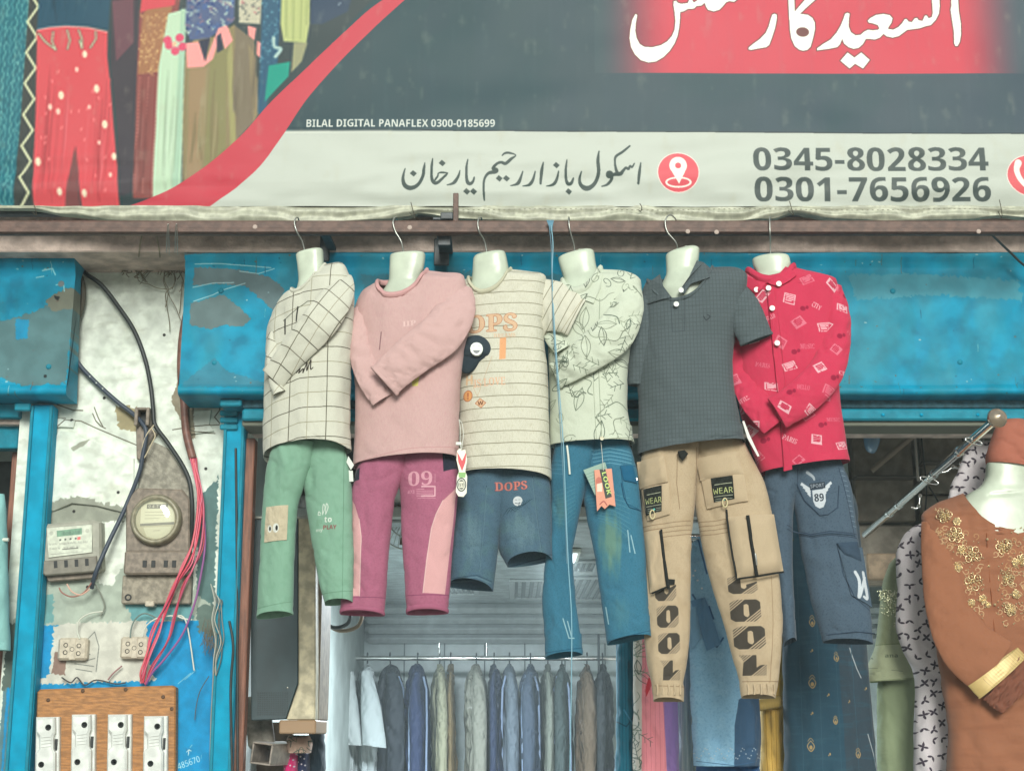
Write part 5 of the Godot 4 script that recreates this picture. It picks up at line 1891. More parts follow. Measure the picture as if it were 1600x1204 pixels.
func outfit_pink() -> void:
	var z := 0.475
	form([[398, 613, 660, 2.4, -4], [402, 610, 664, 3.2, -4], [420, 609, 661, 3.3], [440, 608, 656, 3.4], [454, 600, 668, 4.2, -8], [470, 585, 700, 5.0, -14], [486, 575, 710, 5.2, -14]], hook_path([631, 398, 627, 378, 618, 362, 614], z), z, "headless pale green form wearing the pink shirt, second from the left")
	var base := rgb(212, 176, 172)
	var px := Rect2(535, 405, 215, 340)
	var c := can(535, 405, 750, 745, 2.6, base)
	mottle(c, 5, 0.16, 0.05, 0.5, rgb(204, 156, 158), 0.45, Vector2(0.25, 2))
	for i in 3:
		write(c, "IIP", 628, 514, 650, 8, rgb(232, 200, 196), "Droid Serif", -0.05)
	poly(c, [643, 594, 656, 591, 654, 608, 645, 608], rgb(220, 214, 120))
	line(c, [594, 520, 592, 548], 1.6, rgb(140, 104, 108))
	line(c, [553, 720, 640, 704, 716, 700], 1.0, rgb(198, 150, 150))
	var m := cloth(Color.WHITE, {"tex": tex(c)})
	var d := drape([[440, 591, 666, 4.0, -18], [444, 582, 692, 5, -19], [456, 566, 724, 6.2, -27], [484, 555, 731, 7.2, -12], [520, 551, 731, 7.8], [560, 551, 724, 8], [600, 556, 718, 8], [650, 557, 716, 8.2], [700, 555, 716, 8.4], [732, 554, 715, 8.6, -18]], z, 0.26, {"px": px, "dip": 0.078, "arch": 0.01, "amp": 0.005, "seed": 8, "fx": 9.0, "fy": 4.0, "creases": [[720, 520, 660, 580, 7, -0.005], [610, 470, 600, 510, 6, 0.003], [560, 650, 600, 640, 8, 0.004], [600, 720, 640, 640, 10, 0.004]]})
	var t := thing("shirt", "plain pink long-sleeved shirt, sleeves crossed over its front", "shirt", P(635, 730, z))
	part("body", tube_of(d), m, t)
	part("neckband", edge_band(d, 0.05, 0.0065, 1.5), cloth(rgb(214, 166, 164)), t)
	var ms := cloth(base, {"grain": "threads", "scale": Vector3(5, 20, 5)})
	part("sleeve", sleeve_on(d, [[563, 482, -2.5, 12, 3], [561, 520, 0.5, 17, 3], [567, 560, 1.4, 20, 2.6], [580, 596, 1.6, 20, 2.2], [598, 624, 1.6, 17, 1.8]], {"cuffed": true, "seed": 3, "amp": 0.005}), ms, t)
	part("sleeve", sleeve_on(d, [[715, 450, -2.5, 23, 3.4], [712, 482, 0.6, 32, 3.8], [690, 520, 2.8, 36, 3.2], [650, 551, 3.6, 34, 2.8], [618, 578, 4.4, 31, 2.4], [599, 596, 4.4, 30, 2.0]], {"cuffed": true, "seed": 9, "amp": 0.006}), ms, t)
	# mauve joggers with pale side panels
	px = Rect2(525, 690, 200, 285)
	c = can(525, 690, 725, 975, 3.0, rgb(176, 104, 130))
	mottle(c, 6, 0.2, 0.0, 0.5, rgb(158, 90, 116), 0.5)
	mottle(c, 9, 0.25, 0.0, 0.5, rgb(192, 122, 146), 0.35)
	var pale := rgb(224, 172, 172)
	poly(c, [544, 776, 552, 788, 560, 812, 564, 840, 563, 931, 544, 931], pale)
	poly(c, [714, 760, 706, 770, 692, 784, 681, 806, 674, 828, 668, 870, 662, 927, 696, 929, 702, 870, 708, 816, 711, 780], pale)
	line(c, [560, 812, 564, 840, 563, 931], 1.4, rgb(232, 196, 192))
	line(c, [692, 784, 681, 806, 674, 828, 668, 870, 662, 927], 1.4, rgb(232, 196, 192))
	poly(c, [690, 706, 720, 706, 720, 730, 692, 738], rgb(42, 48, 62))
	poly(c, [544, 735, 559, 730, 559, 750, 544, 752], rgb(42, 48, 62))
	write(c, "09", 635, 760, 676, 22, rgb(222, 164, 178), "Droid Serif")
	line(c, [679, 742, 679, 756], 0.8, rgb(222, 164, 178))
	write(c, "473", 635, 772, 647, 5, rgb(212, 150, 168))
	line(c, [650, 766, 662, 766], 1.2, rgb(212, 150, 168))
	for k in 4:
		line(c, [650, 769 + k * 2.6, 676, 769 + k * 2.6], 1.0, rgb(212, 150, 168))
	line(c, [658, 762, 679, 762, 679, 777, 658, 777], 2.2, rgb(226, 176, 186))
	line(c, [652, 780, 680, 780.5], 0.9, rgb(212, 150, 168))
	line(c, [550, 933, 606, 934], 1.2, rgb(140, 72, 102))
	line(c, [632, 930, 702, 930], 1.2, rgb(140, 72, 102))
	var r := legs("joggers", "mauve pink joggers with pale side panels and faded 09 print", "trousers", [[700, 570, 640, 4.3], [735, 557, 634, 4.9], [778, 549, 617, 4.6], [850, 548, 608, 4.3], [925, 550, 603, 4.0], [940, 545, 602, 4.0], [958, 531, 600, 3.9, 2]], [[690, 606, 704, 4.6], [735, 612, 715, 5.0], [768, 625, 715, 4.8], [850, 629, 708, 4.3], [930, 633, 702, 4.0], [958, 636, 699, 3.9, -2]], z - 0.012, 0.22, cloth(Color.WHITE, {"tex": tex(c)}), {"px": px, "seed": 12, "amp": 0.005, "left": [[610, 740, 606, 830, 5, -0.005], [575, 880, 590, 930, 7, 0.004], [560, 870, 600, 910, 7, 0.003]], "right": [[640, 730, 632, 780, 6, 0.005]]})
	part("cuff_band", edge_band(r[1], 5.9, 0.003, 2.2), cloth(rgb(172, 100, 126)), r[0])
	part("cuff_band", edge_band(r[2], 4.9, 0.0035, 2.2), cloth(rgb(172, 100, 126)), r[0])
	# swing tag on a string at the shirt's hem
	var b: Drape = d
	t = thing("swing_tag", "white and red swing tag with a ringed badge, hung by string at the pink hem", "tag", P(721, 776, z + 0.09))
	c = can(710, 685, 732, 782, 6.0, rgb(226, 224, 206))
	poly(c, [716, 692, 728, 692, 724, 712, 720, 712], rgb(226, 224, 206))
	poly(c, [714, 706, 722, 720, 729, 704, 727, 722, 722, 736, 716, 722], rgb(200, 54, 62))
	poly(c, [716, 738, 728, 738, 727, 746, 717, 746], rgb(120, 170, 92))
	disc(c, 721, 757, 7.6, 11, rgb(34, 40, 38))
	disc(c, 721, 757, 6, 9, rgb(206, 210, 190))
	disc(c, 721, 757, 4.8, 7.4, rgb(40, 44, 42))
	poly(c, [717.5, 752, 724.5, 752, 724.5, 762, 717.5, 762], rgb(206, 206, 184))
	write(c, "ST", 718, 760, 724, 5, rgb(60, 64, 58))
	var s := Shape.new()
	s.map = rect_at(710, 685, 732, 782, z + 0.1)
	prism(s, outline([718, 700, 722, 703, 727, 702, 730, 718, 727, 736, 730, 744, 729, 770, 724, 776, 716, 775, 712, 768, 714, 744, 717, 736, 713, 718, 714, 704], z + 0.1), z + 0.0975, z + 0.1, 0.0004)
	part("card", s, mat(Color.WHITE, 0.5, {"tex": tex(c)}), t)
	part("string", wire([[717, 655, 0.07], [722, 662, 0.075], [724, 680, 0.08], [722, 694, 0.1], [721, 703, 0.1], [719, 690, 0.085], [719, 668, 0.075], [717, 655, 0.07]], 0.0011, z), M.white_plastic, t)
	s = Shape.new()
	slab(s, 712, 690, 721, 695, z + 0.083, z + 0.092, 0.001)
	part("toggle", s, M.white_plastic, t)

func outfit_striped() -> void:
	var z := 0.45
	form([[399, 745, 786, 2.2, -7], [405, 740, 790, 3.2, -9], [420, 739, 794, 3.3, -4], [440, 737, 797, 3.6, -10], [458, 728, 815, 4.6, -14], [476, 720, 830, 5.0, -14]], hook_path([761, 398, 757, 376, 749, 362, 746.5], z), z, "headless pale green form wearing the striped T-shirt, third from the left")
	var base := rgb(220, 218, 200)
	var px := Rect2(690, 410, 180, 345)
	var c := can(690, 410, 870, 755, 3.0, base)
	mottle(c, 6, 0.2, 0.1, 0.5, rgb(196, 192, 164), 0.5, Vector2(0.4, 2))
	for i in 19:
		line(c, [690, 422 + i * 18.2, 870, 422 + i * 18.2], 1.2, rgb(142, 138, 116))
	line(c, [690, 742, 870, 744], 0.9, rgb(176, 170, 144))
	var og := rgb(186, 116, 80)
	var pe := rgb(224, 190, 156)
	for q in [[-0.9, 0], [0.9, 0], [0, 0.9], [0, -0.9]]:
		write(c, "DOPS", 694 + q[0], 521 + q[1], 810 + q[0], 27, og, "Droid Serif")
	write(c, "DOPS", 694, 521, 810, 27, pe, "Droid Serif")
	write(c, "DREAMS", 771, 531, 806, 6, rgb(226, 192, 160), "Droid Serif")
	poly(c, [781, 532, 791, 531, 790, 565, 780, 566], rgb(238, 176, 128))
	write(c, "H", 726, 602, 740, 15, rgb(228, 196, 158))
	write(c, "IS LOVE", 740, 607, 790, 12, rgb(232, 188, 156), "Droid Serif", -0.03)
	line(c, [769, 560, 757, 592, 746, 621, 740, 608, 738, 590], 0.8, rgb(206, 182, 150))
	disc(c, 731, 619, 7.4, 9, og)
	disc(c, 731, 619, 6.2, 7.6, rgb(232, 170, 110))
	write(c, "!", 728.5, 624, 733.5, 10, og)
	diamond(c, 751, 632, 9, og)
	diamond(c, 751, 632, 7.6, rgb(226, 188, 150))
	write(c, "W", 746.5, 635, 755.5, 6, rgb(110, 64, 44))
	var m := cloth(Color.WHITE, {"tex": tex(c)})
	var d := drape([[434, 732, 797, 4.0, -14], [437, 726, 830, 5.4, -13], [447, 718, 852, 6.6, -17], [475, 716, 853, 7.2], [520, 716, 849, 7.8], [580, 716, 855, 8], [640, 717, 857, 8.2], [700, 719, 859, 8.4], [746, 720, 861, 8.6, 2]], z, 0.22, {"px": px, "dip": 0.075, "arch": 0.016, "amp": 0.005, "seed": 18, "fx": 10.0, "fy": 3.5, "creases": [[800, 440, 842, 500, 6, 0.004], [848, 540, 800, 570, 7, -0.004], [850, 560, 852, 680, 6, 0.004], [772, 432, 800, 480, 6, 0.003]]})
	var t := thing("t_shirt", "cream T-shirt with fine grey stripes and orange lettering", "t-shirt", P(790, 745, z))
	part("body", tube_of(d), m, t)
	part("neckband", edge_band(d, 0.04, 0.0055, 1.5), cloth(rgb(206, 204, 178)), t)
	c = can(820, 410, 935, 560, 3.0, base)
	for i in 12:
		var x := 812.0 + i * 16.0
		line(c, [x - 40, 570, x - 8, 520, x + 14, 480, x + 60, 400], 1.2, rgb(142, 138, 116))
	line(c, [876, 520, 897, 490, 916, 462], 0.9, rgb(176, 168, 140))
	part("sleeve", sleeve_on(d, [[842, 482, -4.0, 50, 5], [862, 480, -0.5, 45, 5], [884, 486, 1.5, 38, 4], [902, 494, 2.6, 34, 3]], {"cuffed": true, "px": Rect2(820, 410, 115, 150), "seed": 31, "cut": 0.08}), cloth(Color.WHITE, {"tex": tex(c)}), t)
	# novelty cap pinned to its front
	t = thing("cap", "small dark grey cap with a smiling face badge, pinned on the striped T-shirt", "cap", on(d, 747, 560, 0.0))
	var zf := on(d, 747, 550).z
	part("crown", pillow([721, 541, 726, 531, 735, 525, 748, 524, 760, 529, 768, 537, 771, 548, 768, 558, 758, 560, 744, 563, 726, 560, 720, 552], zf - 0.004, 0.03), cloth(rgb(56, 68, 76)), t)
	part("brim", pillow([720, 550, 735, 556, 758, 556, 768, 557, 760, 559, 750, 567, 741, 578, 731, 584, 722, 580, 719, 566], zf - 0.004, 0.016), cloth(rgb(48, 60, 68)), t)
	c = can(730, 530, 760, 560, 8.0, rgb(210, 218, 212))
	for q in [[740, 541], [748, 541]]:
		brush(c, [[q[0] - 1.6, q[1], 0.7], [q[0], q[1] - 1.4, 0.7], [q[0] + 1.6, q[1], 0.7]], rgb(120, 128, 126))
	poly(c, [738.5, 547, 750.5, 547, 748, 551, 744.5, 552.4, 741, 551], rgb(70, 78, 80))
	var s := Shape.new()
	s.map = rect_at(730, 530, 760, 560, zf + 0.027)
	prism(s, outline([744.5, 534.5, 749, 535.5, 752.7, 538.5, 754.5, 543, 754.2, 548, 751.6, 552.4, 747.5, 555, 742.5, 555.2, 738.2, 553, 735.2, 549, 734.4, 544, 736, 539, 739.8, 535.6], zf + 0.027), zf + 0.015, zf + 0.0285, 0.001)
	part("face_badge", s, mat(Color.WHITE, 0.4, {"tex": tex(c)}), t)
	# denim shorts
	px = Rect2(695, 715, 175, 220)
	c = can(695, 715, 870, 935, 3.0, rgb(82, 110, 128))
	mottle(c, 7, 0.3, 0.0, 0.5, rgb(84, 114, 130), 0.5, Vector2(1, 0.4))
	mottle(c, 8, 0.03, 0.0, 0.5, rgb(86, 118, 124), 0.6)
	wash(c, 738, 840, 20, 60, rgb(112, 142, 150), 0.6)
	wash(c, 815, 830, 30, 46, rgb(112, 142, 150), 0.6)
	mottle(c, 2, 0.25, 0.1, 0.5, rgb(44, 70, 90), 0.5, Vector2(0.4, 1))
	for q in [[-0.7, 0], [0.7, 0], [0, 0.7]]:
		write(c, "DOPS", 773 + q[0], 768 + q[1], 825 + q[0], 13, rgb(136, 72, 76), "Droid Serif", -0.05)
	write(c, "DOPS", 773, 768, 825, 13, rgb(208, 130, 118), "Droid Serif", -0.05)
	disc(c, 809, 784, 7.5, 7.5, rgb(212, 220, 222))
	line(c, [805, 782, 808, 782], 0.8, rgb(70, 80, 90))
	line(c, [810, 782, 813, 782], 0.8, rgb(70, 80, 90))
	line(c, [805, 787, 809, 788, 813, 787], 1.0, rgb(70, 80, 90))
	for k in 6:
		brush(c, [[786 + k * 6, 806 - k * 3, 0.8], [796 + k * 5, 794 - k, 0.9], [806 + k * 4, 800 - k * 3, 0.8], [812 + k * 4, 786 - k, 0.7]], rgb(44, 70, 84))
	for q in [[702, 903, 745, 899, 768, 908], [790, 884, 830, 872, 864, 866], [750, 890, 756, 820, 760, 760], [846, 862, 838, 800, 832, 745]]:
		line(c, q, 1.0, rgb(40, 64, 82))
		line(c, [q[0], q[1] + 3, q[2], q[3] + 3, q[4], q[5] + 3], 0.7, rgb(110, 140, 150))
	legs("denim_shorts", "faded blue denim shorts with red lettering, under the striped T-shirt", "shorts", [[725, 730, 800, 4.6], [760, 718, 794, 5.0], [820, 711, 784, 4.9], [870, 706, 777, 4.8], [917, 702, 770, 4.6, 6]], [[720, 765, 848, 4.9], [760, 772, 860, 5.3], [820, 776, 862, 5.0], [860, 780, 863, 4.9], [886, 793, 863, 4.8, -12]], z - 0.01, 0.22, cloth(Color.WHITE, {"tex": tex(c)}), {"px": px, "seed": 22, "amp": 0.004, "arch": 0.028, "right": [[800, 880, 790, 810, 8, 0.004]]})

func outfit_jungle() -> void:
	var z := 0.455
	form([[398, 885, 920, 2.0, -9], [404, 873, 928, 3.0, -12], [420, 876, 931, 3.2, -8], [440, 882, 936, 3.4, -14], [456, 872, 955, 4.4, -18], [476, 865, 980, 4.6, -18]], [[899, 399, z], [896.7, 381, z + 0.012], [890.8, 360, 0.486], [888.7, 346, 0.487], [888.5, 340.5, 0.476], [889, 339.5, 0.46], [890, 348, 0.436]], z, "headless pale green form wearing the leaf-print shirt, fourth from the left")
	var base := rgb(212, 220, 200)
	var c := can(840, 410, 1015, 710, 3.0, base)
	leaf_print(c, 840, 410, 1015, 710, 88, 5)
	line(c, [938, 470, 934, 560, 938, 700], 1.0, rgb(150, 160, 138))
	line(c, [926, 600, 930, 700], 0.9, rgb(160, 168, 146))
	line(c, [855, 690, 940, 690, 1000, 683], 0.9, rgb(150, 160, 138))
	var px := Rect2(840, 410, 175, 300)
	var m := cloth(Color.WHITE, {"tex": tex(c)})
	var d := drape([[441, 880, 938, 3.8, -21], [448, 868, 975, 5, -25], [463, 857, 1001, 6, -27], [492, 856, 1000, 7, -6], [540, 858, 984, 7.4], [586, 859, 980, 7.6], [640, 860, 980, 7.8], [670, 860, 986, 8], [699, 860, 990, 8.2, -9]], z, 0.3, {"px": px, "dip": 0.065, "vee": 1.8, "amp": 0.005, "seed": 28, "fx": 9.0, "fy": 4.0, "creases": [[980, 550, 930, 620, 8, -0.004], [984, 660, 940, 640, 8, 0.004], [905, 620, 900, 690, 8, 0.005]]})
	var t := thing("shirt", "pale green shirt printed with dark line-drawn leaves, long sleeve folded across", "shirt", P(925, 700, z))
	part("body", tube_of(d), m, t)
	part("collar", edge_band(d, 0.06, 0.008, 1.8), m, t)
	part("lapel", badge(d, [934, 424, 944, 428, 940, 452, 928, 478, 912, 470, 898, 462, 914, 446], 0.006), m, t)
	part("lapel", badge(d, [880, 448, 894, 462, 898, 480, 884, 486, 874, 462], 0.006), m, t)
	c = can(840, 410, 1015, 630, 3.0, base)
	leaf_print(c, 840, 410, 1015, 630, 84, 11)
	var ms := cloth(Color.WHITE, {"tex": tex(c)})
	part("sleeve", sleeve_on(d, [[860, 490, -3.0, 14, 3], [864, 524, 0.2, 15, 2.6], [880, 546, 1.0, 13, 2.0]], {"cuffed": true, "px": Rect2(840, 410, 175, 220), "seed": 2}), ms, t)
	part("sleeve", sleeve_on(d, [[976, 447, -2.5, 25, 3.6], [980, 480, 0.6, 27, 4], [960, 520, 2.8, 33, 3.4], [925, 549, 3.4, 30, 2.8], [893, 572, 3.2, 24, 2.4], [867, 588, 2.8, 21, 2.0]], {"cuffed": true, "px": Rect2(840, 410, 175, 220), "seed": 17, "amp": 0.006}), ms, t)
	part("hem_button", button(d, 938, 688, 0.006), mat(rgb(196, 190, 160), 0.35), t)
	# long blue jeans
	px = Rect2(840, 670, 190, 375)
	c = can(840, 670, 1030, 1045, 2.6, rgb(62, 120, 146))
	mottle(c, 7, 0.3, 0.0, 0.5, rgb(70, 132, 150), 0.5, Vector2(0.5, 1))
	mottle(c, 9, 0.3, 0.1, 0.5, rgb(36, 92, 114), 0.5, Vector2(1, 0.3))
	wash(c, 955, 850, 24, 70, rgb(116, 152, 132), 0.85)
	wash(c, 876, 800, 16, 40, rgb(96, 134, 128), 0.5)
	for k in 5:
		line(c, [926 + k, 704 + k * 6, 955, 701 + k * 6, 990, 707 + k * 6], 1.4, rgb(104, 160, 182))
	for k in 9:
		line(c, [915 + k * 3, 776 + k * 5, 950 + k * 2, 772 + k * 7, 985, 782 + k * 8], 0.9, rgb(84, 140, 156))
		line(c, [866, 770 + k * 6, 884, 766 + k * 7, 900, 760 + k * 6], 0.9, rgb(80, 136, 152))
	wash(c, 968, 960, 20, 40, rgb(86, 138, 150), 0.5)
	for k in 4:
		line(c, [861, 718 + k * 7, 882, 722 + k * 7], 0.9, rgb(86, 142, 166))
	for q in [[981, 832, 984, 866], [986, 840, 992, 868], [879, 968, 888, 998, 896, 998], [886, 972, 892, 996], [946, 950, 950, 976]]:
		line(c, q, 1.6, rgb(160, 196, 204))
	for q in [[852, 1020, 912, 1012], [946, 1003, 1020, 985], [1002, 760, 1012, 870, 1016, 985], [972, 730, 974, 758, 980, 790, 1004, 800], [972, 729, 998, 728]]:
		line(c, q, 1.0, rgb(24, 76, 106))
	var r := legs("jeans", "long blue child's jeans with worn knees and white drawstring", "jeans", [[680, 870, 934, 4.3], [730, 861, 926, 4.9], [790, 861, 908, 4.5], [863, 853, 894, 4.0], [941, 848, 900, 4.0], [1030, 853, 911, 4.0, -8]], [[675, 905, 978, 4.5], [730, 910, 994, 5.0], [800, 915, 1003, 4.8], [870, 930, 1009, 4.3], [941, 940, 1013, 4.2], [1008, 949, 1018, 4.0, -14]], z - 0.012, 0.26, cloth(Color.WHITE, {"tex": tex(c)}), {"px": px, "seed": 32, "amp": 0.005, "left": [[890, 720, 896, 790, 6, -0.005], [862, 880, 885, 850, 8, 0.003]], "right": [[914, 780, 950, 760, 7, 0.005], [914, 800, 960, 810, 6, -0.003]]})
	var b: Drape = r[2]
	part("pocket_flap", patch(b, [971, 730, 992, 728, 998, 757, 976, 753], 0.006), cloth(rgb(34, 98, 132)), r[0])
	part("stitching", seam(b, [972, 757, 976, 780, 984, 796, 1003, 800]), cloth(rgb(24, 76, 106)), r[0])
	part("pocket_button", button(b, 996, 750, 0.005), M.steel, r[0])
	part("drawstring", seam(r[1], [887, 698, 889, 716, 891, 744], 0.0032, 0.006), mat(rgb(214, 220, 210), 0.8), r[0])
	# swing tags on the jeans
	t = thing("swing_tag", "peach swing tag with green vertical lettering over a grey green card, on the jeans", "tag", on(b, 944, 795, 0.02))
	var zt := on(b, 945, 760).z
	part("string", wire([[939, 690, 0.03], [941, 710, 0.028], [943, 735, 0.024]], 0.0008, zt), M.white_plastic, t)
	c = can(908, 715, 966, 805, 6.0, rgb(132, 160, 146))
	for k in 6:
		line(c, [914, 742 + k * 5, 960, 724 + k * 5], 1.0, rgb(104, 136, 124))
	var s := Shape.new()
	s.map = rect_at(908, 715, 966, 805, zt + 0.02)
	prism(s, outline([911.5, 734, 945.5, 721.5, 961, 770, 929.5, 773], zt + 0.016), zt + 0.013, zt + 0.016, 0.0004)
	part("back_card", s, mat(Color.WHITE, 0.6, {"tex": tex(c)}), t)
	c = can(908, 715, 966, 805, 6.0, rgb(206, 138, 112))
	disc(c, 936, 752, 5, 7, rgb(178, 96, 76))
	poly(c, [933, 756, 941, 754, 941, 768, 933, 768], rgb(226, 196, 176))
	poly(c, [937, 733, 946, 731, 956, 776, 946, 779], rgb(34, 44, 36))
	write(c, "LOOK", 940.5, 737, 977.5, 6.5, rgb(180, 206, 110), "Droid Sans", 1.34)
	brush(c, [[937, 788, 1.6], [943, 783, 1.8], [948, 789, 1.6]], rgb(150, 60, 52))
	s = Shape.new()
	s.map = rect_at(908, 715, 966, 805, zt + 0.024)
	prism(s, outline([928.5, 734, 956, 731.5, 962, 791, 952.5, 788, 945, 795, 940, 790, 933, 798.5], zt + 0.024), zt + 0.021, zt + 0.024, 0.0004)
	part("front_card", s, mat(Color.WHITE, 0.6, {"tex": tex(c)}), t)

func wash(c: Can, x: float, y: float, rx: float, ry: float, col: Color, most: float) -> void:      # the worn, bleached place on a pair of jeans
	var w := 64
	var im := Image.create(w, w, false, Image.FORMAT_RGBA8)
	var f := FastNoiseLite.new()
	f.frequency = 0.09
	for j in w:
		for i in w:
			var r := Vector2(i - 31.5, j - 31.5).length() / 32.0 + f.get_noise_2d(i, j * 0.4) * 0.35
			im.set_pixel(i, j, Color(col.r, col.g, col.b, most * (1.0 - smoothstep(0.2, 0.95, r))))
	im.resize(int(rx * 2 * c.k), int(ry * 2 * c.k))
	c.im.blend_rect(im, Rect2i(0, 0, im.get_width(), im.get_height()), Vector2i((Vector2(x - rx, y - ry) - c.o) * c.k))

func leaf_print(c: Can, x0: float, y0: float, x1: float, y1: float, n: int, sd: int) -> void:
	var r := RandomNumberGenerator.new()
	r.seed = sd
	for i in n:
		var x := r.randf_range(x0, x1)
		var y := r.randf_range(y0, y1)
		var col: Color = [rgb(84, 98, 86), rgb(116, 128, 110), rgb(96, 104, 92), rgb(156, 166, 144), rgb(132, 140, 122)][(i / 4) % 5]
		var a := r.randf_range(0, TAU)
		var kind := i % 4
		var dir := Vector2(cos(a), sin(a))
		var nr := dir.orthogonal()
		var len := r.randf_range(18, 40)
		if kind == 0:                                      # a long leaf outline with its rib
			var p := []
			for s: float in [1.0, -1.0]:
				for k in 7:
					var u := k / 6.0 if s > 0 else 1.0 - k / 6.0
					var q: Vector2 = Vector2(x, y) + dir * len * u + nr * s * sin(u * PI) * len * 0.2
					p.append([q.x, q.y, 1.1])
			brush(c, p, col)
			brush(c, [[x, y, 0.9], [x + dir.x * len * 0.5 + nr.x * 2, y + dir.y * len * 0.5 + nr.y * 2, 0.9], [x + dir.x * len, y + dir.y * len, 0.7]], col)
		elif kind == 1:                                    # a winding stalk
			var p := []
			for k in 7:
				var q := Vector2(x, y) + dir * len * 1.4 * k / 6.0 + nr * sin(k * 1.3 + i) * 5.0
				p.append([q.x, q.y, 1.7 - k * 0.15])
			brush(c, p, col)
		elif kind == 2:                                    # a small split frond
			for k in 5:
				var b := Vector2(x, y) + dir * k * 5.0
				var e := b + (dir * 5.0 + nr * (7.0 if k % 2 else -7.0))
				brush(c, [[b.x, b.y, 1.0], [e.x, e.y, 0.8]], col)
			brush(c, [[x, y, 1.0], [x + dir.x * 24, y + dir.y * 24, 0.8]], col)
		else:                                              # a loose scribbled loop
			var p := []
			for k in 9:
				var q := Vector2(x, y) + Vector2(cos(k * 0.8 + a), sin(k * 0.8 + a) * 0.6).rotated(a) * (4.0 + k * 0.8)
				p.append([q.x, q.y, 1.0])
			brush(c, p, col)
func outfit_polo() -> void:
	var z := 0.47
	form([[392, 1052, 1086, 1.8, -8], [399, 1041, 1093, 2.9, -11], [412, 1041, 1092, 3.1, -8], [430, 1041, 1089, 3.3, -10], [446, 1034, 1100, 4.8, -16], [462, 1028, 1110, 5.3, -18], [478, 1040, 1100, 5.0, -16]], [[1059.5, 390, z], [1056, 378, z + 0.012], [1043, 362, 0.487], [1039.5, 347, 0.487], [1043, 338, 0.482], [1049, 336, 0.476], [1055, 341, 0.468], [1057, 345, 0.46]], z, "headless pale green form wearing the grey polo shirt, fifth from the left")
	var base := rgb(92, 103, 106)
	var px := Rect2(975, 395, 235, 330)
	var c := can(975, 395, 1210, 725, 2.6, base)
	waffle(c, 975, 395, 1210, 725)
	line(c, [1050, 448, 1052, 520, 1070, 520, 1072, 440], 0.9, rgb(62, 70, 76))
	brush(c, [[1100, 499, 1.6], [1104, 505, 1.6], [1110, 500, 1.6], [1106, 497, 1.2]], rgb(52, 58, 62))
	line(c, [995, 704, 1070, 700, 1165, 678], 0.9, rgb(60, 68, 74))
	var m := cloth(Color.WHITE, {"tex": tex(c)})
	var d := drape([[438, 1012, 1113, 4.2, -21], [445, 1008, 1150, 5.4, -28], [460, 1003, 1168, 6.4, -30], [490, 1000, 1160, 7.2, -8], [540, 996, 1146, 7.8], [600, 997, 1146, 8], [650, 998, 1156, 8.2], [690, 997, 1162, 8.2, -8], [712, 996, 1165, 8.4, -24]], z, 0.28, {"px": px, "dip": 0.1, "vee": 1.6, "amp": 0.005, "seed": 41, "fx": 9.0, "fy": 4.0, "creases": [[1165, 668, 1080, 690, 6, 0.012], [1160, 655, 1100, 668, 5, -0.007], [1165, 690, 1130, 680, 5, 0.007], [1130, 460, 1150, 520, 8, 0.004], [1040, 560, 1060, 690, 14, 0.006], [1010, 620, 1030, 700, 9, -0.005]]})
	var t := thing("polo_shirt", "slate grey polo shirt of waffle cloth with two pale buttons", "polo shirt", P(1080, 714, z))
	part("body", tube_of(d), m, t)
	part("collar_stand", edge_band(d, 0.04, 0.004, 1.6), m, t)
	part("collar_leaf", badge(d, [1094, 405, 1105, 408, 1118, 417, 1112, 437, 1096, 442, 1082, 446, 1071, 462, 1064, 456, 1080, 434], 0.009), m, t)
	part("collar_leaf", badge(d, [1036, 424, 1024, 432, 1012, 441, 1007, 470, 1022, 470, 1038, 467, 1052, 466, 1040, 446], 0.009), m, t)
	c = can(975, 395, 1215, 625, 2.6, base)
	waffle(c, 975, 395, 1215, 625)
	var ms := cloth(Color.WHITE, {"tex": tex(c)})
	part("sleeve", sleeve_on(d, [[1018, 468, -3.0, 24, 4.5], [1007, 512, -0.4, 24, 4.5], [1001, 556, 0.6, 20, 4], [998, 602, 1.2, 16, 3.2]], {"cuffed": true, "px": Rect2(975, 395, 240, 230), "seed": 42}), ms, t)
	part("sleeve", sleeve_on(d, [[1142, 462, -3.6, 30, 5], [1158, 482, -0.4, 31, 5], [1172, 508, 1.0, 29, 4], [1183, 531, 1.6, 27, 3.0]], {"cuffed": true, "px": Rect2(975, 395, 240, 230), "seed": 43}), ms, t)
	for q in [[1066.5, 456], [1058.5, 478]]:
		part("button", button(d, q[0], q[1], 0.0085, 0.010), mat(rgb(190, 196, 190), 0.3), t)
	var s := Shape.new()
	prism(s, outline([1160, 658, 1163, 657, 1172, 680, 1187, 712, 1184, 713, 1168, 684], z + 0.05), z + 0.047, z + 0.05, 0.0004)
	one("paper_tag", s, mat(rgb(214, 216, 208), 0.6), "thin white paper tag edge hanging below the polo shirt's right hem", "tag")
	# khaki cargo joggers
	var khaki := rgb(196, 176, 146)
	px = Rect2(990, 660, 245, 450)
	c = can(990, 660, 1235, 1110, 2.4, khaki)
	mottle(c, 3, 0.02, 0.0, 0.5, rgb(186, 165, 134), 0.6)
	mottle(c, 4, 0.3, 0.1, 0.5, rgb(178, 156, 126), 0.5)
	for k in 4:
		line(c, [1000, 826 + k * 7, 1040, 822 + k * 7, 1082, 817 + k * 7], 1.0, rgb(138, 114, 86))
		line(c, [1090, 816 + k * 7, 1120, 817 + k * 7, 1140, 814 + k * 7], 1.0, rgb(138, 114, 86))
	line(c, [1062, 712, 1060, 760, 1064, 800], 1.0, rgb(138, 114, 86))
	line(c, [1094, 700, 1092, 760], 1.0, rgb(138, 114, 86))
	line(c, [1204, 905, 1204, 980, 1196, 1068], 0.9, rgb(150, 124, 94))
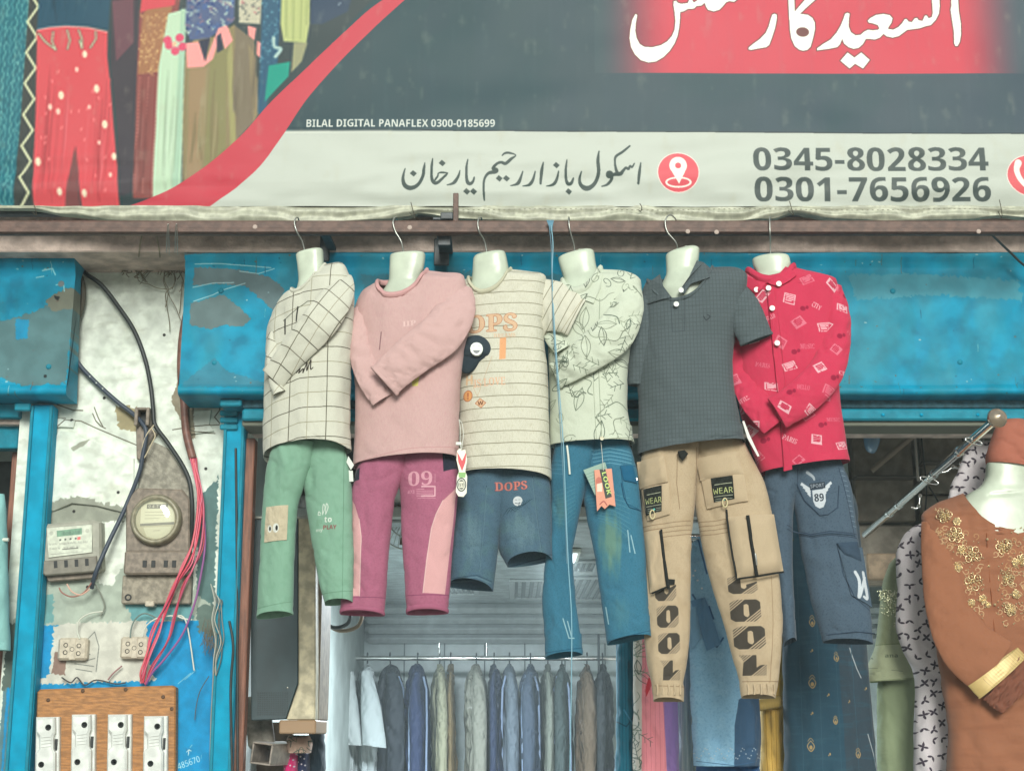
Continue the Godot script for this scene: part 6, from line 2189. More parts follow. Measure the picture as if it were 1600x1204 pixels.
	line(c, [1021, 1072, 1070, 1074], 1.0, rgb(138, 114, 86))
	line(c, [1156, 1066, 1218, 1066], 1.0, rgb(138, 114, 86))
	for q in [["C", 1136, 904, 1181, 932, 0.1], ["O", 1139, 941, 1185, 975, 0.08], ["O", 1143, 982, 1191, 1017, 0.06], ["L", 1151, 1026, 1192, 1057, 0.02], ["C", 1023, 905, 1056, 943, 0.0], ["O", 1025, 950, 1059, 984, 0.0], ["O", 1026, 992, 1060, 1024, 0.0], ["L", 1029, 1034, 1060, 1064, 0.0]]:
		block_letter(c, q[0], q[1], q[2], q[3], q[4], q[5], khaki)
	var m2 := cloth(Color.WHITE, {"tex": tex(c)})
	var r := legs("cargo_joggers", "khaki cargo joggers with striped vertical lettering and zipped pockets", "trousers", [[686, 1012, 1094, 4.5], [714, 1002, 1092, 5.0], [780, 1003, 1086, 4.9], [841, 1005, 1080, 4.5], [900, 1005, 1079, 4.3], [966, 1004, 1079, 4.2], [1030, 1010, 1074, 3.9], [1064, 1018, 1068, 3.0], [1074, 1019, 1069, 3.0], [1096, 1021, 1068, 3.2]], [[664, 1062, 1152, 4.6, 0], [700, 1068, 1168, 5.2], [751, 1080, 1194, 5.2], [800, 1088, 1206, 4.9], [858, 1098, 1214, 4.6], [908, 1110, 1219, 4.5], [973, 1130, 1223, 4.3], [1030, 1146, 1220, 3.9], [1062, 1155, 1217, 3.2], [1072, 1156, 1216, 3.2], [1091, 1159, 1212, 3.3]], z - 0.012, 0.26, m2, {"px": px, "seed": 52, "amp": 0.006, "left": [[1002, 826, 1082, 818, 3, -0.004], [1002, 840, 1082, 832, 3, -0.004], [1078, 850, 1040, 880, 7, 0.004]], "right": [[1090, 817, 1140, 816, 3, -0.004], [1090, 832, 1138, 832, 3, -0.004], [1118, 880, 1160, 940, 8, 0.004], [1150, 1040, 1190, 1000, 8, 0.004]]})
	var a: Drape = r[1]
	var b: Drape = r[2]
	var plain := cloth(khaki, {"grain": "threads"})
	var black := cloth(rgb(40, 42, 40))
	# gathered cuffs
	for q in [[a, 7.9, 9.0, [1024, 1032, 1041, 1050, 1059]], [b, 8.9, 10.0, [1163, 1172, 1182, 1192, 1202]]]:
		for x in q[3]:
			part("cuff_pleat", seam(q[0], [x, 1070, x + 1, 1078, x, 1086], 0.0035, 0.001), plain, r[0])
	var ups := []
	ups.append(part("upper_pocket", patch(b, [1101, 748, 1166, 741, 1172, 787, 1109, 797], 0.011), plain, r[0]))
	ups.append(part("upper_pocket", patch(a, [1006, 764, 1048, 758, 1048, 808, 1014, 817], 0.010), plain, r[0]))
	part("pocket_flap", patch(b, [1094, 716, 1160, 707, 1166, 744, 1100, 752], 0.016), plain, ups[0])
	part("pocket_flap", patch(a, [1000, 720, 1041, 714, 1046, 757, 1004, 764], 0.014), plain, ups[1])
	for q in [[b, [1115, 750, 1148, 747, 1150, 784, 1119, 788], 0.014, 1116.0], [a, [1009, 766, 1036, 762, 1035, 803, 1012, 808], 0.013, 1010.0]]:
		var w: float = 34.0 if q[3] > 1100 else 28.0
		c = can(q[3] - 4, 740, q[3] + w + 6, 812, 5.0, rgb(40, 44, 40))
		var y0: float = 754.0 if q[3] > 1100 else 768.0
		line(c, [q[3] + 4, y0, q[3] + w - 4, y0 - 2], 1.2, rgb(170, 176, 150))
		write(c, "WEAR", q[3] + 2, y0 + 15, q[3] + w - 2, 9, rgb(196, 206, 140), "Droid Sans Mono", -0.06)
		line(c, [q[3] + 3, y0 + 19, q[3] + w - 3, y0 + 17], 0.9, rgb(180, 184, 160))
		for k in 3:
			line(c, [q[3] + 5, y0 + 23 + k * 3, q[3] + w * 0.4, y0 + 22.6 + k * 3], 0.9, rgb(150, 156, 140))
			line(c, [q[3] + w * 0.62, y0 + 22.4 + k * 3, q[3] + w - 4, y0 + 22 + k * 3], 0.9, rgb(150, 156, 140))
		disc(c, q[3] + w * 0.5, y0 + 24, 1.8, 1.8, rgb(120, 220, 210))
		var lb := patch(q[0], q[1], 0.002, 6, 6, q[2])
		lb.map = rect_at(q[3] - 4, 740, q[3] + w + 6, 812, z + 0.08)
		part("woven_label", lb, cloth(Color.WHITE, {"tex": tex(c)}), ups[0 if q[0] == b else 1])
	for q in [[b, 1135.0, 784.0, 0.017], [a, 1021.0, 802.0, 0.015]]:
		var s2 := Shape.new()
		var ctr := on(q[0], q[1], q[2] + 6, q[3])
		var lp := []
		for k in 13:
			lp.append(ctr + Vector3(cos(TAU * k / 12) * 0.007, sin(TAU * k / 12) * 0.013, 0))
		tube(s2, spline(lp, 2), 0.0022, 6, false)
		part("pull_loop", s2, mat(rgb(196, 184, 140), 0.4), ups[0 if q[0] == b else 1])
	part("zip_tape", seam(b, [1138, 800, 1139, 815], 0.003, 0.006), black, r[0])
	# lower bellows pockets standing off the legs
	var cp := part("cargo_pocket", bellows(b, [1138, 812, 1212, 808, 1223, 897, 1150, 909], 0.028), plain, r[0])
	part("pocket_edge", seam(b, [1137, 812, 1142, 860, 1149, 910, 1185, 906, 1223, 899], 0.003, 0.024), black, cp)
	part("zip", seam(b, [1168, 812, 1173, 860, 1179, 906], 0.0052, 0.029), black, cp)
	part("zip_teeth", seam(b, [1177, 872, 1179, 890], 0.003, 0.034), M.steel, cp)
	cp = part("cargo_pocket", bellows(a, [1008, 834, 1034, 832, 1040, 922, 1016, 930], 0.02), plain, r[0])
	part("pocket_edge", seam(a, [1034, 832, 1037, 880, 1041, 922, 1018, 931], 0.003, 0.017), black, cp)
	part("zip", seam(a, [1033, 834, 1037, 880, 1043, 926], 0.0045, 0.02), black, cp)
	part("flap_tab", badge(a, [1041, 909, 1054, 910, 1053, 918, 1040, 919], 0.006), black, r[0])
	s = Shape.new()
	prism(s, outline([1060, 704, 1070, 702, 1076, 708, 1068, 718, 1062, 712], z + 0.07), z + 0.05, z + 0.068, 0.003)
	part("waist_tab", s, black, r[0])

func bellows(d: Drape, q: Array, deep: float) -> Shape:
	return patch(d, q, deep, 10, 10, 0.0)

func waffle(c: Can, x0: float, y0: float, x1: float, y1: float) -> void:
	var x := x0
	while x < x1:
		line(c, [x, y0, x + 2, y1], 1.1, rgb(78, 88, 91))
		x += 5.4
	var y := y0
	while y < y1:
		line(c, [x0, y, x1, y], 1.2, rgb(80, 90, 93))
		y += 6.6
	mottle(c, 4, 0.03, 0.0, 0.5, rgb(86, 97, 100), 0.4)

func block_letter(c: Can, ch: String, x0: float, y0: float, x1: float, y1: float, sl: float, ground: Color) -> void:      # a wide letter, half of it hatched
	var ink := rgb(74, 68, 60)
	var w := x1 - x0
	var h := y1 - y0
	var at := func(u: float, v: float) -> Vector2: return Vector2(x0 + u * w + sl * v * w * 0.3, y0 + v * h)
	var sh := []
	if ch == "L":
		sh = [[0.0, 0.0, 0.62, 0.0, 0.62, 0.62, 0.75, 0.5, 1.0, 0.46, 0.98, 1.0, 0.12, 1.0, 0.16, 0.3]]
	else:
		sh = [[0.2, 0.0, 0.86, 0.0, 0.98, 0.12, 1.0, 0.82, 0.84, 1.0, 0.16, 1.0, 0.02, 0.86, 0.0, 0.16]]
	var p := PackedVector2Array()
	for i in range(0, sh[0].size(), 2):
		p.append(at.call(sh[0][i], sh[0][i + 1]))
	fill(c, [p], ink)
	for k in 6:                                            # hatching towards two corners
		for side in [0, 1]:
			var u := k * 0.115
			var a: Vector2 = at.call(-0.05, 0.55 - u) if side == 0 else at.call(0.45 + u, 1.02)
			var b: Vector2 = at.call(0.5 - u, -0.05) if side == 0 else at.call(1.02, 0.42 + u)
			line(c, [a.x, a.y, b.x, b.y], 1.7, ground)
	if ch == "O":
		var o := PackedVector2Array()
		for q in [[0.44, 0.24], [0.54, 0.2], [0.6, 0.26], [0.62, 0.7], [0.56, 0.8], [0.48, 0.76], [0.43, 0.68]]:
			o.append(at.call(q[0], q[1]))
		fill(c, [o], ground)
	elif ch == "C":
		var o := PackedVector2Array()
		for q in [[0.44, 0.1], [0.62, 0.1], [0.62, 0.5], [1.05, 0.3], [1.05, -0.1], [0.62, -0.05], [0.62, 0.66], [0.54, 0.74], [0.44, 0.66]]:
			o.append(at.call(q[0], q[1]))
		fill(c, [o], ground)

func outfit_red() -> void:
	var z := 0.445
	form([[401, 1186, 1224, 2.2, -4], [406, 1176, 1233, 3.2, -6], [416, 1177, 1236, 3.3, -4], [430, 1182, 1234, 3.4, -2], [446, 1172, 1250, 4.4, -6], [462, 1160, 1280, 5, -6]], [[1204, 400, z], [1204, 380, z + 0.01], [1203.5, 366, 0.485], [1203, 350, 0.486], [1203, 341, 0.478], [1203.5, 339.5, 0.46], [1204, 348, 0.436]], z, "headless pale green form wearing the red shirt, rightmost on the rail")
	var red := rgb(210, 60, 90)
	var px := Rect2(1130, 405, 210, 345)
	var c := can(1130, 405, 1340, 750, 2.8, red)
	stamps(c, 1130, 405, 1340, 750, 44, 3)
	var m := cloth(Color.WHITE, {"tex": tex(c)})
	var d := drape([[425, 1168, 1240, 4, -8], [430, 1163, 1272, 5.4, -4], [441, 1156, 1306, 6.4, -5], [470, 1148, 1310, 7], [520, 1148, 1311, 7.6], [580, 1150, 1311, 8], [640, 1156, 1315, 8], [690, 1170, 1323, 8.2], [740, 1188, 1329, 8.4, -20]], z, 0.12, {"px": px, "dip": 0.05, "vee": 2.0, "amp": 0.005, "seed": 61, "fx": 9.0, "fy": 4.0, "creases": [[1312, 640, 1250, 690, 8, 0.004], [1320, 690, 1260, 720, 8, -0.004], [1226, 690, 1226, 740, 4, 0.003]]})
	var t := thing("shirt", "red buttoned shirt with pale stamp prints, long sleeves crossed low", "shirt", P(1235, 740, z))
	part("body", tube_of(d), m, t)
	part("collar_stand", edge_band(d, 0.05, 0.008, 1.9), cloth(red), t)
	part("collar_leaf", badge(d, [1236, 414, 1243, 420, 1250, 432, 1240, 440, 1222, 450, 1210, 446, 1205, 442, 1222, 430], 0.009), cloth(red), t)
	part("collar_leaf", badge(d, [1168, 420, 1174, 424, 1188, 436, 1203, 442, 1196, 452, 1186, 458, 1174, 444], 0.009), cloth(red), t)
	part("placket", badge(d, [1203, 446, 1215, 446, 1222, 540, 1226, 640, 1230, 735, 1218, 737, 1214, 640, 1208, 540], 0.003), m, t)
	part("placket_edge", seam(d, [1203, 446, 1208, 540, 1214, 640, 1218, 735], 0.0014, 0.003), cloth(rgb(160, 34, 62)), t)
	for q in [[1188, 452], [1205.5, 452], [1221.5, 446], [1209.5, 485], [1214.5, 541]]:
		part("button", button(d, q[0], q[1], 0.0085, 0.010), mat(rgb(232, 222, 214), 0.25), t)
	c = can(1130, 405, 1340, 700, 2.8, red)
	stamps(c, 1130, 405, 1340, 700, 40, 8)
	var ms := cloth(Color.WHITE, {"tex": tex(c)})
	part("sleeve", sleeve_on(d, [[1162, 476, -3.0, 15, 4], [1155, 530, 0.2, 18, 4], [1157, 580, 1.4, 19, 3.4], [1180, 626, 2.4, 24, 2.6], [1212, 664, 2.2, 22, 2.0]], {"cuffed": true, "px": Rect2(1130, 405, 210, 295), "seed": 62, "amp": 0.006}), ms, t)
	part("sleeve", sleeve_on(d, [[1298, 448, -3.2, 18, 3.6], [1306, 490, -0.6, 23, 4.4], [1306, 536, 1.4, 24, 4.2], [1290, 582, 3.4, 28, 3.4], [1254, 620, 4.8, 29, 2.8], [1214, 645, 5.2, 26, 2.2]], {"cuffed": true, "px": Rect2(1130, 405, 210, 295), "seed": 63, "amp": 0.006}), ms, t)
	# slate jeans
	px = Rect2(1180, 715, 200, 305)
	c = can(1180, 715, 1380, 1020, 2.8, rgb(80, 98, 114))
	mottle(c, 7, 0.3, 0.0, 0.5, rgb(92, 110, 128), 0.5, Vector2(0.5, 1))
	mottle(c, 8, 0.25, 0.1, 0.5, rgb(54, 70, 88), 0.5)
	for q in [[1252, 733, 1252, 756, 1262, 782, 1284, 807, 1296, 806, 1312, 795, 1316, 760], [1232, 822, 1270, 836, 1300, 832, 1342, 836], [1232, 828, 1270, 841, 1300, 838, 1342, 842], [1288, 992, 1330, 988, 1366, 990], [1308, 852, 1316, 900, 1330, 934, 1364, 962], [1318, 730, 1330, 790, 1338, 840]]:
		line(c, q, 1.3, rgb(46, 60, 78))
	for k in 12:
		line(c, [1321 + k * 1.4, 735 + k * 8, 1327 + k * 1.4, 736 + k * 8], 1.2, rgb(120, 138, 152))
	var wh := rgb(208, 216, 222)
	for s in [1.0, -1.0]:
		for k in 4:
			var wx := func(u: float) -> float: return 1281 + s * u
			poly(c, [wx.call(9), 764 + k * 3.5, wx.call(22 - k * 3), 753 + k * 5, wx.call(24 - k * 3.2), 757 + k * 5, wx.call(10), 767.4 + k * 3.5], wh)
	poly(c, [1270, 756, 1293, 754, 1294, 764, 1271, 766], rgb(44, 54, 66))
	write(c, "SPORT", 1271.5, 763.5, 1292.5, 6, rgb(150, 160, 168), "Droid Sans", -0.07)
	poly(c, [1274, 767, 1294, 765, 1294, 784, 1290, 794, 1284, 796, 1278, 792, 1275, 784], wh)
	write(c, "89", 1276.5, 785, 1292, 12, rgb(46, 56, 68), "Droid Sans", -0.06)
	brush(c, [[1268, 738, 5], [1276, 745, 4], [1278, 750, 3]], rgb(170, 180, 188))
	brush(c, [[1334, 896, 5], [1340, 910, 5], [1338, 934, 5], [1342, 926, 5], [1350, 904, 5]], wh)
	brush(c, [[1348, 896, 5], [1350, 914, 6], [1352, 936, 5], [1346, 934, 4]], wh)
	var r := legs("jeans", "slate blue jeans with a winged 89 badge, under the red shirt", "jeans", [[726, 1198, 1262, 4.3], [760, 1192, 1252, 4.8], [800, 1198, 1240, 4.5], [880, 1208, 1239, 4.0], [950, 1217, 1242, 3.9], [1010, 1225, 1245, 3.7, -10]], [[715, 1228, 1312, 4.5], [760, 1232, 1331, 5.2], [805, 1243, 1337, 4.9], [880, 1255, 1347, 4.6], [950, 1270, 1360, 4.5], [1004, 1286, 1365, 4.3, 2]], z - 0.012, 0.15, cloth(Color.WHITE, {"tex": tex(c)}), {"px": px, "seed": 66, "amp": 0.005, "right": [[1250, 860, 1300, 880, 8, 0.005], [1270, 940, 1330, 925, 8, 0.004]]})
	var b: Drape = r[2]
	part("pocket_edge", seam(b, [1252, 736, 1252, 756, 1262, 782, 1284, 807, 1296, 806, 1312, 795, 1316, 760], 0.0018), cloth(rgb(58, 74, 92)), r[0])
	part("knee_seam", seam(b, [1238, 826, 1270, 838, 1300, 835, 1338, 838], 0.0022), cloth(rgb(64, 82, 100)), r[0])
	part("hem_seam", seam(b, [1290, 992, 1330, 988, 1362, 990], 0.0016), cloth(rgb(54, 70, 88)), r[0])
	part("cargo_pocket", patch(b, [1310, 862, 1350, 856, 1360, 950, 1326, 932], 0.007), cloth(Color.WHITE, {"tex": (r[0].get_child(0) as MeshInstance3D).material_override.albedo_texture}), r[0])
	part("pocket_flap", patch(b, [1308, 851, 1342, 848, 1348, 880, 1318, 870], 0.012), cloth(rgb(62, 80, 98)), r[0])

func stamps(c: Can, x0: float, y0: float, x1: float, y1: float, n: int, sd: int) -> void:
	var r := RandomNumberGenerator.new()
	r.seed = sd
	for i in n:
		var gx := x0 + 14 + fmod(i * 41.0 + (i / 5) * 17.0, x1 - x0)
		var gy := y0 + 12 + (i / 5) * 38.0 + (i % 5) * 7.0
		var a := r.randf_range(-0.9, 0.9)
		var w := r.randf_range(14, 24)
		var h := r.randf_range(12, 20)
		var col := rgb(238, 184, 192) if r.randf() < 0.75 else rgb(226, 120, 140)
		var at := func(u: float, v: float) -> Vector2: return Vector2(gx, gy) + Vector2(u * w / 2, v * h / 2).rotated(a)
		if i % 3 == 2:                                     # a word by itself
			write(c, ["PARIS", "HELLO", "MUSIC", "CITY", "STYLE"][i % 5], gx - w / 2, gy + h / 4, gx + w / 2, h * 0.45, col, "Droid Serif", a * 0.6)
		else:                                              # a framed stamp of text lines
			fill(c, [PackedVector2Array([at.call(-1, -0.8), at.call(0.7, -1), at.call(1, 0.9), at.call(-0.8, 1)])], col)
			fill(c, [PackedVector2Array([at.call(-0.8, -0.62), at.call(0.55, -0.8), at.call(0.8, 0.72), at.call(-0.62, 0.8)])], rgb(214, 60, 92) if i % 2 else col)
			for k in 4:
				var p: Vector2 = at.call(-0.62 + 0.05 * k, -0.45 + k * 0.3)
				var q: Vector2 = at.call(0.5 + 0.05 * k - (0.3 if k == 3 else 0.0), -0.55 + k * 0.3)
				line(c, [p.x, p.y, q.x, q.y], 1.7, col if i % 2 else rgb(200, 44, 78))
		for k in 9:                                        # worn printing
			var e := Vector2(gx, gy) + Vector2(r.randf_range(-w, w), r.randf_range(-h, h)) * 0.5
			line(c, [e.x, e.y, e.x + r.randf_range(-4, 4), e.y + r.randf_range(-2, 2)], r.randf_range(0.6, 1.6), rgb(202, 58, 86))
		if i % 3 == 1:
			disc(c, gx + 20, gy + 16, 4.5, 4, rgb(160, 34, 66))
			disc(c, gx + 27, gy + 14, 2.6, 3, rgb(160, 34, 66))
# ---------------------------------------------------------------- inside the shop
func interior() -> void:
	lamps()
	rack()
	cabinet()
	loft_goods()
	hung_behind()
	left_shop()

func lamps() -> void:
	for q in [[850, 899, 856, 870, "flat lit ceiling panel behind the blue jeans' left leg"], [646, 704, 868, 884, "unseen lit ceiling panel added behind the mauve joggers to brighten the shop"]]:  # the second panel is unseen, added to light the back of the shop
		var a := ground_at(q[0], q[2], CEIL)
		var b := ground_at(q[1], q[3], CEIL)
		var c := (a + b) / 2
		var w := absf(ground_at(q[1], q[3], CEIL).x - ground_at(q[0], q[3], CEIL).x)
		var h := absf(a.z - b.z)
		var t := thing("ceiling_lamp", q[4], "lamp", Vector3(c.x, CEIL, c.z))
		var s := Shape.new()
		box(s, Vector3(c.x, CEIL - 0.012, c.z), Vector3(w + 0.03, 0.02, h + 0.03), 0.004)
		part("frame", s, M.white_plastic, t)
		s = Shape.new()
		box(s, Vector3(c.x, CEIL - 0.0235, c.z), Vector3(w, 0.005, h), 0.001)
		var m := mat(rgb(235, 240, 240), 0.4)
		m.emission_enabled = true
		m.emission = Color(0.92, 0.97, 1.0)
		m.emission_energy_multiplier = 0.7
		part("diffuser", s, m, t)
		var l := AreaLight3D.new()
		l.name = "lamp_light"
		l.area_size = Vector2(w, h)
		l.light_color = Color(0.92, 0.97, 1.0)
		l.light_energy = 5.0
		l.area_range = 9.0
		l.area_attenuation = 2.0
		l.shadow_enabled = true
		t.add_child(l)
		l.position = Vector3(0, -0.03, 0)
		l.rotation.x = -PI / 2

func rack() -> void:
	var z := -4.0
	var t := thing("clothes_rail", "chrome rail along the shop's back wall carrying the suits", "rail", P(730, 1028, z))
	var s := Shape.new()
	rod(s, P(516, 1028, z), P(1330, 1028, z), 0.014)
	part("bar", s, M.steel, t)
	for x in [548, 686, 760]:
		s = Shape.new()
		rod(s, P(x, 1028, z), P(x, 1004, z), 0.006)
		part("hanger_rod", s, M.steel, t)
	s = Shape.new()
	lathe(s, P(517, 1020, z + 0.1), Vector3.BACK, [[-0.02, 0.0], [-0.02, 0.055], [0.0, 0.066], [0.02, 0.055], [0.025, 0.0]], 24)
	one("red_disc", s, mat(rgb(190, 44, 54), 0.4), "round red object at the left end of the chrome rail", "ornament")
	# [left, right, colour, kind, label]
	var g := [
		[512, 548, rgb(150, 158, 158), "shirt", "mid grey short-sleeved shirt at the left end of the back rail"],
		[536, 562, rgb(190, 198, 196), "shirt", "pale grey short-sleeved shirt second on the back rail"],
		[556, 592, rgb(198, 208, 208), "shirt", "light grey shirt with a wide short sleeve, third on the back rail"],
		[586, 634, rgb(40, 48, 58), "suit", "charcoal suit in a shiny cover, beside the light grey shirt"],
		[636, 668, rgb(34, 50, 92), "suit", "navy suit in a clear cover with pale edge, beside the charcoal one"],
		[674, 700, rgb(172, 170, 140), "suit", "beige waistcoat suit under a clear cover, left of the brown strip one"],
		[697, 712, rgb(130, 108, 70), "suit", "narrow brown suit pressed against the beige one"],
		[726, 762, rgb(150, 150, 136), "suit", "taupe suit in a crinkled clear cover, left of the blue grey suits"],
		[762, 782, rgb(36, 50, 84), "suit", "narrow navy suit between taupe and blue grey suits"],
		[780, 812, rgb(112, 126, 140), "suit", "blue grey suit with pale piping, left of its darker twin"],
		[812, 846, rgb(66, 82, 104), "suit", "slate blue suit with pale piping, under the jeans' left leg"],
		[846, 866, rgb(134, 140, 128), "suit", "pale sage suit half hidden by the jeans' left leg"],
		[862, 894, rgb(64, 80, 80), "suit", "dark green grey suit below the long blue jeans"],
		[900, 934, rgb(116, 96, 74), "suit", "brown suit at the right of the back rail"],
		[930, 954, rgb(42, 48, 52), "suit", "black suit at the right end of the back rail"]]
	for i in g.size():
		var q = g[i]
		var c: float = (q[0] + q[1]) / 2.0
		var w: float = q[1] - q[0]
		var zz := z + fmod(i * 0.37, 0.1) - 0.05
		var shirt: bool = q[3] == "shirt"
		var d := drape([[1037, c - 3, c + 3, 3], [1043, c - w * 0.16, c + w * 0.18, 9], [1056, c - w * 0.34, c + w * 0.32, 14], [1076, c - w * 0.45, c + w * 0.44, 17], [1110, q[0], q[1], 19], [1160, q[0] + 1, q[1] + 1, 19], [1230, q[0] + 2, q[1] + 2, 19], [1300, q[0], q[1], 19]], zz, 0.1 * sin(i * 2.1), {"amp": 0.04, "fx": 11.0, "fy": 1.3, "seed": 70 + i, "about": 0.9, "e": 0.8, "px": Rect2(q[0], 1030, w, 200), "front": 0.17})
		var o := thing("hung_" + q[3], q[4], q[3], P(c, 1290, zz), "garments on the back rail")
		var col: Color = q[2]
		part("body", tube_of(d, 40, 40, 0.0), mat(col, 0.85 if shirt else 0.6, {"grain": "threads", "scale": 5.0, "coat": 0.0 if shirt else 0.2, "rim": 0.2, "crumple": 2.0}), o)
		var hk := []
		var tp := P(c, 1038, zz)
		for h in [[0.0, -0.01, 0.0], [0.0, 0.03, 0.0], [0.0, 0.055, 0.012], [0.0, 0.066, 0.0], [0.0, 0.058, -0.016]]:
			hk.append(Vector3(tp.x + h[0], tp.y + h[1], zz + h[2] + (z - zz) * clampf(h[1] / 0.05, 0, 1)))
		s = Shape.new()
		tube(s, spline(hk, 4), 0.0045, 7)
		part("hanger_hook", s, M.dark_metal, o)
		if not shirt:
			var sw := w * 0.3
			var sx: float = c + w * 0.12 * (1 if i % 2 else -1)
			part("sleeve", sleeve([[c, 1050, zz + 0.15, sw * 0.5, 5], [sx, 1074, zz + 0.19, sw * 0.8, 5.5], [sx + 1, 1120, zz + 0.215, sw, 5], [sx + w * 0.05, 1170, zz + 0.22, sw * 0.92, 4.6], [sx + w * 0.02, 1250, zz + 0.21, sw * 0.85, 4]], {"seed": i + 3, "amp": 0.012, "fy": 7.0}), mat(col.lightened(0.06), 0.75, {"grain": "threads", "scale": 5.0, "rim": 0.2}), o)
		if shirt:
			var sh: Array = [[[533, 1050, -3.8, 8, 5], [520, 1104, -3.78, 13, 6], [524, 1160, -3.77, 12, 5]], [[546, 1050, -3.74, 7, 5], [546, 1102, -3.72, 13, 6], [556, 1164, -3.71, 13, 5]], [[572, 1048, -3.72, 8, 5], [579, 1104, -3.68, 15, 6], [585, 1166, -3.66, 18, 5]]][i]
			part("sleeve", sleeve(sh, {"seed": i, "amp": 0.01, "fy": 6.0, "cut": -0.25 if i else 0.3}), mat(col, 0.8, {"grain": "threads", "scale": 5.0}), o)
		elif i in [3, 4, 9, 10, 12]:
			for e in [[q[1] - w * 0.10, rgb(148, 168, 198)]] + ([[q[0] + w * 0.12, rgb(148, 168, 198)]] if i != 3 else []):
				part("cover_piping", seam(d, [lerpf(c, e[0], 0.5), 1056, lerpf(c, e[0], 0.9), 1076, e[0], 1120, e[0] + 1, 1225], 0.007, 0.004), mat(e[1], 0.5), o)
		else:
			part("lapel_edge", seam(d, [c - w * 0.1, 1062, c + w * 0.05, 1090, c - w * 0.06, 1130, c + w * 0.02, 1225], 0.006, 0.003), mat(col.lightened(0.3), 0.6), o)
	s = Shape.new()
	slab(s, 934, 990, 941, 1300, -3.95, -3.9, 0.004)
	one("display_post", s, M.dark_metal, "dark upright post right of the brown suit", "post")

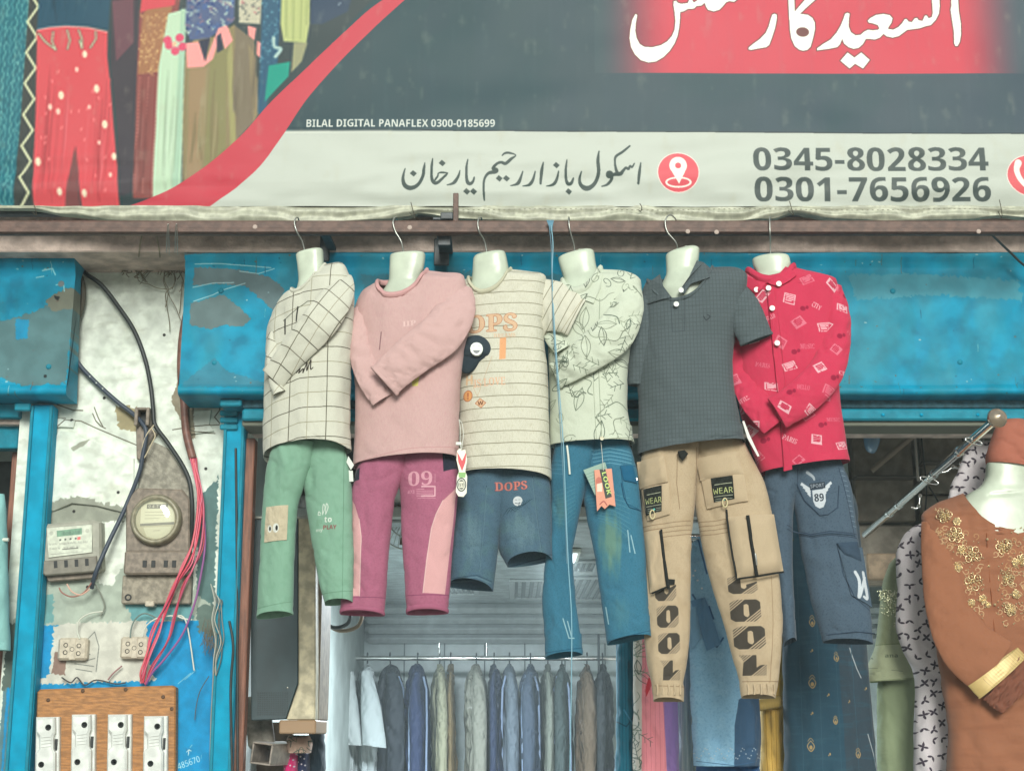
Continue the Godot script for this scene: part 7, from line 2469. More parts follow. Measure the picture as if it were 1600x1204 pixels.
func cabinet() -> void:
	var z := -0.10
	var t := thing("cabinet", "tall cream-sided cabinet with dark front and perforated grille, behind the mint trousers", "cabinet", P(440, 1140, z))
	var cream := mat(rgb(206, 196, 164), 0.55, {"grain": "cloudy", "scale": 3.0})
	var s := Shape.new()
	prism(s, outline([466, 808, 493, 808, 493, 1053, 492, 1124, 447, 1124, 466, 1068], z), z - 0.08, z, 0.004)
	part("cream_side", s, cream, t)
	s = Shape.new()
	prism(s, outline([391, 811, 465.6, 811, 465.6, 1067, 446.5, 1123, 392, 1125], z - 0.005), z - 0.09, z - 0.004, 0.003)
	part("dark_front", s, mat(rgb(44, 66, 72), 0.5, {"grain": "faint", "scale": 2.0}), t)
	s = Shape.new()
	var ca := P(467, 810, z)
	var cb := P(493, 1124, z)
	box(s, Vector3((ca.x + cb.x) / 2, (ca.y + cb.y) / 2, z - 0.22), Vector3(cb.x - ca.x - 0.002, ca.y - cb.y, 0.276), 0.004)
	part("side_panel", s, mat(rgb(150, 132, 108), 0.6, {"grain": "cloudy", "scale": 3.0}), t)
	s = Shape.new()
	slab(s, 436, 1124.5, 493, 1146, z - 0.3, z + 0.004, 0.004)
	part("base_plate", s, mat(rgb(150, 122, 92), 0.6), t)
	s = Shape.new()
	slab(s, 386, 1128, 452, 1300, -0.62, -0.58, 0.004)
	one("back_board", s, mat(rgb(112, 92, 74), 0.8, {"grain": "cloudy", "scale": 4.0}), "dusty brown board behind the square tube and paper rolls", "board")
	org = t.position
	s = Shape.new()
	slab(s, 395, 806, 494, 810, z - 0.09, z + 0.004, 0.002)
	part("top_trim", s, mat(rgb(150, 152, 142), 0.4), t)
	s = Shape.new()
	for i in 14:
		for j in 11:
			lathe(s, P(403 + i * 3.5, 1082 + j * 3.4, z - 0.0045), Vector3.BACK, [[0.0, 0.0022], [0.0012, 0.002], [0.0012, 0.0]], 5)
	var gr := part("grille_holes", s, M.dark, t)
	gr.set_meta("kind", "stuff")
	s = Shape.new()
	lathe(s, P(449, 1074, z - 0.004), Vector3.BACK, [[0, 0.004], [0.003, 0.003], [0.003, 0]], 10)
	part("screw", s, M.steel, t)
	# white crinkled plastic sheet behind it
	var d := drape([[872, 494, 500, 1], [890, 492, 507, 2], [930, 494, 510, 2.4], [980, 497, 508, 2], [1012, 500, 503, 0.6]], -0.85, 0.0, {"amp": 0.012, "fx": 24.0, "fy": 12.0, "seed": 4})
	one("plastic_sheet", tube_of(d, 30, 30, 0.0), mat(rgb(224, 232, 230), 0.15, {"coat": 0.8}), "crumpled shiny white plastic right of the cream cabinet side", "plastic sheet")
	t = thing("cable_loop", "two dark cable loops under the mint trousers' right hem", "cable", P(530, 970, -1.2))
	part("loop", wire([[500, 966, 0], [520, 980, 0], [540, 976, 0], [547, 964, 0], [545, 950, 0]], 0.008, -1.2), M.black_rubber, t)
	part("loop", wire([[505, 972, 0], [530, 985, 0], [556, 980, 0], [565, 964, 0], [560, 950, 0]], 0.008, -1.25), mat(rgb(110, 92, 70), 0.6), t)
	# square steel tube, paper rolls, folded cloths at the bottom left
	z = -0.12
	t = thing("square_tube", "open end of a square steel tube with pale rim, low beside the brown jamb", "tube", P(406, 1195, z))
	var bs := Basis(Vector3.UP, -0.18) * Basis(Vector3.BACK, -0.12)
	var c := P(408, 1177, z)
	for q in [[0, 0.032, 0.07, 0.006], [0, -0.032, 0.07, 0.006], [0.032, 0, 0.006, 0.058], [-0.032, 0, 0.006, 0.058]]:
		s = Shape.new()
		box(s, c + bs * Vector3(q[0], q[1], -0.15), Vector3(q[2], q[3], 0.30), 0.002, bs)
		part("side", s, mat(rgb(168, 158, 148), 0.45, {"grain": "cloudy", "scale": 5.0}), t)
	for q in [[398, 1136, 0.028], [416, 1142, 0.024]]:
		s = Shape.new()
		lathe(s, P(q[0], q[1], -0.3), Vector3(0.2, -1, 0.25).normalized(), [[-0.1, 0.0], [-0.1, q[2]], [0.06, q[2] * 1.05], [0.07, q[2] * 0.8], [0.05, 0.0]], 18)
		one("paper_roll", s, mat(rgb(150, 144, 134), 0.7, {"grain": "cloudy", "scale": 6.0}), "%s dusty grey roll above the square tube" % ("left" if q[0] == 398 else "right"), "roll")
	var cl := [[444, 464, 1162, rgb(214, 44, 116), "bright pink cloth with white dots at the bottom, right of the square tube"], [462, 482, 1160, rgb(48, 56, 92), "navy cloth with white dots beside the pink one"], [482, 506, 1140, rgb(40, 56, 68), "dark blue grey cloth below the cream cabinet"], [448, 486, 1148, rgb(206, 176, 158), "cream cloth with dark pattern lying over the dotted ones"]]
	for i in 4:
		var q = cl[i]
		var cn := can(q[0], q[2], q[1], 1240, 5.0, q[3])
		for k in (16 if i != 2 else 0):
			disc(cn, q[0] + fmod(k * 7.3, q[1] - q[0]), q[2] + 8 + fmod(k * 13.7, 60.0), 1.3 if i < 2 else 2.2, 1.3 if i < 2 else 3.0, rgb(226, 220, 222) if i < 2 else rgb(52, 46, 44))
		if i == 3:
			cn.im.fill(q[3])
			leaf_print(cn, q[0], q[2], q[1], 1180, 12, 3)
		var d2 := drape([[q[2], q[0] + 3, q[1] - 3, 2], [q[2] + 6, q[0], q[1], 5], [1200 if i < 3 else 1162, q[0], q[1] + 2, 6], [1260 if i < 3 else 1176, q[0], q[1], 6]], -0.35 - i * 0.06 if i < 3 else -0.3, 0.0, {"amp": 0.008, "fx": 14.0, "fy": 4.0, "seed": i, "px": Rect2(q[0], q[2], q[1] - q[0], 1240 - q[2])})
		one("cloth", tube_of(d2, 24, 30, 0.0), cloth(Color.WHITE, {"tex": tex(cn)}), q[4], "cloth")

func loft_goods() -> void:
	var r := RandomNumberGenerator.new()
	r.seed = 9
	var n := [[396, 418, 724, 812, -1.1, rgb(104, 106, 100), "grey taped carton on the loft, left of the mint trousers"], [400, 420, 660, 722, -1.3, rgb(58, 66, 70), "dark carton high on the loft above the grey one"], [440, 520, 700, 812, -1.6, rgb(96, 90, 82), "brown carton on the loft behind the mint trousers"], [540, 600, 720, 812, -1.6, rgb(110, 104, 92), "tan carton on the loft behind the mauve joggers"], [690, 780, 700, 812, -1.7, rgb(88, 94, 96), "blue grey carton on the loft behind the denim shorts"], [880, 990, 690, 812, -1.6, rgb(98, 94, 84), "wide carton on the loft behind the blue jeans"], [1060, 1200, 680, 812, -1.7, rgb(84, 84, 80), "large dusty carton on the loft behind the khaki joggers"]]
	for q in n:
		var a := P(q[0], q[2], q[4])
		var b := P(q[1], q[3], q[4])
		var t := thing("carton", q[6], "carton", Vector3((a.x + b.x) / 2, CEIL + 0.06, q[4]))
		var s := Shape.new()
		var lo: float = b.y if q[3] < 800 else CEIL + 0.062
		box(s, Vector3((a.x + b.x) / 2, (a.y + lo) / 2, q[4] - 0.2), Vector3(b.x - a.x, a.y - lo, 0.38), 0.006)
		part("box", s, mat(q[5], 0.8, {"grain": "cloudy", "scale": 3.0}), t)
		s = Shape.new()
		box(s, Vector3((a.x + b.x) / 2, (a.y + lo) / 2, q[4] - 0.007), Vector3(0.045, a.y - lo + 0.004, 0.02), 0.001)
		part("tape", s, mat(rgb(150, 136, 104), 0.3), t)
	# the fan glimpsed between the legs of the mauve joggers
	var t := thing("table_fan", "fan with a round wire guard on the loft, between the mauve joggers' legs", "fan", P(632, 860, -0.85))
	var c := P(640, 806, -0.85)
	var s := Shape.new()
	for k in 3:
		var ring_ := []
		for i in 25:
			ring_.append(c + Vector3(cos(TAU * i / 24), sin(TAU * i / 24), 0) * [0.13, 0.085, 0.03][k] + Vector3(0, 0, 0.01 * k))
		tube(s, spline(ring_, 2), 0.003, 6, false)
	part("guard_ring", s, M.wire_steel, t)
	for i in 40:
		var a := TAU * i / 40
		s = Shape.new()
		tube(s, spline([c + Vector3(cos(a), sin(a), 0) * 0.03 + Vector3(0, 0, 0.03), c + Vector3(cos(a + 0.2), sin(a + 0.2), 0) * 0.085 + Vector3(0, 0, 0.025), c + Vector3(cos(a + 0.3), sin(a + 0.3), 0) * 0.13], 2), 0.0016, 5)
		part("guard_wire", s, M.wire_steel, t)
	for i in 3:
		var a := TAU * i / 3 + 0.4
		s = Shape.new()
		box(s, c + Vector3(cos(a), sin(a), 0) * 0.06 + Vector3(0, 0, -0.02), Vector3(0.1, 0.06, 0.004), 0.001, Basis(Vector3.BACK, a) * Basis(Vector3.RIGHT, 0.5))
		part("blade", s, mat(rgb(110, 88, 70), 0.4), t)
	s = Shape.new()
	lathe(s, c + Vector3(0, 0, -0.12), Vector3.BACK, [[0, 0.0], [0, 0.04], [0.08, 0.045], [0.13, 0.03], [0.13, 0.0]], 20)
	rod(s, c + Vector3(0, -0.02, -0.08), Vector3(c.x, CEIL + 0.075, c.z - 0.08), 0.012)
	box(s, Vector3(c.x, CEIL + 0.072, c.z - 0.08), Vector3(0.16, 0.024, 0.16), 0.006)
	part("motor_and_stand", s, mat(rgb(170, 172, 168), 0.4), t)
	# white bundles that show bright between legs
	for q in [[466, 486, 778, 806, "white wrapped bundle between the mint trousers' legs"], [612, 630, 752, 784, "white wrapped bundle above the fan"]]:
		s = pillow([q[0], q[2], (q[0] + q[1]) / 2.0, q[2] - 4, q[1], q[2], q[1] + 3, q[3], q[0] - 2, q[3]], -0.72, 0.05)
		one("wrapped_bundle", s, mat(rgb(232, 236, 236), 0.25, {"coat": 0.6}), q[4], "bundle")

func hung_behind() -> void:
	# long clothes just inside the shop, between and below the khaki joggers and slate jeans
	var bar := Shape.new()
	rod(bar, P(955, 838, -0.4), P(1330, 838, -0.4), 0.010)
	one("inner_rail", bar, M.steel, "steel rail inside the shop behind the khaki joggers", "rail")
	var c := can(955, 1000, 1000, 1240, 4.0, rgb(36, 122, 148))
	for k in 8:
		line(c, [958 + k * 5, 1000, 957 + k * 5, 1240], 0.8, rgb(22, 92, 118))
	line(c, [963, 1128, 978, 1136, 992, 1118], 1.6, rgb(14, 70, 96))
	line(c, [975, 1110, 988, 1132], 2.4, rgb(70, 150, 186))
	long_one("dress", "teal blue dress hanging left of the pink one, below the jeans' right hem", [[840, 974, 980, 2], [852, 966, 990, 5], [900, 962, 994, 8], [1030, 962, 993, 9], [1140, 963, 993, 9], [1260, 958, 996, 10]], -0.5, c, Rect2(955, 1000, 45, 240), 81)
	c = can(985, 980, 1062, 1240, 4.0, rgb(244, 150, 160))
	poly(c, [985, 980, 1006, 980, 1000, 1240, 985, 1240], rgb(222, 212, 200))
	leaf_print(c, 986, 985, 1002, 1230, 26, 4)
	poly(c, [1008, 1080, 1014, 1060, 1022, 1062, 1016, 1078, 1010, 1090], rgb(206, 54, 66))
	poly(c, [1040, 980, 1062, 980, 1062, 1240, 1040, 1240, 1036, 1100], rgb(150, 118, 176))
	for k in 5:
		line(c, [1010 + k * 7, 1000, 1008 + k * 7, 1240], 0.7, rgb(214, 122, 134))
	long_one("dress", "pink dress with white floral edge, below the khaki joggers' left leg", [[840, 1010, 1022, 2], [852, 996, 1040, 5], [900, 990, 1052, 8], [1000, 989, 1056, 9], [1140, 990, 1060, 9], [1260, 988, 1062, 10]], -0.35, c, Rect2(985, 980, 77, 260), 82)
	c = can(1050, 980, 1100, 1240, 4.0, rgb(150, 166, 168))
	for k in 14:
		line(c, [1052 + k * 3.6, 980, 1051 + k * 3.6, 1240], 0.8, rgb(122, 142, 150) if k % 2 else rgb(190, 200, 196))
	long_one("dress", "pale grey striped dress between the pink and the light denim ones", [[840, 1068, 1078, 2], [852, 1060, 1090, 4], [900, 1056, 1098, 6], [1260, 1056, 1098, 7]], -0.45, c, Rect2(1050, 980, 50, 260), 83)
	c = can(1070, 830, 1200, 1215, 2.6, rgb(150, 200, 232))
	mottle(c, 3, 0.03, 0.0, 0.5, rgb(164, 210, 238), 0.7, Vector2(1, 0.5))
	mottle(c, 5, 0.2, 0.1, 0.5, rgb(114, 166, 206), 0.5)
	poly(c, [1150, 1096, 1200, 1070, 1200, 1215, 1140, 1215, 1142, 1140], rgb(66, 98, 130))
	for k in 40:
		disc(c, 1084 + k * 2.7, 1178 + sin(k * 0.9) * 8, 0.9, 0.9, rgb(200, 214, 222))
	for q in [[1086, 930, 1100, 960, 1106, 1000], [1110, 950, 1116, 970], [1098, 840, 1104, 876, 1108, 898], [1110, 1008, 1120, 1014, 1130, 1000]]:
		line(c, q, 2.6, rgb(66, 110, 156))
	for q in [[1084, 878], [1091, 892], [1094, 908], [1100, 921], [1088, 900]]:
		disc(c, q[0], q[1], 1.5, 1.5, rgb(230, 236, 240))
	line(c, [1086, 1190, 1140, 1196, 1190, 1188], 1.0, rgb(70, 112, 150))
	var d := long_one("denim_dress", "light blue denim dress behind the khaki joggers, seen between their legs", [[838, 1098, 1114, 2], [850, 1080, 1146, 5], [890, 1074, 1168, 8], [980, 1076, 1176, 9], [1090, 1079, 1186, 10], [1150, 1082, 1190, 10], [1196, 1084, 1188, 10]], -0.18, c, Rect2(1070, 830, 130, 385), 84)
	part("loose_collar", patch(d, [1083, 940, 1104, 936, 1126, 1010, 1104, 1020], 0.012), cloth(rgb(104, 152, 192)), get_child(get_child_count() - 1))
	part("loose_collar", patch(d, [1080, 960, 1090, 945, 1096, 1000, 1082, 1018], 0.016), cloth(rgb(130, 174, 206)), get_child(get_child_count() - 1))
	c = can(1080, 1190, 1195, 1250, 2.0, rgb(52, 104, 160))
	long_one("skirt", "deep blue skirt showing under the light denim dress", [[1180, 1092, 1180, 5], [1200, 1088, 1186, 7], [1270, 1084, 1190, 8]], -0.22, c, Rect2(1080, 1190, 115, 60), 85)
	c = can(1175, 1070, 1232, 1240, 3.0, rgb(232, 190, 100))
	for k in 6:
		line(c, [1186 + k * 7, 1110, 1185 + k * 7, 1240], 1.0, rgb(186, 144, 62))
	d = long_one("kameez", "mustard yellow kameez with a ruffled edge under the khaki joggers' right cuff", [[840, 1196, 1208, 2], [852, 1186, 1222, 4], [1000, 1188, 1228, 6], [1260, 1188, 1228, 7]], -0.28, c, Rect2(1175, 1070, 57, 170), 86)
	var s := Shape.new()
	var rf := []
	for k in 18:
		rf.append(P(1182 + k * 2.2, 1100 + (k % 2) * 5 - k * 0.4, -0.2 + (k % 2) * 0.012))
	tube(s, spline(rf, 3), 0.016, 8)
	part("ruffle", s, cloth(rgb(206, 176, 104)), get_child(get_child_count() - 1))
	# dark embroidered kameez
	c = can(1215, 740, 1385, 1240, 2.6, rgb(46, 78, 96))
	poly(c, [1300, 740, 1385, 740, 1385, 1240, 1310, 1240], rgb(58, 74, 86))
	mottle(c, 3, 0.03, 0.0, 0.5, rgb(56, 90, 106), 0.6, Vector2(2, 0.3))
	var gold := rgb(176, 150, 104)
	for q in [[1268, 978, 7], [1264, 1072, 8], [1258, 1168, 8], [1303, 1033, 6], [1330, 1180, 6], [1296, 1130, 5], [1340, 960, 5], [1318, 900, 5]]:
		motif(c, q[0], q[1], q[2], gold)
	for q in [[1266, 1022], [1262, 1118], [1284, 1000], [1288, 1090], [1320, 1100], [1350, 1080], [1286, 1180]]:
		disc(c, q[0], q[1], 1.2, 2.0, gold)
		disc(c, q[0] - 2, q[1] + 2, 0.8, 1.2, gold)
	for q in [[1326, 1018, 1336, 1050, 1342, 1064], [1348, 1150, 1356, 1180, 1362, 1210]]:
		line(c, q, 1.6, rgb(170, 178, 182))
	line(c, [1238, 750, 1237, 860, 1236, 930], 6.0, rgb(150, 136, 92))
	for k in 22:
		disc(c, 1237 + sin(k * 1.7) * 2.5, 760 + k * 8, 1.3, 1.3, rgb(216, 202, 150))
	for k in 5:
		line(c, [1250 + k * 26, 900, 1246 + k * 28, 1240], 0.8, rgb(60, 92, 108))
	d = long_one("kameez", "dark teal long kameez with small gold motifs, behind the slate jeans", [[735, 1262, 1290, 3], [748, 1240, 1320, 6], [790, 1226, 1340, 8], [900, 1222, 1348, 9], [1050, 1223, 1358, 10], [1260, 1226, 1376, 11]], -0.12, c, Rect2(1215, 740, 170, 500), 87)
	for q in [[1241, 807], [1245, 846], [1238, 868], [1240, 886], [1238, 902]]:
		s = Shape.new()
		lathe(s, on(d, q[0], q[1], 0.002), Vector3.BACK, [[0, 0.006], [0.004, 0.005], [0.007, 0.0]], 10)
		part("bead", s, mat(rgb(220, 200, 140), 0.2, {"metal": 0.8}), get_child(get_child_count() - 1))

func motif(c: Can, x: float, y: float, r: float, col: Color) -> void:
	brush(c, [[x, y - r, 1.0], [x + r * 0.6, y, 1.4], [x, y + r, 1.6], [x - r * 0.6, y, 1.4], [x, y - r, 1.0]], col)
	disc(c, x, y + r * 0.25, r * 0.28, r * 0.4, col)
	brush(c, [[x - r * 0.5, y - r * 0.9, 0.8], [x, y - r * 1.5, 0.9], [x + r * 0.5, y - r * 0.9, 0.8]], col)

func long_one(called: String, label: String, lev: Array, z: float, c: Can, px: Rect2, sd: int) -> Drape:
	var d := drape(lev, z, 0.0, {"amp": 0.014, "fx": 15.0, "fy": 1.2, "seed": sd, "px": px, "front": 0.07, "e": 0.9})
	var t := thing(called, label, "skirt" if called == "skirt" else called.replace("denim_", ""), P((lev[0][1] + lev[0][2]) / 2.0, lev[lev.size() - 1][0], z))
	part("body", tube_of(d, 60, 52, 0.03), cloth(Color.WHITE, {"tex": tex(c)}), t)
	return d

func left_shop() -> void:
	var c := can(-60, 770, 20, 1030, 2.0, rgb(152, 208, 204))
	var d := drape([[772, -40, 6, 2], [800, -48, 9, 4], [900, -52, 12, 5], [990, -54, 14, 5], [1014, -54, 14, 5, 2]], 0.1, 0.0, {"amp": 0.006, "px": Rect2(-60, 770, 80, 260), "seed": 8})
	one("hung_cloth", tube_of(d, 30, 40, 0.03), cloth(Color.WHITE, {"tex": tex(c)}), "pale aqua cloth hanging at the left edge of the picture", "cloth")
	var s := Shape.new()
	rod(s, P(-60, 842, 0.12), P(13, 843, 0.12), 0.006)
	one("cloth_rod", s, M.white_plastic, "short white rod end over the aqua cloth at the left edge", "rod")
	s = Shape.new()
	slab(s, -200, 720, 2, 1300, -0.8, -0.5, 0.01)
	one("grey_board", s, mat(rgb(70, 78, 80), 0.6, {"grain": "cloudy", "scale": 2.0}), "dim grey display panel inside the neighbouring shop at the left edge", "panel")
# ---------------------------------------------------------------- the right-hand side
func right_side() -> void:
	# chrome pole that reaches out of the shop, with its ball end
	var a := P(1352, 835, -0.55)
	var b := P(1556, 655, 0.62)
	var t := thing("chrome_pole", "chrome pole slanting out of the shop to a round end", "pole", b)
	var s := Shape.new()
	rod(s, a, b, 0.0125, 18)
	part("tube", s, M.steel, t)
	var dir := (b - a).normalized()
	for k in [0.22, 0.30, 0.58, 0.76]:
		s = Shape.new()
		lathe(s, a.lerp(b, k), dir, [[-0.012, 0.0126], [-0.01, 0.0155], [0.01, 0.0155], [0.012, 0.0126]], 18)
		part("joint", s, M.steel, t)
	s = Shape.new()
	lathe(s, b, dir, [[-0.004, 0.012], [0.0, 0.026], [0.012, 0.030], [0.022, 0.026], [0.03, 0.014], [0.034, 0.0]], 24)
	part("end_cap", s, mat(rgb(176, 160, 140), 0.25, {"metal": 0.8}), t)
	for q in [[0.545, 0.03], [0.86, 0.026]]:
		var c := a.lerp(b, q[0])
		var lp := []
		for k in 17:
			lp.append(c + Vector3(0.2, -0.1, 0) * 0.0 + (dir.cross(Vector3.BACK).normalized() * cos(TAU * k / 16) + dir.cross(Vector3.UP).normalized() * sin(TAU * k / 16)) * q[1] * 0.75 + Vector3(0, -0.008, 0))
		s = Shape.new()
		tube(s, spline(lp, 2), 0.0022, 7, false)
		part("ring", s, M.steel, t)
	var hooks := [[[1470, 738, 0], [1480, 736, 0], [1490, 729, 0], [1498, 731, 0], [1502, 724, 0], [1508, 720, 0], [1506, 711, 0]], [[1424, 792, 0], [1432, 794, 0], [1436, 790, 0], [1437, 782, 0], [1438, 774, 0]]]
	for i in 2:
		var o := thing("hanger_hook", ["shiny hanger hook under the chrome pole beside the pink floral cloth", "shiny small hook hanging below the middle of the chrome pole"][i], "hook", P(hooks[i][0][0], hooks[i][0][1], -0.1))
		part("wire", wire(hooks[i], 0.0036, -0.12), M.steel, o)
		for k in [2, 4, 5] if i == 0 else [2, 4]:
			s = Shape.new()
			lathe(s, P(hooks[i][k][0], hooks[i][k][1], -0.115), Vector3.BACK, [[-0.007, 0.0], [-0.004, 0.006], [0.0, 0.0075], [0.004, 0.006], [0.007, 0.0]], 12)
			part("bead", s, M.steel, o)
	# dim shelving behind it
	t = thing("wall_shelving", "dim brown panelled shelving behind the chrome pole", "shelves", P(1450, 900, -1.6))
	var br := mat(rgb(150, 143, 130), 0.6, {"grain": "cloudy", "scale": 2.0})
	s = Shape.new()
	slab(s, 1325, 640, 1720, 915, -0.84, -0.79, 0.006)
	part("back_panel", s, mat(rgb(128, 124, 114), 0.7, {"grain": "cloudy", "scale": 2.0}), t)
	for q in [[1330, 664, 1432, 815, -0.72], [1438, 664, 1545, 770, -0.70], [1438, 774, 1700, 880, -0.72], [1330, 820, 1432, 905, -0.71]]:
		s = Shape.new()
		slab(s, q[0], q[1], q[2], q[3], q[4] - 0.04, q[4], 0.006)
		part("panel", s, br, t)
	for q in [[1338, 742, 1432, 746], [1440, 720, 1540, 724], [1440, 826, 1600, 831]]:
		s = Shape.new()
		slab(s, q[0], q[1], q[2], q[3], -0.78, -0.66, 0.003)
		part("shelf_edge", s, mat(rgb(84, 80, 74), 0.5), t)
	s = Shape.new()
	rod(s, P(1362, 735, -0.66), P(1428, 680, -0.6), 0.011)
	one("wooden_bar", s, mat(rgb(150, 138, 122), 0.5), "short pale bar slanting up to the thin chrome upright", "bar")
	s = Shape.new()
	rod(s, P(1428, 660, -0.6), P(1435, 752, -0.6), 0.007)
	one("chrome_upright", s, M.steel, "thin chrome upright above the middle of the chrome pole", "post")
	for q in [[[1438, 664, 0], [1442, 700, 0], [1448, 760, 0], [1446, 800, 0]], [[1502, 664, 0], [1503, 680, 0], [1506, 690, 0]], [[1452, 760, 0], [1462, 776, 0], [1470, 790, 0]]]:
		one("loose_wire", wire(q, 0.003, -0.62), M.black_rubber, {1438: "thin dark wire hanging beside the thin chrome upright", 1502: "short dark wire above the pink floral cloth", 1452: "short dark wire slanting below the middle of the chrome pole"}[q[0][0]], "wire")
	s = Shape.new()
	slab(s, 1354, 864, 1404, 906, -0.7, -0.5, 0.006)
	one("carton", s, mat(rgb(150, 132, 110), 0.7, {"grain": "cloudy", "scale": 3.0}), "beige carton right of the slate jeans' cargo pocket", "carton")
	s = pillow([1350, 664, 1364, 660, 1376, 672, 1374, 694, 1366, 708, 1352, 700], -0.5, 0.05)
	one("plastic_bag", s, mat(rgb(110, 150, 180), 0.2, {"coat": 0.9}), "shiny pale blue plastic bag high beside the red shirt", "bag")
	green_dress()
	floral()
	rust_dress()

func green_dress() -> void:
	var z := -0.18
	var c := can(1345, 870, 1440, 1240, 3.0, rgb(156, 166, 130))
	mottle(c, 4, 0.05, 0.0, 0.5, rgb(142, 154, 118), 0.5)
	poly(c, [1345, 1010, 1440, 1008, 1440, 1060, 1345, 1068], rgb(176, 184, 150))
	for q in [[1362, 1026, "mn"], [1384, 1024, "ana"]]:
		write(c, q[2], q[0], q[1] + 6, q[0] + (8 if q[2] == "mn" else 20), 6, rgb(112, 122, 100))
	line(c, [1362, 1046, 1372, 1047], 1.2, rgb(140, 148, 124))
	line(c, [1392, 1050, 1408, 1052], 1.2, rgb(140, 148, 124))
	line(c, [1366, 1010, 1430, 1008], 1.2, rgb(126, 140, 98))
	var d := drape([[872, 1398, 1414, 3], [884, 1388, 1424, 5], [910, 1380, 1428, 6], [960, 1374, 1430, 7], [1010, 1367, 1432, 7.4], [1046, 1354, 1434, 8.4], [1066, 1351, 1434, 9, -4]], z, 0.1, {"amp": 0.006, "fx": 14.0, "fy": 3.0, "seed": 90, "px": Rect2(1345, 870, 95, 370), "front": 0.06})
	var t := thing("kurta", "pale green kurta with sequinned shoulder and flared lettered hem", "kurta", P(1400, 1066, z))
	var m := cloth(Color.WHITE, {"tex": tex(c)})
	part("body", tube_of(d, 50, 52, 0.03), m, t)
	var r := RandomNumberGenerator.new()
	r.seed = 6
	var s := Shape.new()
	for i in 150:
		var p := on(d, 1398 + r.randfn(0, 6), 922 + absf(r.randfn(0, 18)), 0.001)
		lathe(s, p, Vector3(r.randf_range(-0.5, 0.5), r.randf_range(-0.2, 0.6), 1).normalized(), [[0, 0.0026], [0.001, 0.0022], [0.0012, 0]], 6)
	var sq := part("sequins", s, mat(rgb(214, 216, 180), 0.18, {"metal": 0.8}), t)
	sq.set_meta("kind", "stuff")
	d = drape([[1040, 1378, 1428, 5], [1076, 1371, 1430, 5.4], [1140, 1370, 1431, 5.6], [1204, 1371, 1430, 5.6], [1260, 1372, 1430, 5.6]], z - 0.01, 0.1, {"amp": 0.008, "fx": 14.0, "fy": 1.6, "seed": 91, "creases": [[1412, 1090, 1424, 1180, 6, 0.008], [1404, 1160, 1428, 1204, 5, -0.006]]})
	t = thing("trousers", "plain sage green trousers below the lettered kurta hem", "trousers", P(1400, 1260, z))
	part("trouser_leg", tube_of(d, 40, 44, 0.0), cloth(rgb(150, 164, 130)), t)

func floral() -> void:
	var z := 0.02
	var base := rgb(232, 224, 228)
	var c := can(1390, 680, 1560, 1240, 2.4, base)
	mottle(c, 5, 0.04, 0.0, 0.5, rgb(230, 224, 226), 0.6)
	var r := RandomNumberGenerator.new()
	r.seed = 14
	for i in 300:
		var x := 1394.0 + fmod(i * 37.7, 164.0)
		var y := 690.0 + (i / 6.0) * 11.0 + r.randf_range(-5, 5)
		var a := r.randf_range(0, TAU)
		for k in r.randi_range(2, 4):
			var q := Vector2(x, y) + Vector2(cos(a + k * 1.7), sin(a + k * 1.7)) * 3.6
			disc(c, q.x, q.y, 3.3, 1.6, rgb(74, 64, 78), a + k * 1.7)
		line(c, [x, y, x + cos(a) * 8, y + sin(a) * 8], 1.0, rgb(82, 70, 82))
	var px := Rect2(1390, 680, 170, 560)
	var m := cloth(Color.WHITE, {"tex": tex(c)})
	var d := drape([[822, 1428, 1490, 4, -14], [836, 1412, 1500, 5, -16], [864, 1400, 1506, 6, -16], [920, 1402, 1508, 6.6], [980, 1399, 1510, 7], [1020, 1412, 1512, 7], [1045, 1426, 1514, 7], [1075, 1430, 1516, 7], [1140, 1428, 1520, 7], [1204, 1427, 1524, 7.4], [1260, 1426, 1526, 7.6]], z, 0.15, {"amp": 0.008, "fx": 12.0, "fy": 2.4, "seed": 92, "px": px, "front": 0.05, "creases": [[1432, 1040, 1490, 1074, 5, -0.006]]})
	var t := thing("kameez", "pale pink kameez strewn with dark sprigs, left of the rust one", "kameez", P(1460, 1260, z))
	part("body", tube_of(d, 70, 52, 0.0), m, t)
	d = drape([[690, 1522, 1560, 2], [700, 1512, 1562, 3], [730, 1500, 1564, 4], [760, 1486, 1566, 4], [778, 1482, 1566, 4]], z - 0.05, 0.0, {"amp": 0.012, "fx": 16.0, "fy": 10.0, "seed": 93, "px": px, "front": 0.04})
	one("dupatta", tube_of(d, 30, 40, 0.0), m, "bunched pale pink sprigged cloth behind the rust form's neck", "scarf")

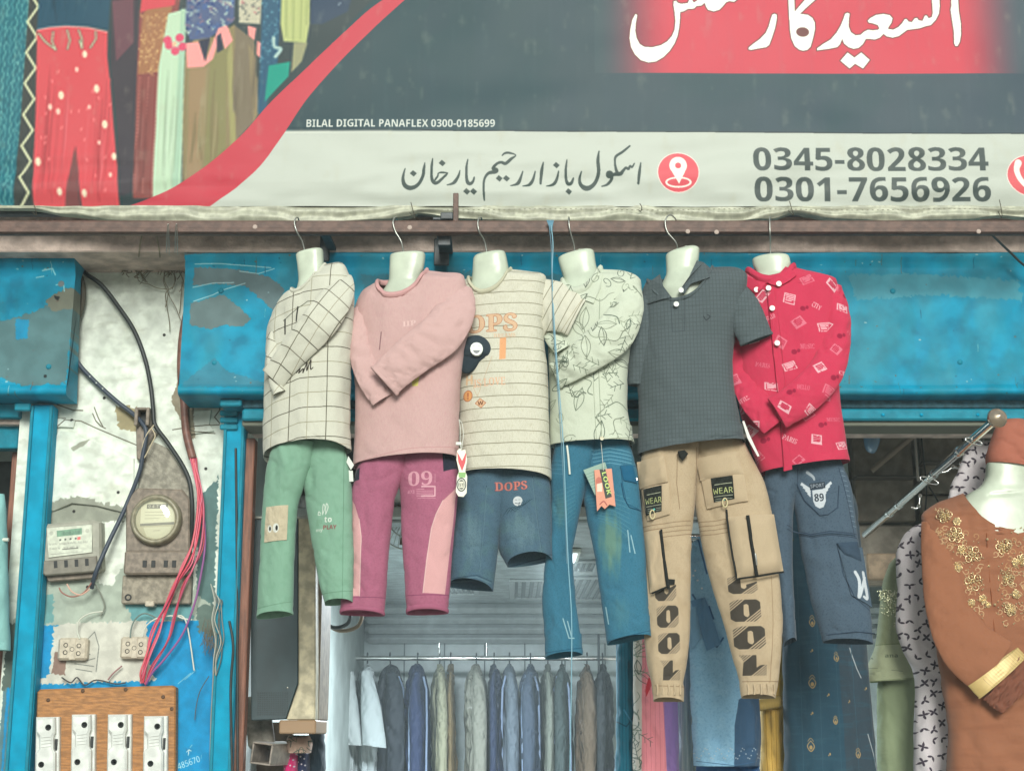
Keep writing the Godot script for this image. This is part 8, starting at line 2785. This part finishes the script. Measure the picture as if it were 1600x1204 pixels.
func rust_dress() -> void:
	var z := 0.2
	var t := thing("display_form", "pale green form with rust head cover, cut by the right edge", "mannequin", P(1575, 840, z))
	var nk := drape([[700, 1550, 1606, 4], [724, 1543, 1612, 5], [745, 1541, 1614, 5.2], [760, 1532, 1628, 5.4], [772, 1512, 1648, 6], [790, 1496, 1662, 6.6], [815, 1490, 1668, 7.2], [850, 1490, 1668, 7.6]], z, 0.0, {"amp": 0.001, "e": 0.8, "creases": [[1552, 772, 1600, 768, 3, -0.004]]})
	part("neck", tube_of(nk, 50, 56, 0.0), M.form, t)
	var hd := drape([[655, 1572, 1600, 2], [664, 1558, 1622, 4.4, 4], [690, 1548, 1624, 6, 6], [712, 1542, 1622, 6.4, 8], [724, 1543, 1618, 6.4, 10]], z, 0.0, {"amp": 0.006, "fx": 10.0, "fy": 10.0, "seed": 94, "creases": [[1548, 690, 1610, 680, 4, -0.004]]})
	one("head_cover", tube_of(hd, 36, 44, 0.02), cloth(rgb(176, 108, 88)), "rust orange cloth wrapped over the top of the right-hand form", "head cover")
	var base := rgb(160, 106, 78)
	var px := Rect2(1430, 760, 280, 480)
	var c := can(1430, 760, 1710, 1240, 2.4, base)
	mottle(c, 4, 0.02, 0.0, 0.5, rgb(146, 94, 68), 0.6, Vector2(2, 0.4))
	var er := RandomNumberGenerator.new()
	er.seed = 33
	for i in 170:                                  # couched scrolls round the neckline
		var u := er.randf_range(1476, 1640)
		var v := er.randf_range(790, 985)
		if absf(u - 1552) < 9 or (Vector2(u - 1556, v - 770) * Vector2(1.0, 0.9)).length() < 66 or absf(u - 1552) > 92 - (v - 790) * 0.24:
			continue
		var p := []
		for k in 6:
			p.append([u + cos(k * 1.1 + i) * (2.0 + k * 0.7), v + sin(k * 1.1 + i) * (2.0 + k * 0.7), 0.9])
		brush(c, p, rgb(214, 186, 142) if i % 3 else rgb(196, 158, 112))
	var m := cloth(Color.WHITE, {"tex": tex(c), "rim": 0.4})
	var d := drape([[770, 1506, 1644, 5.5], [776, 1490, 1662, 6.4], [786, 1464, 1686, 7], [804, 1440, 1708, 7.6], [840, 1441, 1706, 8.2], [900, 1446, 1700, 8.8], [1000, 1462, 1690, 9], [1080, 1474, 1692, 9], [1140, 1482, 1700, 9.4], [1204, 1480, 1706, 10], [1270, 1478, 1710, 10.4]], z, 0.0, {"amp": 0.011, "fx": 10.0, "fy": 1.8, "seed": 95, "px": px, "front": 0.07, "dip": 0.125, "vee": 1.0, "creases": [[1446, 812, 1490, 930, 6, -0.006], [1510, 1100, 1506, 1204, 8, 0.006], [1494, 1080, 1490, 1204, 6, -0.005]]})
	t = thing("kameez", "rust orange kameez with gold beaded flowers and gold cuff, at the right edge", "kameez", P(1575, 1270, z))
	part("body", tube_of(d, 76, 60, 0.0), m, t)
	var ms := cloth(base, {"rim": 0.4})
	var path := [[1466, 818, -3.0, 26, 5], [1470, 880, 1.0, 29, 5], [1482, 950, 2.6, 35, 4.6], [1512, 1008, 3.6, 45, 4.2], [1553, 1042, 4.0, 48, 3.6]]
	part("sleeve", sleeve_on(d, path, {"seed": 96, "amp": 0.006, "fy": 8.0}), ms, t)
	c = can(1510, 990, 1620, 1110, 4.0, rgb(190, 164, 104))
	for k in 22:
		var o := k * 5.0
		line(c, [1585 - o * 0.65 + 20, 1005 + o * 0.76 - 24, 1599 - o * 0.65 + 34, 1025 + o * 0.76 - 14], 1.0, rgb(146, 116, 66))
		line(c, [1588 - o * 0.65 + 20, 1007 + o * 0.76 - 24, 1602 - o * 0.65 + 34, 1027 + o * 0.76 - 14], 0.7, rgb(224, 206, 150))
	part("gold_cuff", sleeve_on(d, [[1552, 1041, 4.0, 49, 3.8], [1560, 1050, 4.1, 49.4, 3.8], [1568, 1058, 4.2, 49, 3.7]], {"cuffed": true, "px": Rect2(1510, 990, 110, 120), "amp": 0.002, "shut": false}), mat(Color.WHITE, 0.45, {"tex": tex(c), "metal": 0.15}), t)
	part("lace_edge", sleeve_on(d, [[1566, 1057, 4.2, 46, 3.4], [1580, 1070, 4.2, 45, 3.2], [1596, 1084, 4.0, 43, 3.0]], {"amp": 0.012, "fx": 60.0, "fy": 60.0, "shut": false}), cloth(rgb(132, 84, 66)), t)
	# beaded flowers: gold wire loops with beads
	var r := RandomNumberGenerator.new()
	r.seed = 21
	var gold := mat(rgb(228, 206, 160), 0.25, {"metal": 0.7})
	for q in [[1490, 806, 15], [1504, 838, 16], [1527, 870, 18], [1577, 858, 16], [1526, 914, 17], [1577, 908, 16], [1512, 862, 9], [1503, 890, 10], [1538, 942, 9], [1594, 884, 9], [1590, 934, 9], [1508, 816, 8], [1520, 948, 8], [1579, 958, 13], [1546, 950, 6], [1604, 880, 12], [1612, 930, 14], [1626, 900, 14]]:
		var s := Shape.new()
		var n := 6
		q[2] *= 0.85
		for k in n:
			var a: float = TAU * k / n + q[0]
			var lp := []
			for j in 9:
				var b := TAU * j / 8.0
				var u: float = q[0] + cos(a) * q[2] * 0.62 + cos(b) * q[2] * 0.3
				var v: float = q[1] + sin(a) * q[2] * 0.62 + sin(b) * q[2] * 0.34
				lp.append(on(d, u, v, 0.003))
			tube(s, spline(lp, 2), 0.0011, 5, false)
			for j in 2:
				lathe(s, on(d, q[0] + cos(a + j * 0.5) * q[2] * (0.62 - j * 0.3) + r.randf_range(-1, 1), q[1] + sin(a + j * 0.5) * q[2] * (0.62 - j * 0.3), 0.003), Vector3.BACK, [[-0.002, 0.002], [0.0, 0.0042], [0.003, 0.003], [0.0045, 0.0]], 8)
		lathe(s, on(d, q[0], q[1], 0.003), Vector3.BACK, [[-0.002, 0.003], [0.0, 0.005], [0.003, 0.004], [0.005, 0.0]], 8)
		part("beaded_flower", s, gold, t)
	var s2 := Shape.new()
	for i in 420:
		var u := r.randf_range(1476, 1640)
		var v := r.randf_range(795, 985)
		if absf(u - 1552) < 8 or (Vector2(u - 1556, v - 770) * Vector2(1.0, 0.9)).length() < 68 or absf(u - 1552) > 90 - (v - 790) * 0.24:
			continue
		lathe(s2, on(d, u, v, 0.002), Vector3.BACK, [[0, 0.002], [0.001, 0.0022], [0.002, 0.0]], 6)
	var sb := part("scattered_beads", s2, gold, t)
	sb.set_meta("kind", "stuff")
	for q in [[1552, 846], [1551, 889], [1556, 950]]:
		s2 = Shape.new()
		lathe(s2, on(d, q[0], q[1], 0.002), Vector3.BACK, [[0, 0.004], [0.003, 0.004], [0.005, 0.0]], 10)
		part("front_button", s2, gold, t)
	part("front_seam", seam(d, [1552, 836, 1551, 900, 1553, 1000]), cloth(rgb(150, 84, 50)), t)
